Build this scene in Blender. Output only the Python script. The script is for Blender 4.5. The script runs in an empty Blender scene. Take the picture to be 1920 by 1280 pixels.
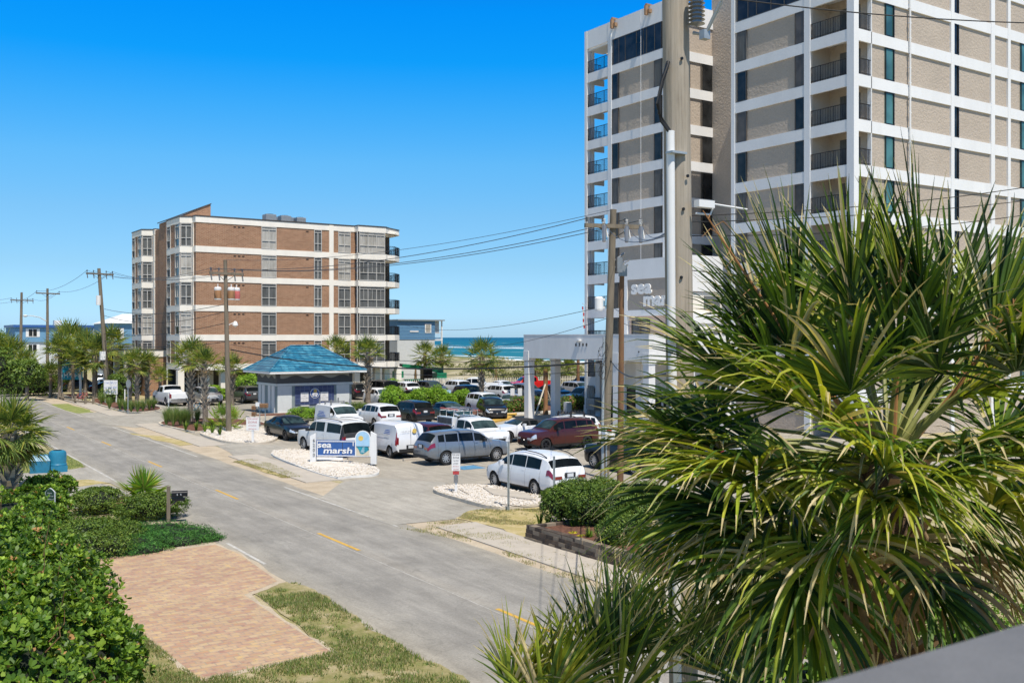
import bpy, bmesh, math, random
import numpy as np
from mathutils import Vector, Matrix
S = bpy.context.scene
C = S.collection
PI = math.pi
rad = math.radians
rnd = random.Random(7)

# ------------------------------------------------------------------ survey
# World axes: +Y runs along the street, +X runs from the street to the ocean, eye height 6.6 m.
EYE = 6.6; FL = 1900.0; YAW = rad(33.97); HZ = 632.0
SN, CS = math.sin(YAW), math.cos(YAW)
def at_depth(px, py, z):
    x = (px - 960) * z / FL
    return Vector((z * SN + x * CS, z * CS - x * SN, EYE - (py - HZ) * z / FL))
def ground(px, py, h=0.0):
    return at_depth(px, py, FL * (EYE - h) / (py - HZ))
def y_at(px, X):
    t = (px - 960) / FL
    return X * (CS - t * SN) / (SN + t * CS)
def x_at(px, Y):
    t = (px - 960) / FL
    return Y * (SN + t * CS) / (CS - t * SN)

# ------------------------------------------------------------------ objects
def tag(o, label=None, cat=None, group=None, kind=None):
    if label: o['label'] = label
    if cat: o['category'] = cat
    if group: o['group'] = group
    if kind: o['kind'] = kind
    return o
def thing(name, label, cat, loc=(0, 0, 0), rz=0.0, group=None):
    o = bpy.data.objects.new(name, None); C.objects.link(o)
    o.location = loc; o.rotation_euler = (0, 0, rz); o.empty_display_size = .3
    return tag(o, label, cat, group)
def children(o): return [c for c in C.objects if c.parent == o]
def copy_tree(o, parent=None):
    c = o.copy(); C.objects.link(c); c.parent = parent
    for ch in list(o.children): copy_tree(ch, c)
    return c

class MB:
    def __init__(s): s.v = []; s.f = []; s.m = []
    def add(s, vs, fs, m=0):
        b = len(s.v); s.v.extend([tuple(v) for v in vs])
        for f in fs: s.f.append(tuple(i + b for i in f)); s.m.append(m)
        return s
    def box(s, x0, x1, y0, y1, z0, z1, m=0):
        vs = [(x0,y0,z0),(x1,y0,z0),(x1,y1,z0),(x0,y1,z0),(x0,y0,z1),(x1,y0,z1),(x1,y1,z1),(x0,y1,z1)]
        return s.add(vs, [(0,3,2,1),(4,5,6,7),(0,1,5,4),(1,2,6,5),(2,3,7,6),(3,0,4,7)], m)
    def quad(s, a, b, c, d, m=0): return s.add([a, b, c, d], [(0,1,2,3)], m)
    def prism(s, pts, z0, z1, m=0):
        n = len(pts); a = sum(pts[i][0]*pts[(i+1)%n][1]-pts[(i+1)%n][0]*pts[i][1] for i in range(n))
        if a < 0: pts = pts[::-1]
        vs = [(p[0],p[1],z0) for p in pts] + [(p[0],p[1],z1) for p in pts]
        fs = [tuple(range(n-1,-1,-1)), tuple(range(n,2*n))] + [(i,(i+1)%n,n+(i+1)%n,n+i) for i in range(n)]
        return s.add(vs, fs, m)
    def tube(s, pts, r, n=8, m=0, cap=True):
        pts = [Vector(p) for p in pts]; rs = r if isinstance(r, (list, tuple)) else [r]*len(pts)
        b = len(s.v); ring = []
        up0 = Vector((0,0,1))
        for i, p in enumerate(pts):
            d = (pts[min(i+1,len(pts)-1)] - pts[max(i-1,0)]).normalized()
            up = up0 if abs(d.z) < .95 else Vector((0,1,0))
            a = d.cross(up).normalized(); c = a.cross(d).normalized()
            for k in range(n):
                t = 2*PI*k/n; s.v.append(tuple(p + (a*math.cos(t) + c*math.sin(t))*rs[i]))
        for i in range(len(pts)-1):
            for k in range(n):
                k2 = (k+1) % n
                s.f.append((b+i*n+k, b+(i+1)*n+k, b+(i+1)*n+k2, b+i*n+k2)); s.m.append(m)
        if cap:
            s.f.append(tuple(b+k for k in range(n))); s.m.append(m)
            e = b+(len(pts)-1)*n
            s.f.append(tuple(e+k for k in range(n-1,-1,-1))); s.m.append(m)
        return s
    def lathe(s, prof, n=16, m=0, axis='z', o=(0,0,0)):
        b = len(s.v)
        for (r, h) in prof:
            for k in range(n):
                t = 2*PI*k/n; a, c = r*math.cos(t), r*math.sin(t)
                if axis == 'z': q = (o[0]+a, o[1]+c, o[2]+h)
                elif axis == 'y': q = (o[0]+c, o[1]+h, o[2]+a)
                else: q = (o[0]+h, o[1]+a, o[2]+c)
                s.v.append(q)
        for i in range(len(prof)-1):
            for k in range(n):
                k2 = (k+1) % n; s.f.append((b+i*n+k, b+i*n+k2, b+(i+1)*n+k2, b+(i+1)*n+k)); s.m.append(m)
        return s
    def build(s, name, mats, parent=None, smooth=None, loc=None):
        me = bpy.data.meshes.new(name); me.from_pydata(s.v, [], s.f)
        if not isinstance(mats, (list, tuple)): mats = [mats]
        for m in mats: me.materials.append(m)
        if len(mats) > 1: me.polygons.foreach_set('material_index', s.m)
        if smooth is not None:
            me.polygons.foreach_set('use_smooth', [True]*len(me.polygons))
            me.set_sharp_from_angle(angle=rad(smooth))
        me.update()
        o = bpy.data.objects.new(name, me); C.objects.link(o)
        if parent: o.parent = parent
        if loc: o.location = loc
        return o
def np_mesh(name, V, F, mats, mi=None, parent=None):
    me = bpy.data.meshes.new(name)
    V = np.asarray(V, dtype=np.float32); F = np.asarray(F, dtype=np.int32); k = F.shape[1]
    me.vertices.add(len(V)); me.vertices.foreach_set('co', V.ravel())
    me.loops.add(F.size); me.loops.foreach_set('vertex_index', F.ravel())
    me.polygons.add(len(F)); me.polygons.foreach_set('loop_start', np.arange(0, F.size, k, dtype=np.int32))
    for m in mats: me.materials.append(m)
    if mi is not None: me.polygons.foreach_set('material_index', np.asarray(mi, dtype=np.int32))
    me.update(calc_edges=True); me.validate()
    o = bpy.data.objects.new(name, me); C.objects.link(o)
    if parent: o.parent = parent
    return o
def text_part(name, body, mat, parent, origin, udir, vdir, size, extrude=.01, offset=0.0, shear=0.0, sx=1.0, align='LEFT', spacing=1.0, fit=None):
    if body[0] == '~':      # lettering too small to read in the photograph: short uneven strokes
        k = int(body[1:]); rr = random.Random(k*7+int(abs(origin[2])*100)); w = (fit or k*size*.6)/k; mb = MB(); x = -w*k/2 if align == 'CENTER' else 0
        for i in range(k):
            a, b = x+w*i+w*.12, x+w*(i+1)-w*.12; h0 = size*rr.uniform(.45,.62); t_ = w*.16
            mb.box(a, a+t_, 0, h0, 0, .002)
            if rr.random() < .7: mb.box(a+t_, b, h0*.42, h0*.58, 0, .002)
            if rr.random() < .6: mb.box(b-t_, b, h0*.58, h0, 0, .002)
        u = Vector(udir).normalized(); v = Vector(vdir).normalized(); n_ = u.cross(v); o3 = Vector(origin)
        mb.v = [tuple(o3+u*q[0]+v*q[1]+n_*q[2]) for q in mb.v]
        return mb.build(name, mat, parent)
    cu = bpy.data.curves.new(name, 'FONT'); cu.body = body; cu.size = size; cu.extrude = extrude
    cu.offset = offset; cu.shear = shear; cu.align_x = align; cu.space_character = spacing; cu.resolution_u = 3
    t = bpy.data.objects.new(name, cu); C.objects.link(t)
    dg = bpy.context.evaluated_depsgraph_get(); me = bpy.data.meshes.new_from_object(t.evaluated_get(dg))
    bpy.data.objects.remove(t); bpy.data.curves.remove(cu)
    u = Vector(udir).normalized(); v = Vector(vdir).normalized(); w = u.cross(v)
    o3 = Vector(origin)
    if fit:
        xs_ = [vt.co.x for vt in me.vertices]; x_0 = min(xs_); sx = fit/(max(xs_)-x_0)
        for vt in me.vertices: vt.co.x -= x_0 if align == 'LEFT' else (x_0+max(xs_))/2
    for vt in me.vertices: vt.co = o3 + u*vt.co.x*sx + v*vt.co.y + w*vt.co.z
    me.materials.clear(); me.materials.append(mat)
    o = bpy.data.objects.new(name, me); C.objects.link(o); o.parent = parent
    return o

# ------------------------------------------------------------------ materials
def _nt(name):
    m = bpy.data.materials.new(name); m.use_nodes = True; nt = m.node_tree
    return m, nt, nt.nodes, nt.links, nt.nodes['Principled BSDF']
def coords(nt, sc=(1,1,1), kind='pos'):
    N, L = nt.nodes, nt.links
    if kind == 'pos':
        g = N.new('ShaderNodeNewGeometry'); out = g.outputs['Position']
    else:
        g = N.new('ShaderNodeTexCoord'); out = g.outputs['Object']
    mp = N.new('ShaderNodeMapping'); mp.inputs['Scale'].default_value = sc
    L.new(out, mp.inputs['Vector']); return mp.outputs['Vector']
def ramp(nt, fac, stops):
    r = nt.nodes.new('ShaderNodeValToRGB'); nt.links.new(fac, r.inputs['Fac'])
    e = r.color_ramp.elements
    while len(e) > len(stops): e.remove(e[-1])
    while len(e) < len(stops): e.new(1.0)
    for i, (p, c) in enumerate(stops):
        e[i].position = p; e[i].color = (c[0], c[1], c[2], 1)
    return r.outputs['Color']
def mix(nt, fac, a, b, mode='MIX'):
    n = nt.nodes.new('ShaderNodeMix'); n.data_type = 'RGBA'; n.blend_type = mode
    for k, v in ((0, fac), (6, a), (7, b)):
        if isinstance(v, (int, float)): n.inputs[k].default_value = v
        elif isinstance(v, tuple): n.inputs[k].default_value = (v[0], v[1], v[2], 1)
        else: nt.links.new(v, n.inputs[k])
    return n.outputs[2]
def noise(nt, vec, scale, detail=4, rough=.6):
    n = nt.nodes.new('ShaderNodeTexNoise'); nt.links.new(vec, n.inputs['Vector'])
    n.inputs['Scale'].default_value = scale; n.inputs['Detail'].default_value = detail; n.inputs['Roughness'].default_value = rough
    return n.outputs['Fac']
def bump(nt, h, strength, dist, bsdf, prev=None):
    b = nt.nodes.new('ShaderNodeBump'); b.inputs['Strength'].default_value = strength; b.inputs['Distance'].default_value = dist
    nt.links.new(h, b.inputs['Height'])
    if prev is not None: nt.links.new(prev, b.inputs['Normal'])
    nt.links.new(b.outputs['Normal'], bsdf.inputs['Normal']); return b.outputs['Normal']
def sc3(c, k): return (c[0]*k, c[1]*k, c[2]*k)
def mat(name, c, rough=.6, metal=0.0, var=.12, scale=3.0, bmp=0.0, bscale=40.0, bdist=.01, coat=0.0, kind='pos', spec=.5, streak=False, fine=0.0):
    m, nt, N, L, B = _nt(name)
    v = coords(nt, (1,1,.25) if streak else (1,1,1), kind)
    col = ramp(nt, noise(nt, v, scale, 5), [(.25, sc3(c, 1-var*1.6)), (.55, c), (.8, sc3(c, 1+var))])
    if fine:
        v2 = coords(nt, (1,1,1), kind)
        col = mix(nt, 1.0, col, ramp(nt, noise(nt, v2, scale*18, 3), [(.3, (1-fine,)*3), (.7, (1+fine,)*3)]), 'MULTIPLY')
    L.new(col, B.inputs['Base Color'])
    B.inputs['Roughness'].default_value = rough; B.inputs['Metallic'].default_value = metal
    B.inputs['Specular IOR Level'].default_value = spec
    if coat: B.inputs['Coat Weight'].default_value = coat; B.inputs['Coat Roughness'].default_value = .04
    if bmp: bump(nt, noise(nt, coords(nt, (1,1,1), kind), bscale, 3), bmp, bdist, B)
    return m
def glass(name, c, rough=.03, var=.5, scale=.9, spec=.9):
    m, nt, N, L, B = _nt(name)
    v = coords(nt)
    L.new(ramp(nt, noise(nt, v, scale, 2), [(.35, sc3(c, 1-var)), (.65, sc3(c, 1+var))]), B.inputs['Base Color'])
    B.inputs['Roughness'].default_value = rough; B.inputs['Specular IOR Level'].default_value = spec
    return m
def leafmat(name, c, trans=.35, rough=.42, var=.25, scale=1.2, kind='pos', spec=.4):
    m, nt, N, L, B = _nt(name)
    v = coords(nt, kind=kind)
    col = ramp(nt, noise(nt, v, scale, 4), [(.3, sc3(c, 1-var)), (.7, sc3(c, 1+var))])
    L.new(col, B.inputs['Base Color']); B.inputs['Roughness'].default_value = rough
    B.inputs['Specular IOR Level'].default_value = spec
    t = N.new('ShaderNodeBsdfTranslucent')
    tc = mix(nt, 1.0, col, (1.5, 1.45, .5), 'MULTIPLY'); L.new(tc, t.inputs['Color'])
    ms = N.new('ShaderNodeMixShader'); ms.inputs[0].default_value = trans
    L.new(B.outputs[0], ms.inputs[1]); L.new(t.outputs[0], ms.inputs[2])
    L.new(ms.outputs[0], N['Material Output'].inputs['Surface'])
    return m
def brickmat(name, c1, c2, mortar, bw=.2, bh=.068, ms=.010, wall=True, var=.2, bmp=.5, extra=None, off=.5):
    m, nt, N, L, B = _nt(name)
    g = N.new('ShaderNodeNewGeometry'); sp = N.new('ShaderNodeSeparateXYZ'); L.new(g.outputs['Position'], sp.inputs[0])
    cb = N.new('ShaderNodeCombineXYZ')
    if wall:
        ad = N.new('ShaderNodeMath'); ad.operation = 'ADD'; L.new(sp.outputs[0], ad.inputs[0]); L.new(sp.outputs[1], ad.inputs[1])
        L.new(ad.outputs[0], cb.inputs[0]); L.new(sp.outputs[2], cb.inputs[1])
    else:
        L.new(sp.outputs[0], cb.inputs[0]); L.new(sp.outputs[1], cb.inputs[1])
    bt = N.new('ShaderNodeTexBrick'); L.new(cb.outputs[0], bt.inputs['Vector'])
    bt.inputs['Color1'].default_value = (*c1, 1); bt.inputs['Color2'].default_value = (*c2, 1); bt.inputs['Mortar'].default_value = (*mortar, 1)
    bt.inputs['Scale'].default_value = 1; bt.inputs['Mortar Size'].default_value = ms; bt.inputs['Mortar Smooth'].default_value = .2
    bt.inputs['Brick Width'].default_value = bw; bt.inputs['Row Height'].default_value = bh; bt.offset = off
    v = coords(nt)
    col = mix(nt, 1.0, bt.outputs['Color'], ramp(nt, noise(nt, v, .7, 6, .7), [(.3, (1-var,)*3), (.7, (1+var,)*3)]), 'MULTIPLY')
    if extra: col = mix(nt, 1.0, col, ramp(nt, noise(nt, v, extra[0], 2), extra[1]), 'MULTIPLY')
    L.new(col, B.inputs['Base Color']); B.inputs['Roughness'].default_value = .85
    inv = N.new('ShaderNodeMath'); inv.operation = 'SUBTRACT'; inv.inputs[0].default_value = 1; L.new(bt.outputs['Fac'], inv.inputs[1])
    bump(nt, inv.outputs[0], bmp, .01, B)
    return m

def grainmat(name, c, hs, vs, var=.3):
    m, nt, N, L, B = _nt(name); v = coords(nt, (hs,hs,vs), 'obj'); v2 = coords(nt, (1,1,.4), 'obj')
    col = ramp(nt, noise(nt, v, 1.0, 6, .7), [(.25, sc3(c,1-var*1.8)), (.42, sc3(c,1-var*.3)), (.55, c), (.8, sc3(c,1+var*.6))])
    col = mix(nt, 1.0, col, ramp(nt, noise(nt, v2, 1.4, 5), [(.3,(.66,.64,.60)),(.55,(1,1,1)),(.75,(1.16,1.10,1.03))]), 'MULTIPLY')
    L.new(col, B.inputs['Base Color']); B.inputs['Roughness'].default_value = .9; B.inputs['Specular IOR Level'].default_value = .2
    bump(nt, noise(nt, v, 1.0, 5, .7), .8, .012, B); return m
M = {}
M['white_stucco'] = mat('white_stucco', (.77,.765,.755), .85, var=.05, scale=.6, bmp=.25, bscale=9, bdist=.02, streak=True, fine=.03)
M['beige_stucco'] = mat('beige_stucco', (.46,.385,.31), .9, var=.06, scale=.5, bmp=.9, bscale=5.5, bdist=.06, fine=.06)
M['sign_taupe'] = mat('sign_taupe', (.40,.34,.285), .9, var=.05, bmp=.6, bscale=8, bdist=.03)
M['canopy_stucco'] = mat('canopy_stucco', (.74,.73,.71), .85, var=.08, scale=.8, bmp=.3, bscale=9, bdist=.02, streak=True)
M['peach'] = mat('peach_stucco', (.62,.46,.38), .9, var=.05)
M['cream'] = mat('cream_paint', (.88,.82,.72), .8, var=.06, scale=.8, streak=True)
M['brick'] = brickmat('brown_brick', (.36,.18,.10), (.25,.115,.06), (.46,.33,.22), .38, .125, .016, var=.12)
M['stone'] = brickmat('dark_block', (.055,.04,.03), (.10,.072,.05), (.30,.25,.19), bw=.42, bh=.15, ms=.016, var=.35, bmp=1.0)
M['paver'] = brickmat('paver_block', (.40,.255,.19), (.49,.375,.25), (.34,.285,.23), bw=.30, bh=.18, ms=.012, wall=False, var=.1,
    extra=(5.5, [(.30,(.80,.70,.70)),(.45,(1,.93,.88)),(.55,(1.02,.97,.86)),(.70,(1.16,1.06,.74))]))
M['bronze'] = mat('bronze_frame', (.10,.085,.07), .45, .3, var=.1)
M['grey_frame'] = mat('grey_window_frame', (.62,.59,.54), .5, .2, var=.08)
M['black_metal'] = mat('black_metal', (.018,.018,.02), .45, .4, var=.2)
M['dark_glass'] = glass('dark_glass', (.022,.023,.024), .12, .5, .9, .32)
M['brown_glass'] = glass('brown_glass', (.095,.082,.070), .3, .3, .8, .3)
M['teal_glass'] = glass('teal_glass', (.06,.15,.15), .15, .45, .5, .4)
M['curtain'] = grainmat('curtain_behind_glass', (.46,.44,.40), 7, .25, .45)
M['curtain_dark'] = grainmat('dim_curtain_behind_glass', (.13,.135,.135), 6, .3, .5)
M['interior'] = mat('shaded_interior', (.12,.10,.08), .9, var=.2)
M['concrete'] = mat('concrete', (.46,.41,.345), .9, var=.09, scale=1.5, bmp=.3, bscale=60, fine=.05)
M['kerb'] = mat('kerb_concrete', (.60,.53,.43), .9, var=.14, scale=3, bmp=.3, bscale=50, fine=.06)
M['kerb_white'] = mat('white_kerb_paint', (.72,.70,.66), .85, var=.10, scale=3)
M['yellow'] = mat('yellow_paint', (.60,.36,.06), .8, var=.18, scale=6, fine=.15)
M['line_white'] = mat('line_paint', (.50,.48,.44), .85, var=.28, scale=5, fine=.35)
M['blue_paint'] = mat('blue_ground_paint', (.09,.25,.42), .85, var=.2, scale=5, fine=.2)
M['mulch'] = mat('red_mulch', (.17,.075,.045), .95, var=.45, scale=7, bmp=1.0, bscale=22, bdist=.05, fine=.4)
M['tyre'] = mat('rubber', (.018,.018,.018), .85, var=.15)
M['rim_silver'] = mat('alloy', (.62,.62,.63), .3, .7, var=.05)
M['rim_dark'] = mat('dark_alloy', (.04,.04,.045), .35, .7, var=.1)
M['plastic'] = mat('black_plastic', (.022,.022,.024), .6, var=.15)
M['chrome'] = mat('chrome', (.75,.75,.76), .15, 1.0, var=.03)
M['car_glass'] = glass('car_glass', (.007,.009,.009), .05, .4, 1.5, .16)
M['screen_glass'] = glass('windscreen_glass', (.03,.05,.05), .03, .6, 1.2, .6)
M['lamp_clear'] = mat('lamp_clear', (.62,.64,.66), .1, .3, var=.1, coat=1)
M['lamp_red'] = mat('lamp_red', (.22,.008,.010), .2, var=.2, coat=1)
M['lamp_amber'] = mat('lamp_amber', (.8,.25,.02), .2, coat=1)
M['plate'] = mat('plate_white', (.62,.64,.66), .4, var=.12, scale=9)
M['galv'] = mat('galvanised_steel', (.42,.45,.46), .5, .45, var=.15, scale=5)
M['white_paint'] = mat('white_paint', (.78,.77,.75), .5, var=.05, scale=2)
M['old_white'] = mat('weathered_white_paint', (.72,.70,.66), .7, var=.14, scale=4, streak=True)
M['navy_sign'] = mat('sign_blue', (.035,.11,.33), .4, var=.08, scale=2)
M['ink_blue'] = mat('ink_blue', (.05,.16,.5), .6)
M['ink_red'] = mat('ink_red', (.45,.05,.05), .6)
M['ink_black'] = mat('ink_black', (.03,.03,.035), .6)
M['ink_gold'] = mat('ink_gold', (.75,.52,.12), .6)
M['sky_tile'] = mat('pale_blue_tile', (.38,.60,.78), .35, var=.12, scale=4)
M['sea_tile'] = mat('teal_tile', (.02,.30,.40), .35, var=.3, scale=6)
M['sand_tile'] = mat('sand_tile', (.62,.55,.42), .5, var=.1)
M['wood_grey'] = grainmat('weathered_timber', (.215,.18,.135), 14, .7)
M['near_wood'] = grainmat('near_weathered_timber', (.40,.345,.275), 30, .9, .46)
M['wood_brown'] = mat('brown_timber', (.20,.105,.05), .85, var=.25, scale=3, streak=True)
M['wood_box'] = mat('plain_timber', (.33,.20,.11), .8, var=.2, scale=5)
M['picket'] = mat('picket_paint', (.62,.57,.46), .8, var=.12)
M['cable'] = mat('cable_black', (.012,.012,.013), .6)
M['wire'] = mat('bare_wire', (.09,.09,.095), .5, .4)
M['porcelain'] = mat('grey_porcelain', (.19,.195,.20), .25, var=.12, coat=.6)
M['roof_blue'] = None
M['blue_siding'] = mat('blue_siding', (.14,.30,.46), .7, var=.07)
M['white_siding'] = mat('grey_white_siding', (.58,.60,.61), .7, var=.06)
M['kiosk_grey'] = mat('grey_paint', (.24,.29,.29), .75, var=.07)
M['kiosk_dark'] = mat('dark_grey_paint', (.075,.078,.078), .75, var=.08)
M['kiosk_pale'] = mat('pale_grey_paint', (.64,.67,.65), .75, var=.05)
M['kiosk_wave'] = mat('sage_grey_paint', (.30,.31,.28), .75, var=.05)
M['green_machine'] = mat('green_machine_paint', (.015,.22,.11), .4, var=.12)
M['bin_blue'] = mat('blue_bin_plastic', (.02,.19,.31), .45, var=.15, scale=5)
M['bark'] = mat('palm_bark', (.24,.195,.15), .95, var=.35, scale=6, kind='obj', bmp=1.0, bscale=18, bdist=.04, fine=.2)
M['boot'] = mat('palm_boot', (.52,.45,.36), .9, var=.25, scale=5, kind='obj')
M['dead'] = leafmat('dead_thatch', (.30,.21,.12), .2, .8, .35, 5, 'obj', .1)
M['stem'] = mat('brown_stem', (.36,.17,.06), .7, var=.3, scale=4)
M['orange_stem'] = mat('orange_trunk', (.34,.17,.075), .8, var=.25, scale=5, streak=True)
M['petiole'] = mat('petiole_green', (.26,.27,.07), .55, var=.3, scale=3, kind='obj')
for i, c in enumerate([(.14,.21,.045), (.20,.26,.055), (.34,.34,.07), (.08,.125,.035)]):
    M['palm%d' % i] = leafmat('palm_leaf', c, .32, .55, .2, 2.0, 'obj', .25)
for i, c in enumerate([(.028,.062,.016), (.08,.145,.020), (.25,.31,.032), (.40,.41,.05), (.54,.45,.25)]):
    M['fan%d' % i] = leafmat('fan_leaf', c, .28, .48, .3, 3.5, 'obj', .28)
for i, c in enumerate([(.12,.22,.026), (.07,.145,.019), (.22,.33,.04), (.028,.06,.010)]):
    M['glossy%d' % i] = leafmat('glossy_leaf', c, .3, .45, .2, 1.5, spec=.28)
for i, c in enumerate([(.12,.20,.03), (.08,.14,.025), (.19,.26,.04), (.04,.075,.016)]):
    M['hedge%d' % i] = leafmat('hedge_leaf', c, .2, .5, .2, 1.5, spec=.3)
for i, c in enumerate([(.055,.17,.03), (.038,.12,.024), (.10,.24,.045), (.022,.065,.015)]):
    M['juniper%d' % i] = leafmat('juniper_needle', c, .15, .6, .2, 1.5, spec=.2)
for i, c in enumerate([(.24,.42,.04), (.17,.32,.03), (.35,.50,.07), (.09,.17,.025)]):
    M['lime%d' % i] = leafmat('lime_leaf', c, .35, .5, .2, 1.0, spec=.3)
for i, c in enumerate([(.20,.22,.08), (.26,.25,.12), (.13,.16,.06), (.34,.30,.18)]):
    M['dune%d' % i] = leafmat('dune_leaf', c, .2, .7, .25, .4, spec=.2)
for i, c in enumerate([(.20,.27,.07), (.28,.32,.11), (.14,.20,.07), (.42,.36,.20)]):
    M['blade%d' % i] = leafmat('grass_blade', c, .3, .5, .2, 2, spec=.25)
M['near_bark'] = mat('brown_palm_bark', (.13,.08,.045), .95, var=.4, scale=7, kind='obj', bmp=1.0, bscale=22, bdist=.04, fine=.3)
M['near_boot'] = mat('brown_palm_boot', (.33,.20,.10), .9, var=.35, scale=6, kind='obj', fine=.2)
M['dry_leaf'] = leafmat('dry_leaf', (.36,.20,.07), .2, .7, .3, 3)
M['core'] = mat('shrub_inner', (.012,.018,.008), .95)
M['flower_red'] = mat('pink_flower', (.55,.14,.13), .7)
M['flower_yellow'] = mat('yellow_flower', (.75,.55,.03), .7)
HEDGE = [M['hedge%d' % i] for i in range(4)]; GLOSSY = [M['glossy%d' % i] for i in range(4)]
JUNI = [M['juniper%d' % i] for i in range(4)]; LIME = [M['lime%d' % i] for i in range(4)]
DUNE = [M['dune%d' % i] for i in range(4)]; BLADE = [M['blade%d' % i] for i in range(4)]

def roofmat():
    m, nt, N, L, B = _nt('blue_roof_tile')
    g = N.new('ShaderNodeNewGeometry'); sp = N.new('ShaderNodeSeparateXYZ'); L.new(g.outputs['Position'], sp.inputs[0])
    ad = N.new('ShaderNodeMath'); ad.operation = 'ADD'; L.new(sp.outputs[0], ad.inputs[0]); L.new(sp.outputs[1], ad.inputs[1])
    cb = N.new('ShaderNodeCombineXYZ'); L.new(ad.outputs[0], cb.inputs[0]); L.new(sp.outputs[2], cb.inputs[1])
    bt = N.new('ShaderNodeTexBrick'); L.new(cb.outputs[0], bt.inputs['Vector'])
    bt.inputs['Color1'].default_value = (.022,.155,.26,1); bt.inputs['Color2'].default_value = (.085,.29,.40,1); bt.inputs['Mortar'].default_value = (.008,.07,.15,1)
    bt.inputs['Scale'].default_value = 1; bt.inputs['Brick Width'].default_value = .62; bt.inputs['Row Height'].default_value = .215
    bt.inputs['Mortar Size'].default_value = .024; bt.inputs['Mortar Smooth'].default_value = .3; bt.inputs['Bias'].default_value = -.2
    col = mix(nt, 1.0, bt.outputs['Color'], ramp(nt, noise(nt, coords(nt), 2.4, 3), [(.3,(.62,.68,.75)),(.7,(1.5,1.4,1.3))]), 'MULTIPLY')
    L.new(col, B.inputs['Base Color']); B.inputs['Roughness'].default_value = .35
    inv = N.new('ShaderNodeMath'); inv.operation = 'SUBTRACT'; inv.inputs[0].default_value = 1; L.new(bt.outputs['Fac'], inv.inputs[1])
    bump(nt, inv.outputs[0], .8, .04, B); return m
M['roof_blue'] = roofmat()
def tilemat():
    m = brickmat('navy_tile', (.045,.06,.14), (.06,.085,.19), (.16,.2,.3), bw=.42, bh=.42, ms=.012, var=.2, bmp=.3, off=0.0)
    m.node_tree.nodes['Principled BSDF'].inputs['Roughness'].default_value = .2; return m
M['navy_tile'] = tilemat()
def asphaltmat(name, c, patch, var=.1, tracks=False):
    m, nt, N, L, B = _nt(name)
    v = coords(nt); vs = coords(nt, (1, .18, 1))
    col = ramp(nt, noise(nt, v, .35, 8, .65), [(.3, sc3(c, 1-var*1.8)), (.5, c), (.72, patch)])
    col = mix(nt, 1.0, col, ramp(nt, noise(nt, vs, 3.2, 6), [(.3,(.84,)*3),(.7,(1.12,)*3)]), 'MULTIPLY')
    col = mix(nt, 1.0, col, ramp(nt, noise(nt, v, 20, 5, .85), [(.3,(.74,)*3),(.7,(1.22,)*3)]), 'MULTIPLY')
    # oil and patch stains
    col = mix(nt, 1.0, col, ramp(nt, noise(nt, v, .9, 3, .5), [(.30,(.90,.90,.90)),(.40,(1,1,1)),(.66,(1,1,1)),(.74,(1.05,1.04,1.02))]), 'MULTIPLY')
    # thin cracks
    vo = N.new('ShaderNodeTexVoronoi'); vo.feature = 'DISTANCE_TO_EDGE'; vo.inputs['Scale'].default_value = .16
    wv = N.new('ShaderNodeVectorMath'); wv.operation = 'MULTIPLY_ADD'
    nn = N.new('ShaderNodeTexNoise'); nn.inputs['Scale'].default_value = .9; L.new(v, nn.inputs['Vector'])
    L.new(nn.outputs['Color'], wv.inputs[0]); wv.inputs[1].default_value = (2.2,2.2,0); L.new(v, wv.inputs[2]); L.new(wv.outputs[0], vo.inputs['Vector'])
    col = mix(nt, 1.0, col, ramp(nt, vo.outputs['Distance'], [(.0,(.84,)*3),(.004,(1,)*3)]), 'MULTIPLY')
    if tracks:
        g = N.new('ShaderNodeNewGeometry'); sp = N.new('ShaderNodeSeparateXYZ'); L.new(g.outputs['Position'], sp.inputs[0])
        a = N.new('ShaderNodeMath'); a.operation = 'MULTIPLY_ADD'; L.new(sp.outputs[1], a.inputs[0]); a.inputs[1].default_value = -.0175; L.new(sp.outputs[0], a.inputs[2])
        w = N.new('ShaderNodeMath'); w.operation = 'SUBTRACT'; L.new(a.outputs[0], w.inputs[0]); w.inputs[1].default_value = 13.1
        ab = N.new('ShaderNodeMath'); ab.operation = 'ABSOLUTE'; L.new(w.outputs[0], ab.inputs[0])
        sc = N.new('ShaderNodeMath'); sc.operation = 'DIVIDE'; L.new(ab.outputs[0], sc.inputs[0]); sc.inputs[1].default_value = 4.0
        col = mix(nt, 1.0, col, ramp(nt, sc.outputs[0], [(0,(1.12,1.1,1.07)),(.10,(1.04,)*3),(.22,(.93,)*3),(.34,(1.03,)*3),(.5,(.94,)*3),(.66,(1.04,1.03,1.0)),(.85,(1.18,1.13,1.03))]), 'MULTIPLY')
    L.new(col, B.inputs['Base Color']); B.inputs['Roughness'].default_value = .9; B.inputs['Specular IOR Level'].default_value = .25
    bump(nt, noise(nt, v, 55, 3), .35, .008, B)
    return m
M['road'] = asphaltmat('road_asphalt', (.288,.272,.245), (.345,.325,.29), tracks=True)
M['lot'] = asphaltmat('lot_asphalt', (.37,.335,.28), (.44,.395,.33))
M['lot_dark'] = asphaltmat('dark_lot_asphalt', (.30,.275,.235), (.37,.34,.29))
M['drive'] = asphaltmat('drive_asphalt', (.36,.335,.29), (.42,.39,.34))
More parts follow.
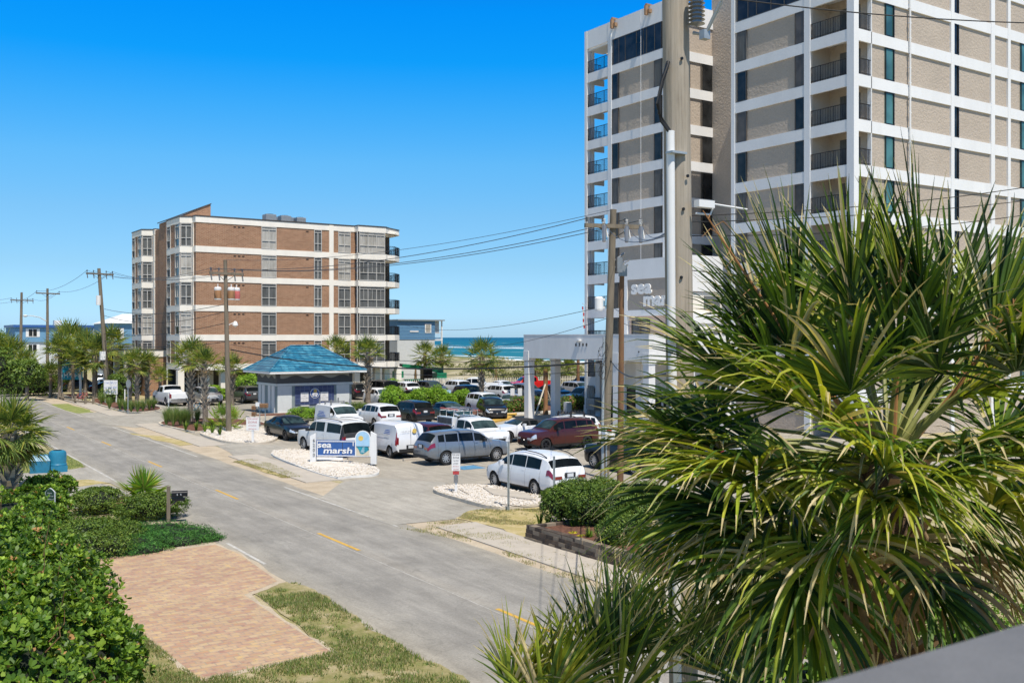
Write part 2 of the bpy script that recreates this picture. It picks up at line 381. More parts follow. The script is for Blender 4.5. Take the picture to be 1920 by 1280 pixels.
def blendmat(name, stops, scale, rough=.95, det=8, bmp=.6, bsc=25, bd=.03, fine=.2):
    m, nt, N, L, B = _nt(name); v = coords(nt)
    col = ramp(nt, noise(nt, v, scale, det, .68), stops)
    col = mix(nt, 1.0, col, ramp(nt, noise(nt, v, 22, 4, .8), [(.3,(1-fine,)*3),(.7,(1+fine,)*3)]), 'MULTIPLY')
    L.new(col, B.inputs['Base Color']); B.inputs['Roughness'].default_value = rough; B.inputs['Specular IOR Level'].default_value = .15
    bump(nt, noise(nt, v, bsc, 4), bmp, bd, B); return m
M['sand'] = blendmat('pale_sand', [(.3,(.38,.31,.225)),(.5,(.47,.39,.29)),(.7,(.53,.45,.34))], .9)
M['ground'] = blendmat('sandy_grass_ground', [(.30,(.20,.22,.08)),(.45,(.33,.29,.14)),(.58,(.45,.38,.25)),(.72,(.55,.47,.34))], .8)
M['lawn'] = blendmat('thin_lawn', [(.34,(.15,.18,.05)),(.46,(.24,.22,.09)),(.56,(.33,.28,.15)),(.70,(.47,.40,.27))], 1.1)
M['dry_grass'] = blendmat('dry_grass', [(.30,(.30,.27,.09)),(.5,(.42,.34,.16)),(.7,(.56,.47,.30))], 1.6)
M['green_strip'] = blendmat('green_verge', [(.30,(.15,.20,.05)),(.5,(.23,.26,.08)),(.75,(.42,.36,.18))], 1.2)
M['gravel'] = blendmat('white_gravel', [(.30,(.52,.45,.38)),(.5,(.70,.64,.56)),(.7,(.78,.74,.68))], 3.0, bmp=1.0, bsc=16, bd=.06, fine=.3)
M['pebble'] = mat('white_pebble', (.66,.61,.55), .8, var=.15, scale=9)
M['dune_sand'] = blendmat('dune_ground', [(.35,(.16,.17,.07)),(.5,(.33,.29,.17)),(.62,(.52,.46,.35)),(.8,(.60,.54,.43))], .12)
M['beach'] = blendmat('beach_sand', [(.35,(.50,.45,.36)),(.65,(.60,.55,.45))], .05, fine=.08)
def oceanmat():
    m, nt, N, L, B = _nt('ocean_water')
    v = coords(nt, (.35,1,1)); g = N.new('ShaderNodeNewGeometry'); sp = N.new('ShaderNodeSeparateXYZ'); L.new(g.outputs['Position'], sp.inputs[0])
    d = N.new('ShaderNodeMapRange'); L.new(sp.outputs[0], d.inputs[0]); d.inputs[1].default_value = 155; d.inputs[2].default_value = 1500
    col = ramp(nt, d.outputs[0], [(0,(.07,.22,.22)),(.04,(.015,.16,.20)),(.25,(.006,.125,.19)),(1,(.005,.10,.18))])
    col = mix(nt, 1.0, col, ramp(nt, noise(nt, v, .05, 5), [(.3,(.85,.88,.9)),(.7,(1.2,1.12,1.08))]), 'MULTIPLY')
    # breakers: foam bands at set distances from the beach, broken up by noise
    foam = None
    for x0, wd, th in ((167, 8, .34), (188, 5, .44), (345, 26, .46), (405, 18, .50), (250, 9, .55), (620, 30, .60)):
        a = N.new('ShaderNodeMath'); a.operation = 'SUBTRACT'; L.new(sp.outputs[0], a.inputs[0]); a.inputs[1].default_value = x0
        b = N.new('ShaderNodeMath'); b.operation = 'ABSOLUTE'; L.new(a.outputs[0], b.inputs[0])
        c = N.new('ShaderNodeMapRange'); L.new(b.outputs[0], c.inputs[0]); c.inputs[1].default_value = wd; c.inputs[2].default_value = wd*.4
        n = noise(nt, v, .09, 5, .7)
        e = N.new('ShaderNodeMapRange'); L.new(n, e.inputs[0]); e.inputs[1].default_value = th; e.inputs[2].default_value = th+.06
        f = N.new('ShaderNodeMath'); f.operation = 'MULTIPLY'; L.new(c.outputs[0], f.inputs[0]); L.new(e.outputs[0], f.inputs[1])
        if foam is None: foam = f.outputs[0]
        else:
            q = N.new('ShaderNodeMath'); q.operation = 'MAXIMUM'; L.new(foam, q.inputs[0]); L.new(f.outputs[0], q.inputs[1]); foam = q.outputs[0]
    col = mix(nt, foam, col, (.8,.84,.86))
    L.new(col, B.inputs['Base Color']); B.inputs['Roughness'].default_value = .5; B.inputs['Specular IOR Level'].default_value = .12
    bump(nt, noise(nt, coords(nt, (1,.3,1)), .5, 4), .5, .3, B); return m
M['ocean'] = oceanmat()
# ------------------------------------------------------------------ ground
def road_x(u, y): return u + .0175*y
def sheet(name, pts, z, m, kind='structure', label=None, cat=None):
    mb = MB(); n = len(pts); a = sum(pts[i][0]*pts[(i+1)%n][1]-pts[(i+1)%n][0]*pts[i][1] for i in range(n))
    if a < 0: pts = pts[::-1]
    bm = bmesh.new(); vs = [bm.verts.new((p[0], p[1], z)) for p in pts]; bm.faces.new(vs)
    bmesh.ops.triangulate(bm, faces=bm.faces[:]); me = bpy.data.meshes.new(name); bm.to_mesh(me); bm.free()
    me.materials.append(m); o = bpy.data.objects.new(name, me); C.objects.link(o)
    return tag(o, label, cat, kind=kind)
def gp(*pp, jit=0.0, sub=1):
    pts = [ground(*p).to_2d() for p in pp]
    if sub > 1:
        r = random.Random(len(pts)*7+int(pp[0][0])); out = []
        for i, p in enumerate(pts):
            q = pts[(i+1) % len(pts)]
            for k in range(sub):
                w = p.lerp(q, k/sub); out.append(Vector((w.x + r.uniform(-jit, jit), w.y + r.uniform(-jit, jit))))
        pts = out
    return [(p.x, p.y) for p in pts]
sheet('ground', [(-400,-100),(160,-100),(160,900),(-400,900)], 0.0, M['ground'])
# lot surface, laid over the ground
sheet('parking_lot_ground', [(19.0,28.6),(60,28.6),(60,54),(100,60),(100,104.6),(24,104.6),(22.2,92),(20.3,66)], .008, M['lot'])
def strip(name, u0, u1, y0, y1, z, m, step=6.0, jit=0.0, xf=road_x, seed=1):
    r = random.Random(seed); n = max(2, int((y1-y0)/step)); L0 = []; R0 = []
    for i in range(n+1):
        y = y0 + (y1-y0)*i/n; L0.append((xf(u0, y)+r.uniform(-jit, jit), y)); R0.append((xf(u1, y)+r.uniform(-jit, jit), y))
    return sheet(name, L0 + R0[::-1], z, m)
def walk_x(u, y): return u + .034*(y-25)
strip('shoulder_sand', 15.0, 18.3, -40, 250, .010, M['sand'], 2.0, .12, seed=3)
strip('verge_sand', 8.6, 10.4, -40, 45, .009, M['sand'], 1.5, .2, seed=4)
strip('road', 9.75, 16.35, -60, 420, .016, M['road'], 2.0, .07, seed=5)
def dashes():
    mb = MB()
    for (u, w, y0, y1) in [(10.0, .05, 28.4, 32.0), (10.02, .055, 43, 120), (15.85, .055, 31.5, 42.5), (15.85, .055, 56, 78), (15.9,.05,90,140)]:
        y = y0
        while y < y1:
            e = min(y+3, y1); mb.quad((road_x(u-w,y),y,.021),(road_x(u+w,y),y,.021),(road_x(u+w,e),e,.021),(road_x(u-w,e),e,.021)); y = e
    mb.build('edge_line', M['line_white']).__setitem__('kind', 'structure')
    mb = MB(); y = 5.6
    ys = [(5.6,8.6),(17.1,20.6),(28.6,31.9),(40.4,43.4),(52.6,55.4),(64.8,67.5),(77,80)]
    for a, b in ys:
        u = 13.08; mb.quad((road_x(u-.06,a),a,.021),(road_x(u+.06,a),a,.021),(road_x(u+.06,b),b,.021),(road_x(u-.06,b),b,.021))
    mb.build('centre_line', M['yellow']).__setitem__('kind', 'structure')
    mb = MB(); u = 12.9
    for i in range(60):
        a = -10 + 2*i; mb.quad((road_x(u-.012,a),a,.0205),(road_x(u+.012,a),a,.0205),(road_x(u+.012,a+2),a+2,.0205),(road_x(u-.012,a+2),a+2,.0205))
    mb.build('seam_line', M['line_white']).__setitem__('kind', 'structure')
dashes()
# driveway aprons
sheet('driveway', gp((600,935),(735,985),(870,972),(900,955),(812,925),(840,905),(700,896),(640,905)), .024, M['drive'])
sheet('driveway', gp((452,868),(430,848),(380,822),(420,826),(520,836),(585,850),(510,858)), .023, M['drive'])
sheet('driveway', gp((190,795),(150,775),(270,766),(300,752),(345,765),(300,796),(255,802)), .023, M['drive'])
# sidewalk slabs
def sidewalk(y0, y1, w=1.55):
    r = random.Random(9); y = y0
    while y < y1:
        e = min(y+1.55, y1); mb = MB(); 
        a, b = walk_x(17.25, y), walk_x(17.25, e)
        yield (a, b, y, e); y = e
def sidewalks():
    for (y0, y1) in [(-20, 30.6), (43.2, 55.2), (61, 79.5), (89, 135)]:
        mb = MB()
        for a, b, y, e in sidewalk(y0, y1):
            w = 1.6
            mb.add([(a,y,0),(a+w,y,0),(b+w,e-.012,0),(b,e-.012,0),(a,y,.05),(a+w,y,.05),(b+w,e-.012,.05),(b,e-.012,.05)],
                   [(4,5,6,7),(0,1,5,4),(1,2,6,5),(2,3,7,6),(3,0,4,7)])
        tag(mb.build('sidewalk', M['concrete']), kind='structure')
sidewalks()
# left side
sheet('driveway', gp((20,884),(178,876),(205,893),(206,906),(165,900),(60,908),(20,915)), .020, M['drive'])
sheet('driveway', gp((60,918),(175,905),(215,912),(262,935),(300,958),(200,962),(130,952),(70,935)), .020, M['drive'])
sheet('grass_verge', gp((0,850),(118,850),(162,876),(100,884),(0,890), jit=.12, sub=5), .0225, M['green_strip'])
sheet('grass_verge', gp((30,920),(70,907),(168,899),(205,906),(80,920), jit=.1, sub=5), .0225, M['dry_grass'])
sheet('lawn', gp((625,1224),(475,1112),(520,1092),(560,1094),(610,1120),(700,1180),(800,1240),(880,1280),(960,1400),(300,1400),(230,1290),(180,1150),(253,1177),(375,1276), jit=.12, sub=5), .020, M['lawn'])
sheet('sand_edge', gp((120,1058),(403,1019),(456,1040),(535,1090),(508,1103),(470,1117),(540,1165),(636,1226),(500,1253),(372,1283),(303,1225),(246,1177),(190,1120), jit=.06, sub=6), .0235, M['sand'])
sheet('paver_driveway', gp((130,1056),(403,1022),(450,1040),(520,1090),(500,1100),(457,1116),(530,1165),(621,1223),(500,1247),(375,1274),(310,1222),(253,1177),(200,1120)), .026, M['paver'])
# right verges
sheet('grass_verge', gp((437,866),(470,862),(505,869),(540,884),(568,896),(528,896),(475,878), jit=.07, sub=4), .0245, M['dry_grass'])
sheet('grass_verge', gp((240,812),(300,818),(370,832),(340,836),(290,824), jit=.15, sub=4), .0225, M['dry_grass'])
sheet('grass_verge', gp((95,758),(125,757),(160,766),(186,777),(140,775), jit=.15, sub=4), .0225, M['green_strip'])
sheet('grass_verge', gp((858,972),(880,958),(950,952),(1035,948),(1060,950),(1000,1000),(975,1012),(940,992), jit=.08, sub=5), .0245, M['dry_grass'])
def kerb_island(name, pts, m_top, h, label=None, km='kerb', w=.16, dome=0.0):
    n = len(pts); c = (sum(p[0] for p in pts)/n, sum(p[1] for p in pts)/n)
    inn = []
    for p in pts:
        d = Vector((c[0]-p[0], c[1]-p[1])); L = d.length; d = d/L; inn.append((p[0]+d.x*w*1.3, p[1]+d.y*w*1.3))
    mb = MB()
    vs = [(p[0],p[1],0) for p in pts] + [(p[0],p[1],h) for p in pts] + [(p[0],p[1],h) for p in inn] + [(p[0],p[1],h-.03) for p in inn]
    a = sum(pts[i][0]*pts[(i+1)%n][1]-pts[(i+1)%n][0]*pts[i][1] for i in range(n))
    fs = []
    for i in range(n):
        j = (i+1) % n
        for k in range(3): fs.append((k*n+i, k*n+j, (k+1)*n+j, (k+1)*n+i))
    mb.add(vs, fs); o = mb.build(name+'_kerb', M[km]); o['kind'] = 'structure'
    # fill: rings rising to a low dome
    mb = MB(); R = 5; rings = []
    for k in range(R):
        t = k/R; rings.append([(p[0]+(c[0]-p[0])*t, p[1]+(c[1]-p[1])*t, h-.03+dome*(1-(1-t)**2)+(rnd.uniform(-.02,.02) if k else 0)) for p in inn])
    vs = [v for r in rings for v in r] + [(c[0],c[1],h-.03+dome)]
    fs = [(k*n+i, k*n+(i+1)%n, (k+1)*n+(i+1)%n, (k+1)*n+i) for k in range(R-1) for i in range(n)] + [((R-1)*n+i, (R-1)*n+(i+1)%n, R*n) for i in range(n)]
    mb.add(vs, fs); o = mb.build(name, M[m_top], smooth=40); o['kind'] = 'structure'
    return inn
def dens(pts, s=4):
    out = []
    n = len(pts)
    P = [Vector(p) for p in pts]
    for i in range(n):
        p0, p1, p2, p3 = P[i-1], P[i], P[(i+1)%n], P[(i+2)%n]
        for k in range(s):
            t = k/s
            q = .5*((2*p1)+(-p0+p2)*t+(2*p0-5*p1+4*p2-p3)*t*t+(-p0+3*p1-3*p2+p3)*t*t*t); out.append((q.x, q.y))
    return out
islA = dens(gp((508,853),(545,846),(590,850),(650,868),(704,880),(706,892),(660,896),(622,897),(560,877)))
kerb_island('gravel_bed', islA, 'gravel', .10, dome=.16, km='kerb_white')
islB = dens(gp((812,923),(850,915),(925,916),(985,930),(1042,940),(1035,948),(960,956),(925,956),(868,942)))
kerb_island('gravel_bed', islB, 'gravel', .14, dome=.05)
islC = dens(gp((376,812),(440,800),(500,806),(522,818),(512,829),(480,834),(432,832),(400,825)))
kerb_island('gravel_bed', islC, 'gravel', .14, dome=.05)
islD = dens(gp((296,795),(345,786),(430,786),(490,792),(500,800),(440,798),(376,811),(345,808)))
kerb_island('mulch_bed', islD, 'mulch', .12, dome=.08)
islE = dens(gp((170,752),(215,745),(275,757),(303,768),(262,774),(215,768)))
kerb_island('mulch_bed', islE, 'mulch', .12, dome=.08)
sheet('mulch_ground', gp((92,740),(140,738),(160,748),(130,750)), .03, M['mulch'])
# pad on island B
def slab_pad():
    p = gp((905,922),(985,932),(1005,946),(925,936)); MB().prism(p, .10, .215).build('concrete_pad', M['concrete'])['kind'] = 'structure'
slab_pad()
# long planting island in the middle of the lot, kerbed white wall edge
isl_mid = [(42.5,73.2),(46,71.5),(62,72.5),(63,76),(60,78),(42.5,80.5)]
kerb_island('planting_bed', dens(isl_mid, 3), 'mulch', .18, dome=.1, km='kerb_white')
islK = [(29.8,80.2),(40.4,80.2),(40.4,82.8),(29.8,82.8)]
kerb_island('planting_bed', dens(islK,3), 'mulch', .14, dome=.06)
sheet('lot_asphalt', [(24,84),(95,84),(95,98),(25,98)], .013, M['lot_dark'])
# painted bay lines and small marks
def marks():
    mb = MB()
    def ln(x0,y0,x1,y1,w=.06):
        d = Vector((x1-x0,y1-y0)).normalized(); n = Vector((-d.y,d.x))*w
        mb.quad((x0+n.x,y0+n.y,.0285),(x0-n.x,y0-n.y,.0285),(x1-n.x,y1-n.y,.0285),(x1+n.x,y1+n.y,.0285))
    for x in (26.7+.7, 30.2): ln(x, 33.5, x, 39)
    for x in (25.05,27.5,30.1,33): ln(x, 49, x, 54)
    for x in (27.2,31.2,35.6,39.5): ln(x, 65, x, 70.5)
    for i in range(18): ln(26.3+3.35*i, 97.5, 26.3+3.35*i, 103)
    for y in (47.1,49.7,51.9,54.1): ln(34, y, 39.5, y)
    mb.build('bay_line', M['line_white'])['kind'] = 'structure'
    mb = MB(); p = ground(868, 876); mb.box(p.x-.5, p.x+.8, p.y-.9, p.y+.3, .01, .032); mb.build('blue_marking', M['blue_paint'])['kind'] = 'structure'
    # yellow kerb edge
    mb = MB()
    a = [ground(905,795), ground(944,787), ground(958,779), ground(968,769)]
    for i in range(3):
        p, q = a[i].to_2d(), a[i+1].to_2d(); d = (q-p).normalized(); n = Vector((-d.y,d.x))*.42
        mb.prism([tuple(p+n),tuple(p-n),tuple(q-n),tuple(q+n)], .0, .15)
    mb.build('yellow_kerb', M['yellow'])['kind'] = 'structure'
marks()
# sheltered walk below the canopy and the long kerb by the lot
sheet('paved_court', [(44.5,50.5),(54.2,50.5),(54.2,69.3),(44.5,69.3)], .020, M['concrete'])
# beach, dunes, ocean
def dunes():
    nx, ny = 60, 90; V = []; F = []
    r = np.random.RandomState(3)
    bumps = [(r.uniform(70,140), r.uniform(60,330), r.uniform(.4,1.7), r.uniform(5,14)) for _ in range(120)]
    for j in range(ny):
        for i in range(nx):
            x = 66+84*i/(nx-1); y = 55+330*j/(ny-1); h = sum(a*math.exp(-((x-bx)**2+(y-by)**2)/(w*w)) for bx, by, a, w in bumps)*.42
            lo = 100 if y < 107 else 107
            e = min(1, max(0, (x-78)/14)) if y > 108 else min(1, max(0, (x-88)/12))
            e *= min(1, max(0, (152-x)/14)); V.append((x, y, .03+h*e))
    for j in range(ny-1):
        for i in range(nx-1): F.append((j*nx+i, j*nx+i+1, (j+1)*nx+i+1, (j+1)*nx+i))
    o = np_mesh('dunes', V, F, [M['dune_sand']]); o.data.polygons.foreach_set('use_smooth', [True]*len(F)); o['kind'] = 'structure'
    return V
DV = np.array(dunes())
def dune_h(x, y):
    i = np.argmin((DV[:,0]-x)**2+(DV[:,1]-y)**2); return DV[i,2]
sheet('beach', [(128,-100),(163,-100),(163,900),(128,900)], .035, M['beach'])
sheet('ocean', [(163,-3000),(16000,-9000),(16000,20000),(163,12000)], .0, M['ocean'])
sheet('far_land', [(-3000,900),(163,900),(163,6000),(-3000,6000)], -.02, M['ground'])

# stones lying on the gravel beds
def pebbles(poly, n, h, seed):
    r = random.Random(seed); mb = MB(); P = [Vector(p) for p in poly]; xs = [p[0] for p in poly]; ys = [p[1] for p in poly]
    c = (sum(xs)/len(xs), sum(ys)/len(ys)); k = 0
    def inside(x, y):
        w = False; j = len(poly)-1
        for i in range(len(poly)):
            if (poly[i][1] > y) != (poly[j][1] > y) and x < (poly[j][0]-poly[i][0])*(y-poly[i][1])/(poly[j][1]-poly[i][1])+poly[i][0]: w = not w
            j = i
        return w
    while k < n:
        x = r.uniform(min(xs), max(xs)); y = r.uniform(min(ys), max(ys))
        if not inside(x, y): continue
        k += 1; s = r.uniform(.02,.055); a = r.uniform(0,PI); z = h+r.uniform(0,.03)
        ca, sa = math.cos(a)*s, math.sin(a)*s
        vs = [(x+ca,y+sa,z),(x-sa*.7,y+ca*.7,z),(x-ca,y-sa,z),(x+sa*.7,y-ca*.7,z),(x,y,z+s*.65),(x,y,z-s*.4)]
        mb.add(vs, [(0,1,4),(1,2,4),(2,3,4),(3,0,4)], 0 if r.random() < .8 else 1)
    tag(mb.build('gravel', [M['pebble'], M['sand']]), 'loose white pebbles covering a kerbed bed', 'gravel', kind='stuff')
pebbles(islA, 5200, .15, 1); pebbles(islB, 3400, .15, 2); pebbles(islC, 2600, .15, 3)
from mathutils import noise as mnoise
# ------------------------------------------------------------------ vegetation
def leaves(name, blobs, n, size, mats, parent=None, seed=1, clumps=14, up=.35, aspect=.45, core=True, clump_r=.42, kind_=None, weights=None):
    """blobs: (cx,cy,cz,rx,ry,rz). Leaf-sized quads spread over clumps that sit on each blob."""
    r = np.random.RandomState(seed); P = []; Nn = []
    area = np.array([b[3]*b[4]+b[4]*b[5]+b[3]*b[5] for b in blobs]); cnt = (n*area/area.sum()).astype(int)
    for b, k in zip(blobs, cnt):
        c = np.array(b[:3]); R = np.array(b[3:6])
        d = r.normal(size=(clumps,3)); d /= np.linalg.norm(d,axis=1)[:,None]; d[:,2] = np.where(d[:,2] < -.45, -d[:,2], d[:,2])
        cc = c + d*R*.80; cr = np.mean(R)*clump_r*r.uniform(.7,1.25,clumps)
        w = r.randint(0, clumps, k); e = r.normal(size=(k,3)); e /= np.linalg.norm(e,axis=1)[:,None]
        rr = r.uniform(.45,1.05,k)**.6
        p = cc[w] + e*(cr[w]*rr)[:,None]*np.array([1,1,min(1,R[2]/np.mean(R[:2]))])
        nf = k//3   # filler leaves on the shell itself
        e2 = r.normal(size=(nf,3)); e2 /= np.linalg.norm(e2,axis=1)[:,None]
        p2 = c + e2*R*r.uniform(.8,1.02,nf)[:,None]; P += [p, p2]; Nn += [e, e2]
    P = np.vstack(P); Nn = np.vstack(Nn); ok = P[:,2] > .03; P = P[ok]; Nn = Nn[ok]; k = len(P)
    nn = Nn + r.normal(size=(k,3))*.55 + np.array([0,0,up]); nn /= np.linalg.norm(nn,axis=1)[:,None]
    t = r.normal(size=(k,3)); a = np.cross(nn, t); a /= np.linalg.norm(a,axis=1)[:,None]; b = np.cross(nn, a)
    s = size*r.uniform(.6,1.3,k)[:,None]
    V = np.empty((k,4,3)); V[:,0] = P-a*s*.5; V[:,1] = P+b*s*aspect*.5+nn*s*.1; V[:,2] = P+a*s*.5-nn*s*.05; V[:,3] = P-b*s*aspect*.5+nn*s*.1
    F = np.arange(k*4).reshape(k,4)
    W = weights or [.42,.27,.21,.10]
    mi = r.choice(len(mats), k, p=W[:len(mats)] if len(W) >= len(mats) else None)
    mats = list(mats)
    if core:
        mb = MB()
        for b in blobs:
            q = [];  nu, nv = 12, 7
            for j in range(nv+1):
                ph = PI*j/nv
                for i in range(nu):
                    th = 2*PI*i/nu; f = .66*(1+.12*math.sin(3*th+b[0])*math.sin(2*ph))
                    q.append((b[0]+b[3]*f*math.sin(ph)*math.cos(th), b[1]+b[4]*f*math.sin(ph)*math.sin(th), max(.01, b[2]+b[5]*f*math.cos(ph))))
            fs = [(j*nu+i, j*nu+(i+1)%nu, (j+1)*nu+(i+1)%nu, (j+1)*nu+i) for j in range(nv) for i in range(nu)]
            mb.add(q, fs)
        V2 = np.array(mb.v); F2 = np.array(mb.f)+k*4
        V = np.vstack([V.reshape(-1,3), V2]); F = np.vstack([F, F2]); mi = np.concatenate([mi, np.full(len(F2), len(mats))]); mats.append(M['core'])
    else: V = V.reshape(-1,3)
    return np_mesh(name, V, F, mats, mi, parent)
def shrub(name, label, cat, x, y, blobs, n, size, mats, seed=1, group=None, **kw):
    t = thing(name, label, cat, (x, y, 0), group=group)
    if mats is GLOSSY: rosettes('foliage', blobs, n//4, size*1.3, GLOSSY5, t, seed, clumps=24)
    else: leaves('foliage', blobs, n, size, mats, t, seed, **kw)
    mb = MB(); r = random.Random(seed)
    b = blobs[0]
    for k in range(3): mb.tube([(b[0]+r.uniform(-.15,.15),b[1]+r.uniform(-.15,.15),0),(b[0]+r.uniform(-.3,.3),b[1]+r.uniform(-.3,.3),b[2])], [.05,.03], 6)
    mb.build('stem', M['wood_grey'], t); return t

def rosettes(name, blobs, n, size, mats, parent, seed=1, clumps=40, clump_r=.3, weights=(.36,.27,.19,.10,.05,.03)):
    """upright leaf rosettes on the outside of lumpy blobs: rounded six-sided leaves, six to a shoot"""
    r = np.random.RandomState(seed); area = np.array([b[3]*b[4]+b[4]*b[5]+b[3]*b[5] for b in blobs]); cnt = (n*area/area.sum()).astype(int)
    PS = []; NS = []
    for b, k in zip(blobs, cnt):
        c = np.array(b[:3]); R = np.array(b[3:6]); d = r.normal(size=(clumps,3)); d /= np.linalg.norm(d,axis=1)[:,None]
        cc = c+d*R*.78; cr = np.mean(R)*clump_r*r.uniform(.7,1.3,clumps); w = r.randint(0,clumps,k); e = r.normal(size=(k,3)); e[:,2] += .5; e /= np.linalg.norm(e,axis=1)[:,None]
        PS.append(cc[w]+e*(cr[w]*r.uniform(.6,1.12,k))[:,None]); NS.append(e+(PS[-1]-c)/np.mean(R)*.6)
    P = np.vstack(PS); A = np.vstack(NS)+np.array([0,0,.9])+r.normal(size=P.shape)*.35; A /= np.linalg.norm(A,axis=1)[:,None]
    ok = P[:,2] > .05; P = P[ok]; A = A[ok]; k = len(P)
    T = r.normal(size=(k,3)); U = np.cross(A,T); U /= np.linalg.norm(U,axis=1)[:,None]; W_ = np.cross(A,U)
    V = []; mi = []; base = r.choice(len(mats), k, p=weights[:len(mats)])
    prof = [(0,.0),(.35,.20),(.75,.27),(1.0,.0),(.75,-.27),(.35,-.20)]
    for j in range(6):
        th = 2*PI*j/6+r.uniform(-.3,.3,k); lift = r.uniform(.25,1.1,k)*(1.0 if j%2 else .6); s = size*r.uniform(.65,1.25,k)
        rad_ = U*np.cos(th)[:,None]+W_*np.sin(th)[:,None]; d = rad_*np.cos(lift)[:,None]+A*np.sin(lift)[:,None]; sd = np.cross(A,rad_); nn = np.cross(sd,d)
        q = np.empty((k,6,3))
        for m_,(x,y) in enumerate(prof): q[:,m_] = P+(d*x+sd*y-nn*(.10*x*x)+nn*(abs(y)*.35))*s[:,None]
        V.append(q); mm = base.copy(); ch = r.rand(k) < .3; mm[ch] = r.choice(len(mats), ch.sum(), p=weights[:len(mats)]); mi.append(mm)
    V = np.vstack(V).reshape(-1,3); F = np.arange(len(V)).reshape(-1,6)
    o = np_mesh(name, V, F, list(mats), np.concatenate(mi), parent)
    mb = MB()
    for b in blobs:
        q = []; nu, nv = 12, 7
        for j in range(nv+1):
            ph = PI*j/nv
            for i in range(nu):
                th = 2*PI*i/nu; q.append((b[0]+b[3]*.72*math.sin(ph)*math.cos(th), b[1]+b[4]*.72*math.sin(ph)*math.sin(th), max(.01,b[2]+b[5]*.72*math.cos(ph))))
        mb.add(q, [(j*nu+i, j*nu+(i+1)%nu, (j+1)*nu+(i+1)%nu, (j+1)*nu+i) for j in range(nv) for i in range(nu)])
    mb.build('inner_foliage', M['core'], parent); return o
GLOSSY5 = GLOSSY+[M['lime2'], M['dry_leaf']]
def tuft(mb, x, y, z, h, n, spread, w=.014, r=rnd, nm=4):
    for _ in range(n):
        a = r.uniform(0, 2*PI); s = r.uniform(.15, 1)*spread; hh = h*r.uniform(.6, 1.1); dx, dy = math.cos(a), math.sin(a)
        px, py = -dy*w, dx*w; p0 = (x+dx*.05, y+dy*.05, z); pts = []
        for k in range(4):
            t = k/3; d = s*t**1.6; pts.append((p0[0]+dx*d, p0[1]+dy*d, z+hh*(t*(1.35-.35*t*t) - .25*t*t*(s/spread))))
        b = len(mb.v)
        for k, p in enumerate(pts):
            q = 1-k/3.2; mb.v.append((p[0]+px*q, p[1]+py*q, p[2])); mb.v.append((p[0]-px*q, p[1]-py*q, p[2]))
        mi = r.randrange(nm)
        for k in range(3): mb.f.append((b+2*k, b+2*k+1, b+2*k+3, b+2*k+2)); mb.m.append(mi)

def frond(mb, base, d, plen, blade, nseg, droop, r, span=2.35, mats=(0,1,2,3), pm=4, pw=.016, segw=.035, ks=4, face=None, stiff=0.0):
    """a costapalmate fan: petiole leaving `base` along d, then nseg pointed leaflets fanned around its tip"""
    d = Vector(d).normalized(); base = Vector(base); up = Vector((0,0,1)); side = d.cross(up)
    if side.length < .05: side = Vector((1,0,0))
    side.normalize(); pts = []; dd = d.copy(); p = base.copy()
    for k in range(4):
        pts.append(p.copy()); p = p + dd*plen/3; dd = (dd + Vector((0,0,-.14*droop))).normalized()
    hub = pts[-1]; ax = (hub-pts[-2]).normalized()
    sd = ax.cross(up)
    if sd.length < .05: sd = side
    sd.normalize(); nrm = sd.cross(ax).normalized()
    tw = r.uniform(-.5,.5); sd2 = sd*math.cos(tw)+nrm*math.sin(tw); nrm = sd2.cross(ax).normalized(); sd = sd2
    mb.tube(pts, [pw*1.6, pw*1.2, pw, pw*.7], 5, pm)
    for i in range(nseg):
        t = (i+.5)/nseg*2-1; a = t*span + r.uniform(-.05,.05); L = blade*(1-.35*abs(t)**2.2)*r.uniform(.88,1.08)
        v = ax*math.cos(a)+sd*math.sin(a)
        v = (v + nrm*(.28*math.cos(a*1.2)+.05)+Vector((r.uniform(-.06,.06),r.uniform(-.06,.06),r.uniform(-.06,.06)))).normalized()
        wd = nrm.cross(v).normalized(); q = hub + v*.02; b = len(mb.v); mi = mats[r.randrange(len(mats))]
        for k in range(ks+1):
            s = k/ks; w = segw*.5*(.35+1.5*s if s < .4 else .95*(1-(s-.4)/.6)**.8+.02)
            fold = nrm*w*.55*(1 if i % 2 else -1)
            mb.v.append(tuple(q+wd*w+fold*.6)); mb.v.append(tuple(q-wd*w-fold*.6))
            q = q + v*(L/ks)
            g = droop*(.05+.55*s*s)*(1-stiff)
            v = (v + Vector((0,0,-g))).normalized()
        for k in range(ks): mb.f.append((b+2*k, b+2*k+1, b+2*k+3, b+2*k+2)); mb.m.append(mi)
    return hub
def crown_mesh(n, plen, blade, nseg, seed, low=-.55, dead=5, segw=.07, ks=3, droop=.9):
    r = random.Random(seed); mb = MB(); ga = PI*(3-math.sqrt(5))
    for i in range(n):
        t = i/(n-1); el = 1.35 + (low-1.35)*t**.85; a = i*ga+r.uniform(-.2,.2)
        d = (math.cos(a)*math.cos(el), math.sin(a)*math.cos(el), math.sin(el))
        frond(mb, (0,0,.05), d, plen*r.uniform(.8,1.15)*(.75+.35*t), blade*r.uniform(.85,1.1), nseg, droop*(.4+.8*t), r, segw=segw, ks=ks, pw=.014)
    for i in range(dead):
        a = i*ga*1.7; d = (math.cos(a)*.6, math.sin(a)*.6, -.8)
        frond(mb, (0,0,-.1), d, plen*.6, blade*.8, nseg//2, 1.6, r, mats=(5,5), pm=5, segw=segw, ks=ks)
    return mb
PALM_M = [M['palm0'],M['palm1'],M['palm2'],M['palm3'],M['petiole'],M['dead']]
_crowns = []
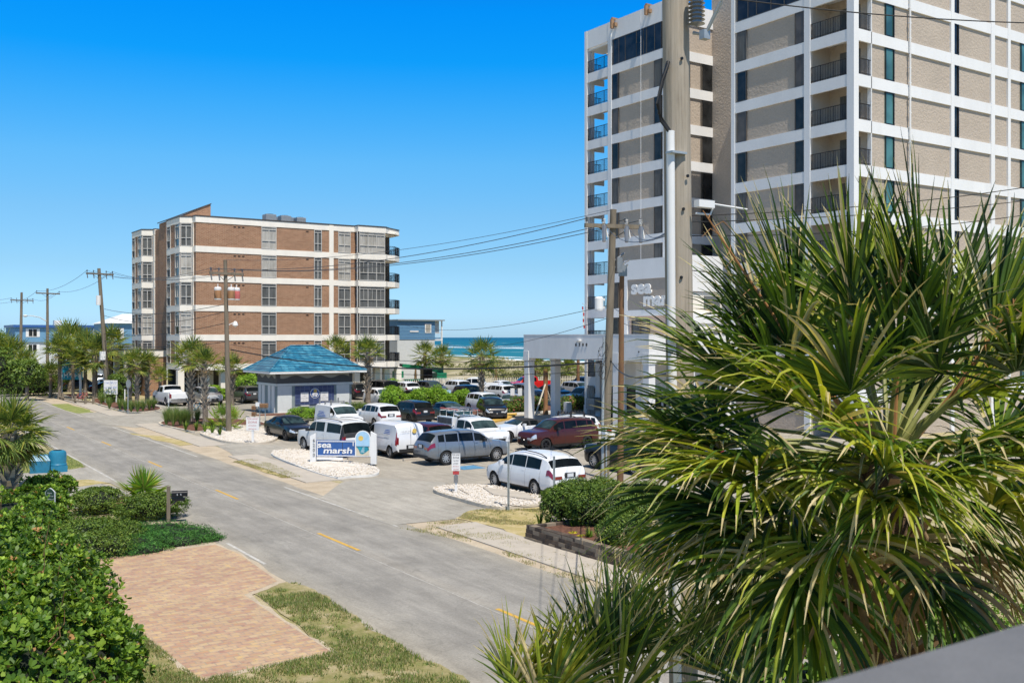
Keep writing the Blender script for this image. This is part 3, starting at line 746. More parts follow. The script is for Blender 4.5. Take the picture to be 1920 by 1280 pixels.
def trunk_mesh(h, r0, r1, boots, seed, lean=(0,0)):
    r = random.Random(seed); mb = MB(); n = 8; pts = []; rs = []
    for k in range(n+1):
        t = k/n; pts.append((lean[0]*t*t, lean[1]*t*t, h*t)); rs.append(r0+(r1-r0)*min(1,t*1.6)+ .03*max(0,t-.7)/.3 + (.05 if k == 0 else 0))
    mb.tube(pts, rs, 10, 0)
    if boots:
        nb = int(boots); ga = PI*(3-math.sqrt(5))
        for i in range(nb):
            t = .28+.72*i/nb; z = h*t; a = i*ga; rr = r0+(r1-r0)*min(1,t*1.6)+.01; cx, cy = lean[0]*t*t, lean[1]*t*t
            dx, dy = math.cos(a), math.sin(a); w = .10; px, py = -dy*w, dx*w; L = r.uniform(.26,.40); o = r.uniform(.14,.28)
            b0 = (cx+dx*rr*.8, cy+dy*rr*.8, z); b1 = (cx+dx*(rr+o), cy+dy*(rr+o), z+L)
            mb.add([(b0[0]+px,b0[1]+py,b0[2]),(b0[0]-px,b0[1]-py,b0[2]),(b1[0]-px*.5,b1[1]-py*.5,b1[2]),(b1[0]+px*.5,b1[1]+py*.5,b1[2]),
                    (b0[0]-dx*.02,b0[1]-dy*.02,b0[2]+.1),(b1[0]-dx*.05,b1[1]-dy*.05,b1[2]+.02)],
                   [(0,1,2,3),(4,5,2,1),(0,3,5,4),(3,2,5)], 1)
    return mb
def palm(x, y, h, label, crown=0, sc=1.0, r0=.17, boots=0, rz=0.0, group='palm trees', name='palm_tree', lean=(0,0), seed=1, z0=0.0):
    t = thing(name, label, 'palm tree', (x, y, z0), rz, group)
    trunk_mesh(h, r0, r0*.92, boots, seed, lean).build('trunk', [M['bark'], M['boot']], t, smooth=50)
    if not _crowns:
        for a in ((30,.95,.85,18,3,-.6,6),(24,.8,.75,16,5,-.3,3),(34,1.0,.8,16,9,-.9,9)):
            mb = crown_mesh(*a); me = mb.build('crown', PALM_M); _crowns.append(me.data); bpy.data.objects.remove(me)
    c = bpy.data.objects.new('crown', _crowns[crown]); C.objects.link(c); c.parent = t; c.location = (lean[0], lean[1], h); c.scale = (sc, sc, sc)
    return t
def palm_at(px, pby, pty, label, **kw):
    p = ground(px, pby); z = FL*EYE/(pby-HZ); h = EYE-(pty-HZ)*z/FL
    return palm(p.x, p.y, h, label, **kw)

# --- palms around the lots
palm_at(357, 793, 668, 'tall palm with criss-cross boots, left of the two in the mulch bed by the street', sc=1.15, boots=60, r0=.23, seed=1, group='palms in the near mulch bed')
palm_at(385, 800, 682, 'palm with criss-cross boots, right of the two in the mulch bed by the street', crown=1, sc=1.12, boots=56, r0=.20, seed=2, rz=1, lean=(-.1,.1), group='palms in the near mulch bed')
palm_at(435, 760, 690, 'palm standing right behind the pole with three transformers', crown=1, sc=1.3, boots=34, r0=.22, seed=3, rz=2)
palm_at(690, 768, 660, 'palm with yellow-green crown between the blue-roofed kiosk and the white car', crown=1, sc=1.3, boots=60, r0=.26, seed=4, rz=3)
palm_at(632, 752, 655, 'palm crown showing just above the right end of the blue roof', crown=2, sc=1.2, boots=20, seed=5, rz=.5)
palm_at(903, 757, 668, 'palm with drooping side fronds in front of the ocean gap', crown=2, sc=1.45, boots=56, r0=.24, seed=6, rz=1.4)
palm_at(797, 731, 664, 'left palm of the pair in front of the grey and blue beach house', crown=2, sc=1.35, boots=0, r0=.22, seed=7, rz=.8, group='pair of palms by the beach house')
palm_at(829, 729, 667, 'right palm of the pair in front of the grey and blue beach house', crown=2, sc=1.2, boots=0, r0=.20, seed=8, rz=2.8, group='pair of palms by the beach house')
palm_at(1003, 722, 683, 'short palm behind the left canopy column', crown=0, sc=1.4, r0=.25, seed=9, rz=.8)
palm_at(1066, 722, 690, 'bushy palm behind the parked cars seen between the canopy columns', crown=0, sc=1.3, r0=.25, seed=10, rz=2)
for i, (px, b, t, c, s, tr, lb) in enumerate([
    (112, 748, 655, 1, 1.15, .2, 'slim palm beside the light pole, left end of the palm row'),
    (131, 735, 640, 0, 1.5, .26, 'broad palm behind the far light pole, highest crown of the left group'),
    (137, 748, 678, 1, 1.25, .17, 'lower palm in front of the group, above the teal sign'),
    (160, 742, 654, 0, 1.3, .22, 'palm with shaggy crown left of the dark-trunked palm'),
    (178, 747, 664, 2, 1.3, .30, 'palm with thick dark trunk just left of the leaning pole'),
    (206, 742, 645, 0, 1.25, .22, 'palm directly behind the leaning utility pole'),
    (224, 735, 668, 1, 1.0, .2, 'small palm right of the leaning pole'),
    (243, 768, 682, 0, .72, .2, 'leftmost palm of the close trio by the third driveway'),
    (257, 770, 678, 2, .78, .2, 'middle palm of the close trio by the third driveway'),
    (276, 768, 684, 1, .85, .2, 'rightmost palm of the close trio by the third driveway'),
    (95, 745, 700, 1, 1.0, .18, 'short palm with yellow skirt at the foot of the light pole'),
    (20, 728, 668, 0, 1.6, .3, 'dark palm at the left edge of the view beyond the street'),
    (-8, 728, 660, 2, 1.7, .3, 'dark palm half cut by the left edge of the view'),
    (48, 730, 680, 2, 1.2, .26, 'palm behind the farthest left utility pole'),
    (300, 758, 706, 1, .7, .16, 'young low palm by the white pickup front')]):
    palm_at(px, b, t, lb, crown=c, sc=s*1.3, r0=tr, seed=20+i, rz=i*1.3, boots=24 if i in (7,8,9) else 0, group='palms along the far street')
# near-left palm
NP = palm_at(18, 968, 812, 'near palm with dark trunk cut by the left edge, behind the hedges', crown=0, sc=1.45, boots=60, r0=.30, seed=50, rz=.3, group=None)
for c_ in list(NP.children):
    if c_.name.startswith('crown'):
        mb = crown_mesh(38, .95, 1.0, 30, 77, -.85, 12, segw=.06, ks=5, droop=1.5); o_ = mb.build('crown', PALM_M, NP); o_.location = c_.location; bpy.data.objects.remove(c_)
# yellowing palmetto in mulch bed
def palmetto(x, y, label, n, pl, bl, seed, mats, low=.05, dead=6, up=.0, group=None, name='palmetto', nseg=22, segw=.06, z0=0.0):
    t = thing(name, label, 'palm shrub', (x, y, z0), group=group); r = random.Random(seed)
    mb = MB(); ga = PI*(3-math.sqrt(5))
    for i in range(n):
        k = i/(n-1); el = 1.4+(low-1.4)*k; a = i*ga
        frond(mb, (0,0,up), (math.cos(a)*math.cos(el), math.sin(a)*math.cos(el), math.sin(el)), pl*r.uniform(.8,1.1), bl*r.uniform(.85,1.1), nseg, .35+.4*k, r, segw=segw, ks=3, stiff=.4)
    mb.build('fronds', mats, t)
    mb = MB(); mb.tube([(0,0,0),(0,0,max(.1,up))], [.16,.14], 8, 0)
    mb.build('trunk', [M['bark']], t)
    if dead:
        mb = MB()
        for i in range(dead):
            a = i*ga; frond(mb, (0,0,up), (math.cos(a),math.sin(a),-.15), pl*.75, bl*.8, 14, 1.5, r, mats=(0,0), pm=0, segw=.09, ks=3)
        mb.build('dead_skirt', M['dead'], t)
    return t
YEL = [M['lime0'],M['palm2'],M['palm1'],M['lime2'],M['petiole'],M['dead']]
p = ground(424, 806); palmetto(p.x, p.y, 'yellow-green palmetto clump below the transformer pole', 26, 1.25, .65, 4, YEL, up=.25, dead=4)
p = ground(266, 968); palmetto(p.x, p.y, 'small bright fan palm with a dead thatch skirt behind the clipped bushes', 6, .45, .85, 11, [M['lime1'],M['lime0'],M['palm2'],M['palm1'],M['petiole'],M['dead']], low=.35, dead=20, up=.75, nseg=34, segw=.075)

# --- shrubs left
def blob_shrub(px, py, lab, rx, ry, h, n, size, mats, seed, name='clipped_bush', group=None, **kw):
    p = ground(px, py); return shrub(name, lab, 'bush', p.x, p.y, [(0,0,h*.5,rx,ry,h*.56)], n, size, mats, seed, group, **kw)
blob_shrub(185, 962, 'rounded clipped bush left of the small fan palm', 1.15, 1.0, .95, 9000, .075, HEDGE, 1, clumps=40, clump_r=.25)
blob_shrub(284, 974, 'wide clipped bush behind the mailbox post', 1.45, .75, .95, 11000, .075, HEDGE, 2, clumps=44, clump_r=.25)
blob_shrub(86, 945, 'bright loose bush by the near driveway, topmost of the left bushes', 1.05, 1.0, 1.2, 4500, .10, GLOSSY, 3, clumps=20)
blob_shrub(62, 985, 'glossy bush behind the small green sign', 1.3, 1.1, 1.3, 5000, .10, GLOSSY, 4, clumps=20)
p = ground(150, 1030); shrub('spreading_bush', 'low spreading bush between the green sign and the juniper mat', 'bush', p.x, p.y,
    [(0,0,.3,1.6,1.4,.75),(.9,.6,.25,1.3,1.1,.6),(-1.2,-.6,.3,1.3,1.3,.75),(.3,-1.3,.25,1.3,.9,.55),(-.4,1.4,.3,1.2,1,.7)], 26000, .08, HEDGE, 6, clumps=44, clump_r=.3)
def juniper():
    p = ground(290, 1022); t = thing('juniper_mat', 'dark green juniper mat spreading at the corner of the paved drive', 'ground shrub', (p.x, p.y, 0))
    bl = []
    for (px, py, a, b, h) in [(205,1038,1.1,.9,.34),(250,1028,1.2,.9,.38),(300,1016,1.3,.9,.36),(345,1006,1.2,.9,.34),(378,1012,.8,.7,.25),(395,1013,.45,.5,.16),(300,1000,1.3,.9,.4),(240,1005,1.2,.9,.42),(215,1022,1,.9,.4),(340,1020,1,.6,.28),(270,1036,.9,.5,.26)]:
        q = ground(px, py); bl.append((q.x-p.x, q.y-p.y, .05, a, b, h))
    leaves('foliage', bl, 26000, .085, JUNI, t, 8, clumps=30, clump_r=.35, aspect=.22, up=.8)
    MB().tube([(0,0,0),(.2,.1,.15)], .03, 6).build('stem', M['wood_grey'], t)
juniper()
def big_shrub():
    t = thing('glossy_shrub', 'large glossy green shrub filling the lower left corner', 'bush', tuple(ground(60, 1560).xy)+(0,))
    o = t.location; bl = []
    for (px, py, z, r) in [(95,1165,16,1.35),(20,1120,18,1.5),(185,1215,14.6,.78),(60,1250,13,1.25),(150,1290,13,1.05),(110,1085,19.5,1.05),(-40,1220,14,1.5),(40,1040,22.5,1.2),(0,1330,12,1.3),(215,1265,13.6,.58),(20,1300,11.6,1.0),(110,1320,11.8,.8),(160,1250,13.4,.7),(130,1180,15,.95)]:
        q = at_depth(px-36, py, z); bl.append((q.x-o.x, q.y-o.y, q.z, r, r, r*.95))
    rosettes('foliage', bl, 30000, .088, GLOSSY5, t, 9, clumps=60, clump_r=.27)
    mb = MB(); r = random.Random(3)
    for b in bl:
        mb.tube([(b[0]*.6,b[1]*.6,0),(b[0]*.85,b[1]*.85,b[2]*.5),(b[0],b[1],b[2])], [.07,.05,.03], 6)
    mb.build('stem', M['wood_grey'], t)
    for k in range(40):
        mb = MB()
        b = bl[k % len(bl)]; a = r.uniform(0, 2*PI); el = r.uniform(.2, 1.4); d = Vector((math.cos(a)*math.cos(el), math.sin(a)*math.cos(el), math.sin(el))); q = Vector(b[:3])+d*b[3]*.8
        mb.tube([q, q+d*.22+Vector((0,0,.05)), q+d*b[3]*.2+Vector((r.uniform(-.05,.05),r.uniform(-.05,.05),.22))], [.008,.006,.003], 5)
        mb.build('twig', M['wood_brown'], t)
big_shrub()
# mid-left row of looser bushes behind the big shrub
blob_shrub(20, 1030, 'glossy bush at the left edge between the sign and the big shrub', 1.7, 1.5, 1.6, 7000, .10, GLOSSY, 12, clumps=22)
# right retaining-wall hedges
def hedge_at(px, py, lab, rx, ry, h, n, seed, z0=.35, name='hedge_bush', mats=HEDGE, size=.08, group='hedges in the walled bed'):
    p = ground(px, py, z0); shrub(name, lab, 'hedge', p.x, p.y, [(0,0,z0+h*.5,rx,ry,h*.55)], n, size, mats, seed, group, clumps=36, clump_r=.3)
hedge_at(1052, 980, 'leftmost dark hedge in the stone-walled bed', .75, .7, 1.25, 8000, 21)
hedge_at(1103, 985, 'middle hedge in the stone-walled bed', .85, .8, 1.35, 9000, 22)
hedge_at(1152, 985, 'hedge of the walled bed just under the palm fronds', .95, .9, 1.4, 9000, 23)
hedge_at(1078, 968, 'dark hedge behind the gap between the first two in the stone-walled bed', .8, .7, 1.3, 6000, 25)
hedge_at(1128, 968, 'dark hedge behind the middle one in the stone-walled bed', .9, .7, 1.3, 6000, 26)
hedge_at(1165, 1020, 'low hedge at the wall under the palm fronds', .9, .6, .9, 6000, 27)
hedge_at(1215, 985, 'hedge of the walled bed hidden behind the palm fronds', 1.1, 1.0, 1.4, 8000, 24)
for i, (px, py) in enumerate([(1012,982),(1028,986),(1075,992),(1105,1012),(1130,1005)]):
    p = ground(px, py, .3); t = thing('leafy_plant', 'broad-leaved green plant along the front of the walled bed', 'plant', (p.x, p.y, .3), group='plants in the walled bed')
    mb = MB(); tuft(mb, 0, 0, 0, .42, 26, .30, .035, random.Random(i), 4); mb.build('blades', GLOSSY, t)
for i, (px, py) in enumerate([(1075,1004),(1092,1010)]):
    p = ground(px, py, .3); t = thing('yellow_flowers', 'low yellow flowering plant on the mulch of the walled bed', 'flowers', (p.x, p.y, .33), group='yellow flowers in the walled bed')
    leaves('petals', [(0,0,.03,.24,.2,.07)], 260, .05, [M['flower_yellow'], M['lime0']], t, 40+i, core=False, weights=[.7,.3])
# kiosk hedges and lime shrubs
def row_shrub(name, lab, cat, px, py, rx, ry, h, n, size, mats, seed, grp, z0=0):
    p = ground(px, py, z0); shrub(name, lab, cat, p.x, p.y, [(0,0,h*.5,rx,ry,h*.55)], n, size, mats, seed, grp, clumps=16)
KG = 'low hedges at the front of the kiosk'
for i, (px, py, lb, rx) in enumerate([(562,786,'low green hedge under the left window notice of the kiosk',1.1),(590,788,'red-tinged low hedge behind the white van',1.0),(668,776,'low clipped hedge between the kiosk and the palm',1.5),(642,778,'low hedge at the right corner of the kiosk',1.0)]):
    row_shrub('low_hedge', lb, 'hedge', px, py, rx, .7, 1.0, 2400, .09, LIME if i < 2 else HEDGE, 60+i, KG)
LG = 'feathery lime shrubs between the parking rows'
LM = ['leftmost','second','third','fourth','fifth','sixth']
for i, (px, py, rx, h) in enumerate([(738,773,1.1,2.2),(762,771,.75,1.5),(792,771,1.2,1.95),(820,770,.95,2.05),(843,768,.6,1.4),(868,765,.8,1.6)]):
    row_shrub('feathery_shrub', LM[i]+' of the bright lime feathery shrubs between the parking rows', 'bush', px, py, rx, 1.0, h, 3600, .17, LIME, 70+i, LG)
OG = 'oleander bushes on the kerbed island'
for i, (px, py, rx, h, lb) in enumerate([(952,776,1.1,1.1,'pink-flecked oleander just left of the signpost'),(975,775,1.2,1.5,'pink-flecked oleander behind the left canopy column'),(1005,773,1.1,1.35,'oleander around the braced young palm'),(1058,772,1.3,1.3,'dark oleander left of the pale blue van'),(1085,771,1.3,1.4,'dark oleander in front of the pale blue van'),(925,780,.7,.7,'small oleander by the yellow kerb')]):
    p = ground(px, py); t = thing('oleander', lb, 'bush', (p.x, p.y, 0), group=OG)
    leaves('foliage', [(0,0,h*.5,rx,.9,h*.55)], 2200, .14, [M['hedge0'],M['hedge1'],M['lime1'],M['flower_red']], t, 80+i, clumps=14, weights=[.4,.34,.14,.12])
# bright bushes in front of the brick building
BG = 'bright bushes in front of the brick building'
for i, (px, py, r_, h, lb) in enumerate([(398,752,1.0,1.6,'bright bush left of the transformer pole'),(468,752,1.6,2.6,'large bright bush at the left eave of the kiosk'),(735,738,1.5,1.6,'bright bush behind the white cars by the picket fence'),(416,750,1.2,1.2,'low bright bush right behind the transformer pole')]):
    row_shrub('bright_bush', lb, 'bush', px, py, r_, r_, h, 2200, .2, LIME, 90+i, BG)
# fountain grass tufts in beds
def grass_clump(px, py, lab, h, n, sp, mats, seed, z=.15, group='grass clumps in the mulch beds', w=.016):
    p = ground(px, py, z); t = thing('grass_clump', lab, 'grass clump', (p.x, p.y, z), group=group)
    mb = MB(); tuft(mb, 0, 0, 0, h, n, sp, w, random.Random(seed), 4); mb.build('blades', mats, t)
FG = [M['blade2'],M['blade0'],M['juniper0'],M['blade1']]
for i, (px, py) in enumerate([(312,796),(325,798),(338,797),(330,790),(345,793),(352,796),(318,790),(370,792)]):
    grass_clump(px, py, 'hazy grey-green grass clump at the left end of the near mulch bed', 1.35, 330, .85, FG, i, w=.010)
for i, (px, py) in enumerate([(348,806),(368,806),(384,809),(398,812),(412,815),(470,803),(400,803)]):
    grass_clump(px, py, 'spiky dark agave-like clump at the front of the near mulch bed', .7, 46, .5, GLOSSY, 30+i, group='spiky clumps in the near mulch bed', w=.035)
for i, (px, py) in enumerate([(225,768),(235,770),(246,772),(258,772),(268,770),(288,766),(280,768),(205,766),(190,757)]):
    grass_clump(px, py, 'grass clump in the mulch bed by the blue and white sign', 1.2, 240, .8, FG, 50+i, w=.012, group='grass clumps by the blue and white sign')
for i, (px, py, r_, h) in enumerate([(222,748,1.5,2.6),(212,756,1.2,1.8),(236,742,1.6,2.4)]):
    row_shrub('dark_shrub', ['tall dark shrub right behind the blue and white sign','dark shrub at the right leg of the blue and white sign','dark shrub behind the close trio of palms'][i], 'bush', px, py, r_, r_, h, 2400, .2, HEDGE, 120+i, 'dark shrubs by the blue and white sign')
row_shrub('hedge_bush', 'low green hedge beside the dark bin enclosure', 'hedge', 55, 742, 4.5, 2.5, 2.4, 4000, .25, HEDGE, 130, None)
row_shrub('round_bush', 'round dark bush left of the far dark bin enclosure', 'bush', 18, 738, 5, 3, 3.5, 4000, .3, HEDGE, 131, None)
# far wood at the end of the street (one mass)
def far_wood():
    r = random.Random(5); bl = []
    for i in range(46):
        y = 235+r.uniform(0,60); x = -75+i*3.0+r.uniform(-2,2)
        if 18 < x < 34: continue
        bl.append((x, y, 2.5+r.uniform(0,1.5), 4, 4, 3.2+r.uniform(0,1.5)))
    tag(leaves('tree_belt', bl, 26000, .7, HEDGE, None, 14, clumps=10), 'distant low belt of dark trees beyond the street end', 'trees', kind='stuff')
far_wood()
def left_trees():
    bl = []
    r = random.Random(6)
    for (px, py, z, R) in [(-20,690,85,2.4),(50,700,105,1.8)]:
        p = at_depth(px, py, z)
        t = thing('broadleaf_tree', {8:'dark leafy tree at the left edge',-20:'dark leafy tree cut by the left edge',30:'rounded dark tree left of the farthest pole',50:'small dark tree at the foot of the farthest pole'}[px]+(' standing behind' if py == 655 else ''), 'tree', (p.x, p.y, 0), group='leafy trees at the left edge')
        leaves('crown', [(0,0,p.z,R,R,R*.8),(R*.5,0,p.z-R*.3,R*.7,R*.7,R*.6)], 3800, .26, HEDGE, t, int(z), clumps=16)
        MB().tube([(0,0,0),(.1,0,p.z)], [.22,.12], 8).build('trunk', M['bark'], t)
left_trees()
# dune vegetation
def dune_plants():
    r = random.Random(11); bl = []
    for i in range(420):
        x = 84+r.uniform(0,52); y = r.uniform(62,330)
        if x < 92 and y < 112: continue
        if abs(x-(98+.12*(y-100))) < 3: continue
        s = r.uniform(.5,1.5); bl.append((x, y, dune_h(x,y)+s*.25, s*1.4, s*1.4, s*.62))
    tag(leaves('dune_scrub', bl, 42000, .34, DUNE, None, 15, clumps=7, core=False, up=.8), 'grey-green scrub covering the sand dunes', 'scrub', kind='stuff')
    bl = []
    for i in range(36):
        x = 76+r.uniform(0,22); y = 108+r.uniform(0,18); s = r.uniform(.5,1.2); bl.append((x,y,.5*s+.2,s*1.3,s*1.3,s*.8))
    tag(leaves('dune_scrub', bl, 9000, .24, DUNE, None, 16, clumps=8), 'taller scrub right behind the picket fence', 'scrub', kind='stuff')
dune_plants()
# grass blades on the near lawn
def in_poly(x, y, poly):
    w = False; j = len(poly)-1
    for i in range(len(poly)):
        if (poly[i][1] > y) != (poly[j][1] > y) and x < (poly[j][0]-poly[i][0])*(y-poly[i][1])/(poly[j][1]-poly[i][1])+poly[i][0]: w = not w
        j = i
    return w
def lawn_blades(polys, n, seed, mats, name, label, h=.075, thr=.0):
    r = np.random.RandomState(seed); V = []; mi = []
    for poly in polys:
        xs = [p[0] for p in poly]; ys = [p[1] for p in poly]; k = 0; tries = 0
        while k < n and tries < n*12:
            tries += 1; x = r.uniform(min(xs), max(xs)); y = r.uniform(min(ys), max(ys))
            f = mnoise.noise((x*.55,y*.55,3.1))*1.6+mnoise.noise((x*1.9,y*1.9,7.7))*1.2+mnoise.noise((x*6,y*6,1.7))*.7+r.uniform(-.5,.5)
            if f < thr or not in_poly(x, y, poly): continue
            k += 1
            a = r.uniform(0, 2*PI); hh = h*r.uniform(.4,1.3); dx, dy = math.cos(a)*.010, math.sin(a)*.012; lx, ly = r.uniform(-.05,.05), r.uniform(-.05,.05)
            V += [(x-dx,y-dy,.02),(x+dx,y+dy,.02),(x+lx,y+ly,.02+hh)]; mi.append(r.randint(0,len(mats)))
    F = np.arange(len(V)).reshape(-1,3)
    tag(np_mesh(name, V, F, mats, mi), label, 'grass', kind='stuff')
lawn_blades([gp((625,1224),(475,1112),(520,1092),(560,1094),(610,1120),(700,1180),(800,1240),(880,1280),(960,1400),(300,1400),(260,1290),(375,1276))], 30000, 2, BLADE, 'lawn_grass', 'thin grass growing around the near end of the paved drive', thr=.12)
lawn_blades([gp((253,1180),(375,1276),(300,1400),(230,1290),(200,1180))], 9000, 3, BLADE, 'lawn_grass', 'thin grass between the big shrub and the paved drive', thr=-.4)
lawn_blades([gp((858,972),(880,958),(950,952),(1035,948),(1000,985),(940,985))], 6000, 4, [M['blade3'],M['blade1'],M['dune3']], 'verge_grass', 'dry grass at the end of the stone wall', h=.06, thr=.1)
lawn_blades([gp((735,988),(860,975),(1000,1022),(1150,1078),(1080,1098),(900,1022))], 3800, 14, [M['blade3'],M['dune3'],M['blade1']], 'verge_grass', 'sparse dry grass on the sandy shoulder before the sidewalk', h=.07, thr=.25)
lawn_blades([gp((437,866),(470,862),(505,869),(540,884),(568,896),(528,896),(475,878))], 5000, 5, [M['blade3'],M['blade1'],M['dune3']], 'verge_grass', 'dry grass island between the street and the sidewalk', h=.07, thr=-.5)
lawn_blades([gp((0,850),(118,850),(162,876),(100,884),(0,890))], 7000, 6, BLADE, 'verge_grass', 'green verge beside the blue bins', h=.09, thr=-1)
# ------------------------------------------------------------------ the near palm on the right
FAN = [M['fan0'],M['fan1'],M['fan2'],M['fan3'],M['petiole'],M['fan4']]
def near_palm():
    t = thing('fan_palm', 'large near fan palm with long drooping leaflets filling the right side', 'palm tree', tuple(at_depth(1665, 860, 8).xy)+(0,))
    o = t.location; bud = at_depth(1665, 870, 8.0) - o; r = random.Random(4)
    # (hub px, hub py, depth, blade, droop, palette)
    L = [(1500,672,7.6,1.02,.42,0),(1440,640,8.3,.95,.35,0),(1727,590,7.9,1.15,.16,0),(1652,610,8.8,1.0,.25,2),(1590,640,8.6,1.0,.35,2),
         (1560,800,6.9,1.1,.75,2),(1480,760,7.4,1.05,.6,1),(1395,900,7.3,1.05,.70,2),(1420,830,8.2,1.0,.6,0),(1750,905,6.9,.95,.95,2),
         (1575,1010,7.0,.98,1.0,2),(1480,950,7.6,1.1,.9,1),(1892,700,7.3,1.0,.6,0),(1860,820,8.2,1.0,.7,1),(1690,1010,7.8,.9,1.2,1),
         (1820,1000,7.6,.85,1.2,1),(1620,700,9.0,1.0,.4,1),(1800,640,8.7,1.0,.35,1),(1960,600,8.2,1.1,.4,0),(1940,900,7.2,1.0,.9,1),
         (1330,800,8.8,.9,.5,0),(1560,900,8.8,1.0,.9,0),(1700,760,9.2,1.0,.6,1),(1640,930,6.6,.85,1.1,2),(1450,1040,8.4,.95,1.1,0),
         (1775,610,8.5,1.0,.14,0),(1500,600,8.1,1.0,.2,0),(1600,590,8.3,1.0,.18,1),(1700,600,8.0,1.0,.2,2),(1450,700,7.9,.95,.4,0),(1340,840,7.8,.95,.55,1),(1310,980,8.2,.9,.8,2),(1700,930,6.5,.8,.8,1),(1660,880,6.4,.85,.7,2),(1790,850,6.8,.85,.6,1),(1600,740,7.0,.9,.5,1),(1680,700,7.4,.9,.35,0),(1740,1080,7.2,.8,1.0,0),(1850,940,6.9,.85,.8,2),(1530,1130,7.6,.85,1.0,1),(1400,1120,8.2,.85,1.1,0),(1400,980,7.6,1.0,.9,1),(1340,930,8.0,1.0,.8,1),(1425,880,7.2,1.05,.8,2),(1370,1040,8.0,.95,1.0,1),(1500,1090,7.4,.95,1.2,1),(1300,860,8.3,1.0,.5,0),(1540,640,8.9,.95,.3,1),(1850,630,8.0,1.0,.25,1),(1370,720,8.2,.95,.45,1),(1900,1030,8.2,.8,1.2,2),(1620,1090,8.4,.85,1.3,0)]
    for k in range(20):
        a = k*2.399; el = r.uniform(-.9,1.1); rr = r.uniform(.7,1.5); q = bud+o+Vector((math.cos(a)*math.cos(el), math.sin(a)*math.cos(el), math.sin(el)))*rr
        dq = q-Vector((0,0,EYE)); zz = dq.x*SN+dq.y*CS; py_ = HZ-FL*dq.z/zz
        if py_ > 640: L.append((960+FL*(dq.x*CS-dq.y*SN)/zz, py_, zz, r.uniform(.8,1.0), .25+.5*(1.1-el), r.randrange(3)))
    for i, (px, py, z, bl, dr, pal) in enumerate(L):
        px += max(0, 1480-px)*.12; dr = min(dr, 1.0)*.95; bl *= .90 if px < 1470 else .98
        hub = at_depth(px, py, z) - o; d = hub-bud; pl = d.length
        mats = [(0,0,1,1),(0,1,1,2),(1,2,2,3)][pal]
        mb = MB()
        # petiole: gentle arc from bud to hub
        mid = bud+d*.5+Vector((0,0,.10)); ax = (hub-mid).normalized()
        mb.tube([bud+d*.04, bud+d*.28+Vector((0,0,.07)), mid, bud+d*.78+Vector((0,0,.06)), hub], [.032,.022,.017,.014,.010], 6, 4)
        fan_blade(mb, hub, ax, bl, 46, dr, r, mats)
        mb.build('frond', FAN, t)
    # hanging old fronds and trunk
    for i in range(7):
        a = i*2.4+1; d = Vector((math.cos(a)*.8, math.sin(a)*.8, -.75)); mb = MB()
        hub = bud+d*.85; mb.tube([bud+d*.05, bud+d*.4, hub], [.03,.02,.012], 5, 0)
        fan_blade(mb, hub, Vector((d.x*.5,d.y*.5,-1)).normalized(), .8, 26, 1.2, r, (0,0))
        mb.build('dead_frond', M['dead'], t)
    trunk_mesh(bud.z+.05, .20, .19, 60, 3).build('trunk', [M['near_bark'], M['near_boot']], t, smooth=50)
    # flower stalks
    for (px, py, z, qx, qy) in [(1318,395,7.6,1560,760),(1690,480,7.8,1700,760),(1905,560,7.6,1770,800),(1380,520,8.6,1540,800)]:
        e = at_depth(px, py, z)-o; s = bud + (at_depth(qx, qy, z)-o-bud)*.3; m_ = (s+e)*.5 + Vector((.0,0,-.06))
        mb = MB(); mb.tube([bud, s, m_, (m_+e)*.5+Vector((0,0,.0)), e], [.024,.020,.016,.010,.004], 6)
        for k in range(16):
            w = k/16; q = m_.lerp(e, w); a = r.uniform(0,6.28); L2 = .30*(1-w*.6)
            mb.tube([q, q+Vector((math.cos(a)*L2*.5, math.sin(a)*L2*.5, L2*.3)), q+Vector((math.cos(a)*L2, math.sin(a)*L2, -.02))], [.004,.003,.0015], 4)
        mb.build('flower_stalk', M['stem'], t)
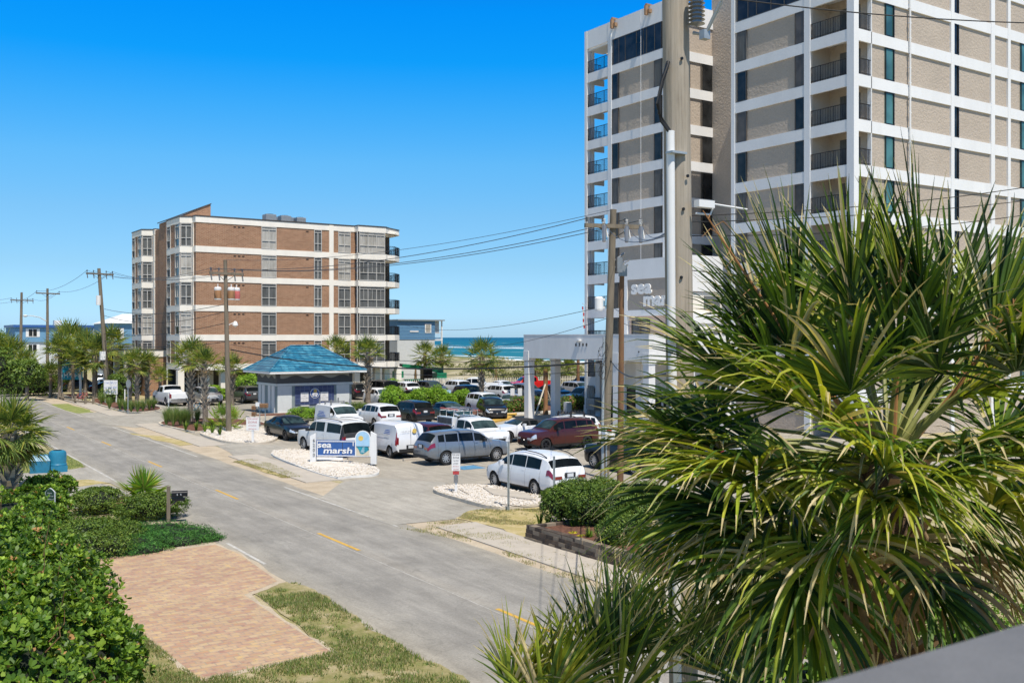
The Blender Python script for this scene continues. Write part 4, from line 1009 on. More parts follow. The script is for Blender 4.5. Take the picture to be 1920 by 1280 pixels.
def fan_blade(mb, hub, ax, blade, nseg, droop, r, mats, segw=.040, span=None, stiffcurl=.12):
    if span is None: span = 1.15+.75*min(1,droop)
    up = Vector((0,0,1)); sd = ax.cross(up)
    if sd.length < .08: sd = Vector((1,.3,0))
    sd.normalize(); nrm = sd.cross(ax).normalized(); tw = r.uniform(-.7,.7)
    sd, nrm = (sd*math.cos(tw)+nrm*math.sin(tw)), (nrm*math.cos(tw)-sd*math.sin(tw))
    ks = 7
    for i in range(nseg):
        t = (i+.5)/nseg*2-1; a = t*span+r.uniform(-.04,.04); L = blade*1.12*(1-.25*abs(t)**2)*r.uniform(.80,1.12)
        v = ax*math.cos(a)+sd*math.sin(a)
        v = (v + nrm*(.30*math.cos(a)+.16)+Vector((r.uniform(-.12,.12),r.uniform(-.12,.12),r.uniform(-.12,.12)))).normalized()
        # costa: middle leaflets leave from further along
        q = hub + ax*.10*math.cos(a) if abs(a) < 1.5 else hub.copy()
        mi = mats[r.randrange(len(mats))] if r.random() > .10 else (5 if len(mats) > 2 else 0)
        if len(set(mats)) == 1: mi = mats[0]
        curl = Vector((r.uniform(-.05,.05), r.uniform(-.05,.05), 0)); b = len(mb.v)
        wd = nrm.cross(v).normalized(); dr = droop*r.uniform(.55,1.7)
        for k in range(ks+1):
            s = k/ks; w = segw*.5*(.45+1.6*s if s < .35 else (1-(s-.35)/.65)**.75)+.0012
            n2 = v.cross(wd).normalized()*w*.55
            mb.v += [tuple(q+wd*w+n2), tuple(q), tuple(q-wd*w+n2)]
            q = q + v*(L/ks); g = dr*(.03+.55*s**1.3)
            v = (v+Vector((0,0,-g))+curl*s).normalized(); wd = (wd - v*wd.dot(v)).normalized()
        tip = ks-1
        for k in range(ks):
            for c in (0,1): mb.f.append((b+3*k+c, b+3*k+c+1, b+3*k+c+4, b+3*k+c+3)); mb.m.append(5 if (k == tip and len(set(mats)) > 1 and r.random() < .5) else mi)
near_palm()
def low_palm(label, hubs, base, seed, pal, nseg=34, segw=.04, group='low fan palms under the balcony'):
    t = thing('fan_palm', label, 'palm shrub', (base.x, base.y, 0), group=group); o = t.location; r = random.Random(seed); b0 = Vector((0,0,max(.4, base.z)))
    for (px, py, z, bl, dr) in hubs:
        hub = at_depth(px, py, z)-o; d = hub-b0; mb = MB()
        mb.tube([b0, b0+d*.5+Vector((0,0,.05)), hub], [.02,.014,.010], 5, 4)
        fan_blade(mb, hub, (d+Vector((0,0,.25))).normalized(), bl, nseg, dr, r, pal, segw=segw, span=1.25)
        mb.build('frond', FAN, t)
    MB().tube([(0,0,0), b0], [.16,.14], 8).build('trunk', M['bark'], t)
low_palm('dark upright fan palm below the near pole, middle of the bottom edge',
    [(1150,1240,10.2,1.05,.10),(1190,1270,10.6,1.0,.15),(1115,1265,10.0,1.0,.15),(1210,1200,11,.9,.2),(1230,1300,10.4,1.0,.2),(1160,1330,9.8,1.1,.1),(1250,1230,11.2,.9,.25)], at_depth(1170,1480,10.4), 5, (0,0,1,2))
low_palm('pale spiky fan palm at the bottom edge, left of the dark one',
    [(1000,1290,9.6,.75,.3),(1040,1310,9.8,.8,.3),(960,1310,9.4,.7,.35),(1080,1300,10,.8,.3),(1020,1350,9.2,.8,.2)], at_depth(1020,1450,9.6), 6, (1,2,2,3))
low_palm('bright fan palm leaves entering from the lower right edge',
    [(1945,1090,6.4,.75,.3),(1960,1180,6.2,.7,.4)], at_depth(2020,1280,6.3), 8, (2,3,3,3))
low_palm('half-shaded fan palm right of the near pole at the bottom edge',
    [(1370,1200,10.5,.9,.4),(1420,1240,10.8,.9,.4),(1340,1270,10.2,.9,.3),(1480,1200,11,.8,.5),(1400,1300,10,.9,.3)], at_depth(1400,1460,10.5), 9, (0,1,2,2))
p = at_depth(1850,1130,11.5); shrub('hedge_bush', 'yellow-green bush behind the balcony rail, lower right', 'hedge', p.x, p.y, [(0,0,2.6,1.3,1.2,1.2),(-.9,.5,2.3,.9,.9,1.0),(0,0,1.2,1.2,1.2,1.2)], 12000, .07, [M['lime1'],M['hedge0'],M['hedge2'],M['lime3']], 33, None, clumps=40, clump_r=.3)
p = at_depth(1560,1230,13); shrub('hedge_bush', 'dark bush behind the trunk of the near fan palm', 'hedge', p.x, p.y, [(0,0,1.4,2.0,1.3,1.3),(1.5,0,1.2,1.2,1.2,1.2)], 9000, .09, GLOSSY, 34, None, clumps=30, clump_r=.3)
# ------------------------------------------------------------------ buildings
# ---- tall apartment tower (street face on X = TX, south face on Y = TY)
TX, TY = 54.3, 41.5
F0, FH = 3.2, 2.9
FLOORS = [F0 + FH*k for k in range(10)]           # slab tops; last one carries the glazed top floor
TOP = 33.0
def railing(parent, x0, y0, x1, y1, z, h=1.05, step=.13, name='railing', mm='black_metal'):
    mb = MB(); L = math.hypot(x1-x0, y1-y0); n = max(2, int(L/step)); dx, dy = (x1-x0)/L, (y1-y0)/L
    mb.tube([(x0,y0,z+h),(x1,y1,z+h)], .028, 4); mb.tube([(x0,y0,z+.12),(x1,y1,z+.12)], .022, 4)
    for i in range(n+1):
        a = L*i/n; w = .022 if i % 8 == 0 else .011; px, py = x0+dx*a, y0+dy*a; mb.box(px-w,px+w,py-w,py+w,z,z+h)
    return mb.build(name, M[mm], parent)
def tower():
    t = thing('apartment_tower', 'tall apartment tower with white concrete grid, beige stucco panels and black balcony rails', 'apartment building', (TX, TY, 0))
    def B(mb, name, m, **k):
        for i, v in enumerate(mb.v): mb.v[i] = (v[0]-TX, v[1]-TY, v[2])
        return mb.build(name, M[m] if isinstance(m, str) else m, t, **k)
    yl = lambda px: y_at(px, TX)
    xs = lambda px: x_at(px, TY)
    a0, a1 = 69.3, yl(1099); bal0, bal1 = yl(1140), yl(1104)
    YB = yl(1147); YS = yl(1250); YR = 52.1; YQ = yl(1519)          # recess from YS to YR
    X2 = 59.3; D = 1.85; XE = 100.0
    # stucco body
    mb = MB()
    mb.box(TX+.12, XE, YS+.1, YB, 0, TOP-.1); mb.box(TX+D, XE, YB, a0-.02, 0, TOP-.1) if False else mb.box(TX+D, TX+14, YB, a0-1.6, 0, TOP-.1)
    mb.box(X2, XE, YR-.5, YS+.1, 0, TOP+3.0)
    mb.box(TX+.12, XE, TY+3.4, YR-.02, 0, TOP-.1); mb.box(TX+D, XE, TY+.12, TY+3.4, 0, TOP-.1)
    B(mb, 'wall', 'beige_stucco')
    # white frame: bands, columns, parapets
    mb = MB(); BT = .76
    def bandx(ya, yb, z0, z1, pr=0.0): mb.box(TX-pr, TX+.14, ya, yb, z0, z1)
    def bandy(xa, xb, z0, z1, pr=0.0): mb.box(xa, xb, TY-pr, TY+.14, z0, z1)
    for F in FLOORS:
        bandx(YS+.25, a0-.2, F-BT, F); bandx(TY+.35, YR-.32, F-BT, F)
        bandy(TX+.35, XE, F-BT, F)
        mb.box(TX+.14, TX+D+.05, YB-.05, a0-.002, F-.24, F-.003)            # balcony slabs
        mb.box(TX+.14, TX+D+.05, TY+.14, YQ+.1, F-.24, F-.003)
        mb.box(TX+.5, TX+D+.2, a0-.15, a0-.004, F-BT, F-.245)
    bandx(YS+.25, a0-.2, 31.45, TOP); bandx(TY+.35, YR-.32, 31.45, TOP); bandy(TX+.35, XE, 31.45, TOP)
    mb.box(TX+.5, XE, a0-.15, a0-.004, 31.45, TOP-.006); mb.box(TX+.14, TX+D+.05, YB-.05, a0-.2, 31.3, 31.44); mb.box(TX+.14, TX+D+.05, TY+.14, YQ+.1, 31.3, 31.44)
    def colx(ya, yb, pr=.03): mb.box(TX-pr, TX+.35, ya, yb, 0, TOP+.002)
    colx(a0-.32, a0); colx(yl(1147), yl(1140)); colx(YS, YS+.42); colx(YR-.34, YR); colx(yl(1519), yl(1508)); mb.box(TX-.03, TX+.45, TY-.03, TY+.52, 0, TOP+.002)
    def coly(xa, xb, pr=.03): mb.box(xa, xb, TY-pr, TY+.3, 0, TOP+.002)
    coly(xs(1783), xs(1789)); coly(xs(1858), xs(1865)); coly(xs(1634)-.02, xs(1634)+.05, .0)
    for k in range(3): coly(72+7*k, 72.35+7*k)
    # south side of left wing (recess return) : bands
    for F in FLOORS: mb.box(TX+.36, X2+.02, YS-.02, YS+.12, F-BT, F)
    mb.box(TX+.36, X2+.02, YS-.02, YS+.12, 31.45, TOP)
    mb.box(TX+.45, TX+.8, a0-.33, a0-.006, 0, TOP)
    B(mb, 'frame', 'white_stucco')
    # windows
    def win(ya, yb, z0, z1, m='brown_glass', mull=()):
        f = MB(); f.box(TX+.02, TX+.10, ya, yb, z0, z1)
        mb2 = MB(); w = .05
        for (p, q, r_, s) in ((ya, yb, z0, z0+w), (ya, yb, z1-w, z1), (ya, ya+w, z0+w, z1-w), (yb-w, yb, z0+w, z1-w)): mb2.box(TX-.005, TX+.019, p, q, r_, s)
        for u in mull: mb2.box(TX-.005, TX+.019, u-.03, u+.03, z0+w, z1-w)
        o = B(f, 'window', m); g = B(mb2, 'frame', 'bronze'); g.parent = o
    def wins(xa, xb, z0, z1, m='teal_glass'):
        f = MB(); f.box(xa, xb, TY+.05, TY+.11, z0, z1); o = B(f, 'window', m)
        e = MB(); e.box(xb-.09, xb, TY-.02, TY+.049, z0, z1); e.box(xa, xa+.04, TY-.01, TY+.049, z0, z1); e.box(xa+.04, xb-.09, TY-.01, TY+.049, z0, z0+.06); e.box(xa+.04, xb-.09, TY-.01, TY+.049, z1-.05, z1)
        g = B(e, 'frame', 'black_metal'); g.parent = o
    rr = random.Random(2)
    for k, F in enumerate(FLOORS[:-1]):
        z0, z1 = F+.01, F+FH-BT-.02
        g = lambda: rr.choice(['brown_glass','dark_glass','brown_glass','curtain_dark'])
        if F > 11.5 or True:
            win(yl(1159), yl(1147.5), z0, z1, g()); win(yl(1240), yl(1226), z0, z1, g())
        win(yl(1399), yl(1382), z0, z1, g()); win(yl(1508), yl(1490), z0, z1, g())
        wins(xs(1661), xs(1677), z0, z1); wins(xs(1789.5), xs(1798), z0, z1, 'dark_glass'); wins(xs(1915), xs(1930), z0, z1)
        wins(xs(1990), xs(2010), z0, z1)
        # recess glazing on the south return of the left wing
        f = MB(); f.box(x_at(1318, YS), X2-.05, YS-.0, YS+.07, z0+.02, z1); o = B(f, 'window', 'dark_glass')
        e = MB(); e.box(X2-2.6, X2-2.52, YS-.05, YS-.001, z0, z1); e.box(X2-1.3, X2-1.24, YS-.05, YS-.001, z0, z1); h = B(e, 'frame', 'bronze'); h.parent = o
    F = FLOORS[-1]
    win(yl(1240), yl(1149), F+.01, 31.43, 'dark_glass', [yl(p) for p in (1160,1172,1193,1206,1212,1227)])
    win(yl(1508), yl(1382), F+.01, 31.43, 'dark_glass', [yl(p) for p in (1402,1418,1445,1470)])
    wins(xs(1661), xs(1677), F+.01, 31.4); wins(xs(1790), xs(1798), F+.01, 31.4, 'dark_glass')
    # balconies
    for F in FLOORS:
        railing(t, .06, YB-TY+.02, .06, a0-TY-.34, F); railing(t, .16, a0-TY-.06, D-.1, a0-TY-.06, F)
        railing(t, .06, .54, .06, YQ-TY-.02, F); railing(t, .48, .06, D-.05, .06, F)
        d = MB(); d.box(TX+D-.03, TX+D+.0, YB+.3, YB+1.7, F, F+2.05); B(d, 'balcony_door', 'dark_glass')
        d = MB(); d.box(TX+D-.03, TX+D+.0, TY+.9, TY+2.5, F, F+2.05); B(d, 'balcony_door', 'curtain_dark')
        d = MB(); d.box(TX+.6, TX+1.5, YQ-.16+.1, YQ-.03+.1-.02, F, F+2.05); B(d, 'balcony_door', 'dark_glass')
    # drain pipe and roof davits
    d = MB(); d.tube([(xs(1704), TY-.10, 0), (xs(1704), TY-.10, TOP)], .07, 8)
    for k in range(34): d.box(xs(1704)-.11, xs(1704)+.11, TY-.14, TY-.02, .6+k, .66+k)
    B(d, 'drain_pipe', 'canopy_stucco')
    for px in (1153, 1217):
        y = yl(px); d = MB(); d.box(TX-.35, TX+.5, y-.09, y+.09, TOP-.0, TOP+.16); d.box(TX-.45, TX-.15, y-.09, y+.09, TOP-.75, TOP+.01); d.box(TX-.28, TX-.02, y-.35, y-.1, TOP-.6, TOP-.32); B(d, 'roof_davit', 'wood_box')
    d = MB(); d.tube([(TX-.25, yl(1206), TOP-.1), (TX-.25, yl(1206), 12.5)], .018, 5); d.tube([(TX-.3, yl(1151), TOP-.5), (TX-.3, yl(1151), 24)], .018, 5); B(d, 'rope', 'white_paint')
    # ground floor recess parts at the left foot: open passage, air-conditioner
    d = MB(); d.box(TX+D, TX+D+.12, YB-.3, a0-.4, 0, F0-BT-.01); B(d, 'ground_wall', 'canopy_stucco')
    return t
TW = tower()
def label_scupper():
    pass
def ac_unit(x, y, z, s=1.0, name='air_conditioner', lab=None, group=None, w=.95, h=.85, rz=0):
    t = thing(name, lab, 'air conditioner', (x, y, z), rz, group); w *= s; h *= s
    MB().box(-w/2, w/2, -w/2, w/2, .04, h).build('casing', M['galv'], t)
    mb = MB()
    for k in range(9):
        zz = .12+(h-.25)*k/8; mb.box(-w/2-.012, w/2+.012, -w/2-.012, w/2+.012, zz, zz+.025)
    mb.build('louvre', M['porcelain'], t)
    MB().lathe([(w*.42,h+.002),(w*.42,h+.05),(w*.36,h+.05),(.08,h+.06),(0,h+.06)], 16).build('fan_guard', M['black_metal'], t)
    return t
ac_unit(53.0, y_at(1116, 53.0), 0.55, 1.15, lab='white air-conditioner at the foot of the tower by the twin utility poles')
# ---- low wing with the wall sign
def sign_wing():
    X0, Y0, Y1, ZT = 51.0, 53.1, y_at(1170, 51.0), 12.5
    t = thing('entrance_wing', 'low white wing of the tower carrying the taupe wall sign', 'building', (X0, Y0, 0)); W = TX-.05
    def B(mb, name, m):
        for i, v in enumerate(mb.v): mb.v[i] = (v[0]-X0, v[1]-Y0, v[2])
        return mb.build(name, M[m], t)
    mb = MB(); mb.box(X0+.25, W, Y0+.25, Y1-.02, 6.0, ZT-.3); B(mb, 'wall', 'peach')
    mb = MB()
    mb.box(X0, X0+.3, Y0+.31, Y1, 11.0, ZT); mb.box(X0, X0+.3, Y0, Y0+.3, 5.0, ZT); mb.box(X0, X0+.3, Y1-.35, Y1, 5.0, 10.995); mb.box(X0, X0+.3, Y0+.31, Y1-.355, 8.2, 8.66)
    mb.box(X0+.31, 66, Y0, Y0+.3, 9.9, ZT); mb.box(X0+.31, 66, Y0+.02, Y0+.3, 7.6, 8.3); mb.box(58, 66, Y0+.02, Y0+.28, 5.0, 9.895)
    mb.box(X0+.31, 66, Y0+.31, Y1-.4, ZT-.25, ZT-.05)
    B(mb, 'frame', 'white_stucco')
    mb = MB(); mb.box(X0+.08, X0+.24, Y0+.31, Y1-.36, 8.665, 10.99); B(mb, 'sign_panel', 'sign_taupe')
    ya = y_at(1184, X0)
    text_part('sign_lettering', 'sea', M['white_paint'], t, (.0, ya-Y0, 9.92), (0,-1,0), (0,0,1), 1.42, .05, .06, .0, fit=ya-y_at(1222, X0))
    text_part('sign_lettering', 'marsh', M['white_paint'], t, (.0, y_at(1207, X0)-Y0, 8.98), (0,-1,0), (0,0,1), 1.42, .05, .06, .0, fit=y_at(1207, X0)-y_at(1277, X0))
    wy0, wy1 = y_at(1214, X0), y_at(1181, X0)
    mb = MB(); mb.box(X0+.18, X0+.245, wy0, wy1, 6.0, 7.95); w = B(mb, 'window', 'curtain_dark')
    mb = MB(); mb.box(X0+.14, X0+.178, wy0, wy0+.1, 6.0, 7.95); mb.box(X0+.14, X0+.178, wy1-.1, wy1, 6.0, 7.95); mb.box(X0+.14, X0+.178, wy0+.1, wy1-.1, 7.85, 7.95); mb.box(X0+.13, X0+.177, (wy0+wy1)/2-.05, (wy0+wy1)/2+.05, 6.0, 7.85)
    f = B(mb, 'frame', 'bronze'); f.parent = w
    # louvred vents on the sunny side
    for zc in (8.75, 6.2):
        x0, x1 = x_at(1322, Y0), x_at(1352, Y0)
        mb = MB(); mb.box(X0+.31, 58, Y0+.14, Y0+.28, zc-.44, zc+1.1) if zc > 8 else mb.box(X0+.31, 58, Y0+.14, Y0+.28, zc-1.2, zc+1.39); B(mb, 'panel', 'cream')
        mb = MB()
        for k in range(9): mb.box(x0, x1, Y0+.06, Y0+.13, zc+.1*k, zc+.05+.1*k)
        B(mb, 'louvre', 'porcelain')
sign_wing()
# ---- entrance canopy with the house number
def canopy():
    X0, X1, Y0, Y1, Z0, Z1 = 46.0, 54.2, 51.7, 66.6, 4.95, 6.76
    t = thing('entrance_canopy', 'grey stucco entrance canopy on square columns bearing the number 6200', 'canopy', (X0, Y0, 0))
    def B(mb, name, m):
        for i, v in enumerate(mb.v): mb.v[i] = (v[0]-X0, v[1]-Y0, v[2])
        return mb.build(name, M[m], t)
    mb = MB(); mb.box(X0, X0+.35, Y0+.36, Y1, Z0, Z1); mb.box(X0+.002, X1, Y0, Y0+.355, Z0+.002, Z1-.002); mb.box(X0+.36, X1, Y1-.3, Y1-.002, Z0+.002, Z1-.002); mb.box(X0+.36, X1, Y0+.36, Y1-.31, Z0+.6, Z0+.9)
    mb.box(X0-.02, X0+.36, Y0-.02, Y1+.02, Z1, Z1+.05)
    B(mb, 'fascia', 'canopy_stucco')
    for (x, y) in [(X0+.3, Y1-.35), (48.9, Y1-.35), (X0+.3, y_at(1160, X0+.3)), (X0+.30, Y0+.31), (50.0, Y0+.31), (53.6, Y0+.31), (53.5, Y1-.4), (48.6, y_at(1160, X0+.3)+.2)]:
        mb = MB(); w = .29; mb.box(x-w, x+w, y-w, y+w, 0, Z0+.1); mb.box(x-w-.06, x+w+.06, y-w-.06, y+w+.06, Z0-.18, Z0+.55)
        B(mb, 'column', 'canopy_stucco')
    for i, ch in enumerate('6200'):
        y = y_at(1079+6.6*i, X0); text_part('house_number', ch, M['ink_black'], t, (-.03, y-Y0, EYE-(649-HZ)*74/FL), (0,-1,0), (0,0,1), .33, .015, .006)
    mb = MB(); y = y_at(1086, X0); mb.box(X0-.25, X0, y-.25, y+.25, 6.32, 6.44); B(mb, 'sign_lamp', 'white_paint')
    for px, py in ((1123,661),(1198,662)):
        y = y_at(px, X0); mb = MB(); mb.tube([(X0-.03, y, 5.6), (X0+.01, y, 5.6)], .06, 10); B(mb, 'scupper', 'black_metal')
canopy()
# inner ground floor of the entrance: dark glass wall
def lobby():
    t = thing('lobby', 'dark glazed lobby under the entrance canopy', 'building', (53, 54, 0))
    MB().box(-1.5, 1.2, 0, 9, 0, 4.9).build('wall', M['canopy_stucco'], t)
    for k in range(4): MB().box(-1.56, -1.49, .4+2.1*k, 2.2+2.1*k, .05, 2.7).build('window', M['dark_glass'], t)
    MB().box(-1.4, 1.2, -.08, -.001, .1, 3).build('window', M['dark_glass'], t)
lobby()
def low_walls():
    o = MB().box(0, 6.5, 0, .3, 0, .75).build('low_wall', M['white_stucco'], None, loc=(x_at(1050, 69.3)+2.8, 69.3, 0)); tag(o, 'low white wall behind the twin canopy columns', 'wall')
    o = MB().box(0, .5, 0, .5, 0, 1.0).build('low_pillar', M['white_stucco'], None, loc=(52.6, 69.6, 0)); tag(o, 'short white pillar at the end of the low wall', 'pillar')
low_walls()

# ---- brick apartment block
BX, BY = 31.8, 106.4
def brick_block():
    t = thing('brick_apartment_block', 'five-storey brown brick apartment block with cream bands and bay windows', 'apartment building', (BX, BY, 0))
    def B(mb, name, m, parent=t):
        for i, v in enumerate(mb.v): mb.v[i] = (v[0]-BX, v[1]-BY, v[2])
        return mb.build(name, M[m] if isinstance(m, str) else m, parent)
    xa = lambda px, Y=BY: x_at(px, Y)
    ya = lambda px, X=BX: y_at(px, X)
    FL_ = [3.14+3.1*k for k in range(6)]; BT = .63; TOPZ = 19.25
    XR = xa(665); XB0, XB1 = xa(672, BY-.9), xa(723, BY-.9); YN = 128.6
    # brick body
    mb = MB(); mb.box(BX+.02, XR, BY+.02, 113.1, 3.2, TOPZ-.1); mb.box(BX+2.2, XR+3, 113.1, YN-.1, 3.2, TOPZ-.1)
    mb.box(XR, XB1, BY+.15, 113, 3.2, TOPZ-.1); mb.box(BX+.02, BX+2.3, 120.6, YN-.1, 3.2, TOPZ-.1)
    B(mb, 'wall', 'brick')
    # ground level: recessed back wall and columns
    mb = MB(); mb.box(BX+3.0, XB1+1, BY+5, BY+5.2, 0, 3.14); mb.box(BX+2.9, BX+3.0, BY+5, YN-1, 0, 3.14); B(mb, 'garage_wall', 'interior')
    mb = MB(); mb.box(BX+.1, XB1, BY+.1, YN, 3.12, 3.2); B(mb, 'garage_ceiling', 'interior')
    for px in (338, 385, 418, 500, 560, 618, 668, 706, 724, 746):
        x = xa(px, BY+1.0); mb = MB(); mb.box(x-.33, x+.33, BY+.7, BY+1.4, 0, 3.12); B(mb, 'column', 'cream')
    mb = MB(); mb.box(BX+1.0, xa(372, BY+2.5), BY+2.4, BY+2.6, 0, 3.1); mb.box(xa(382, BY+2.5), xa(405, BY+2.5), BY+3.4, BY+3.6, 0, 3.1); B(mb, 'garage_panel', 'cream' )
    # cream bands (closed loops in plan, butted)
    loop = [(XB1+2.9, BY+1.4), (XB1+.9, BY-.0), (XB1, BY-.9), (XB0, BY-.9), (XR, BY), (xa(588), BY), (xa(588), BY-.0), (BX, BY), (BX, 107.5), (BX-1.15, 108.1), (BX-1.15, 113.1), (BX, 113.4)]
    loop2 = [(BX, 122.4), (BX, 123.2), (BX-1.15, 123.8), (BX-1.15, YN-.2), (BX, YN)]
    def band(mb, pts, z0, z1, pr=.05, dep=.3):
        P = [Vector(p) for p in pts]; n = len(P); out = []; inn = []
        for i in range(n):
            d0 = (P[i]-P[i-1]) if i else (P[1]-P[0]); d1 = (P[i+1]-P[i]) if i < n-1 else (P[-1]-P[-2])
            if d0.length < 1e-6: d0 = d1
            if d1.length < 1e-6: d1 = d0
            nn = (Vector((d0.y,-d0.x)).normalized()+Vector((d1.y,-d1.x)).normalized()).normalized()
            nn = -nn if False else nn; out.append(P[i]-nn*pr*-1 if False else P[i]+nn*-pr); inn.append(P[i]+nn*dep)
        vs = [(p.x,p.y,z0) for p in out]+[(p.x,p.y,z1) for p in out]+[(p.x,p.y,z0) for p in inn]+[(p.x,p.y,z1) for p in inn]
        fs = []
        for i in range(n-1):
            fs += [(i,i+1,n+i+1,n+i),(n+i,n+i+1,3*n+i+1,3*n+i),(2*n+i,3*n+i,3*n+i+1,2*n+i+1),(i,2*n+i,2*n+i+1,i+1)]
        fs += [(0,n,3*n,2*n),(n-1,3*n-1,4*n-1,2*n-1)]
        mb.add(vs, fs)
    lp = [p for i, p in enumerate(loop) if i == 0 or (Vector(p)-Vector(loop[i-1])).length > .01]
    mb = MB()
    for k, F in enumerate(FL_):
        z1 = F+BT if k < 5 else TOPZ
        band(mb, lp, F, z1); band(mb, loop2, F, z1)
    x0, x1 = xa(617), xa(625); mb.box(x0, x1, BY-.09, BY+.02, FL_[0]+.01, TOPZ-.02)
    # white strips on the street face
    mb.box(BX-.06, BX+.3, 107.15, 107.45, FL_[0]+.64, TOPZ-.65); mb.box(BX-.06, BX+.5, 122.45, 123.15, FL_[0]+.64, TOPZ-.65)
    B(mb, 'band', 'cream')
    # roof edge
    mb = MB(); band(mb, lp, TOPZ, TOPZ+.13, .10, .5); band(mb, loop2, TOPZ, TOPZ+.13, .10, .5); B(mb, 'roof_edge', 'bronze')
    mb = MB(); mb.box(BX+.3, XB1, BY+.3, YN-.2, TOPZ-.3, TOPZ-.05); B(mb, 'roof', 'concrete')
    # balcony slabs (chamfered), rails and doors at the right end
    for k, F in enumerate(FL_[:5]):
        z = F+BT
        pts = [(XB1-.5,BY+.3),(XB1+.2,BY-.55),(XB1+1.5,BY-.35),(XB1+2.9,BY+1.2),(XB1+3.1,BY+4),(XB1-.5,BY+4)]
        mb = MB(); mb.prism(pts, F-.0, z-.02); B(mb, 'balcony_slab', 'cream')
        q = [(p[0]-BX, p[1]-BY) for p in pts]
        for a, b in ((1,2),(2,3),(3,4)): railing(t, q[a][0], q[a][1]+.06, q[b][0], q[b][1]+.06, z, 1.0, .14)
        mb = MB(); mb.box(XB1-.3, XB1+.8, BY+1.6, BY+3.9, z, F+3.1); B(mb, 'wall', 'cream')
        mb = MB(); mb.box(XB1+.82, XB1+2.3, BY+3.6, BY+3.8, z, F+3.1); B(mb, 'balcony_door', 'dark_glass')
        mb = MB(); mb.box(XB1+2.32, XB1+2.75, BY+3.5, BY+3.9, z, F+3.1); B(mb, 'wall', 'interior')
    mb = MB(); mb.prism([(XB1-.5,BY+.3),(XB1+.2,BY-.55),(XB1+1.5,BY-.35),(XB1+2.9,BY+1.2),(XB1+3.1,BY+4),(XB1-.5,BY+4)], FL_[5], TOPZ-.5); B(mb, 'balcony_slab', 'cream')
    # windows: face given by origin, along-vector, outward normal
    rr = random.Random(8)
    def window(p0, p1, z0, z1, cols, dark=None, low=True):
        p0, p1 = Vector(p0), Vector(p1); d = (p1-p0); L = d.length; d.normalize(); n = Vector((d.y, -d.x))
        def bx(mb, u0, u1, za, zb, o0, o1):
            c = [p0+d*u0+n*o0, p0+d*u1+n*o0, p0+d*u1+n*o1, p0+d*u0+n*o1]
            mb.prism([(q.x,q.y) for q in c], za, zb)
        fr = MB(); w = .07; zt = z1-.32; zl = z0+(z1-z0)*.36
        bx(fr, 0, w, z0, z1, -.02, .06); bx(fr, L-w, L, z0, z1, -.02, .06)
        for (za, zb) in ((z0, z0+w), (z1-w, z1), (zt-w*.5, zt+w*.5), (zl-w*.5, zl+w*.5)): bx(fr, w, L-w, za, zb, -.02, .055)
        for c in range(1, cols): bx(fr, L*c/cols-w*.5, L*c/cols+w*.5, z0+w, zl-.04, -.02, .05); bx(fr, L*c/cols-w*.5, L*c/cols+w*.5, zl+.04, zt-.04, -.02, .05)
        for c in range(cols):
            u = L*(c+.5)/cols
            if cols != 2: bx(fr, u-.018, u+.018, zl+.04, zt-.04, -.02, .03)
        o = B(fr, 'window', 'grey_frame')
        g = MB(); bx(g, .02, L-.02, z0+.02, z1-.02, -.06, -.021)
        m = dark or rr.choice(['curtain','curtain_dark','dark_glass','curtain','curtain_dark'])
        B(g, 'pane', m, o)
    for k in range(5):
        z0, z1 = FL_[k]+BT+.02, FL_[k+1]-.02
        window((xa(490),BY-.02), (xa(518),BY-.02), z0, z1, 2)
        window((xa(588.5),BY-.02), (xa(603),BY-.02), z0, z1, 2, 'curtain_dark')
        window((xa(634),BY-.02), (xa(657),BY-.02), z0, z1, 2)
        window((XB0+.1,BY-.92), (XB1-.1,BY-.92), z0, z1, 3, rr.choice(['curtain','curtain_dark','curtain']))
        # bay body behind the glass
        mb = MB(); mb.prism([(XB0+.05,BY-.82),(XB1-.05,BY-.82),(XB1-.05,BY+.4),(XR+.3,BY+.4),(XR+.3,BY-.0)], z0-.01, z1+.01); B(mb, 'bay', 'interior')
        window((XR+.15,BY-.17), (XB0-.05,BY-.83), z0, z1, 1, 'dark_glass')
        # street face bays
        for (ys, ye) in ((108.1, 113.1), (123.8, YN-.2)):
            X = BX-1.15; mb = MB(); mb.prism([(X+.03,ys+.1),(X+.03,ye),(BX+.1,ye),(BX+.1,ys-.5)], z0-.01, z1+.01); B(mb, 'bay', 'brick')
            window((X+.0,ys+1.7), (X+.0,ys+.12), z0, z1, 1, rr.choice(['dark_glass','curtain_dark']))
            window((X+.0,ye-.1), (X+.0,ye-1.5), z0, z1, 1, rr.choice(['dark_glass','curtain_dark']))
            window((X+.06,ys-.01), (BX-.08,ys-.58), z0, z1, 2)
        # small wall vents
        for px in (438, 446, 454, 574): mb = MB(); mb.box(xa(px), xa(px+4.5), BY-.0, BY+.04, z1-.32, z1-.2); B(mb, 'wall_vent', 'black_metal')
    # dark stair recess in the street face and its brick fin with sloping top
    mb = MB(); mb.box(BX+2.0, BX+2.19, 113.2, 122.3, 3.2, TOPZ-.2); B(mb, 'stair_glazing', 'dark_glass')
    for k in range(5):
        mb = MB(); mb.box(BX+.6, BX+2.0, 113.4, 116.9, FL_[k]+.35, FL_[k]+.6); B(mb, 'landing', 'cream')
    mb = MB(); mb.box(BX-.12, BX+2.1, 117.12, 120.2, 5.26, TOPZ-.11); B(mb, 'stair_fin', 'brick')
    xw = x_at(395, 117.1); mb = MB()
    zt = 22.0; vs = [(BX-.12,117.1,TOPZ-.1),(xw,117.1,TOPZ-.1),(xw,117.1,zt),(BX-.12,117.1,TOPZ+.45)]
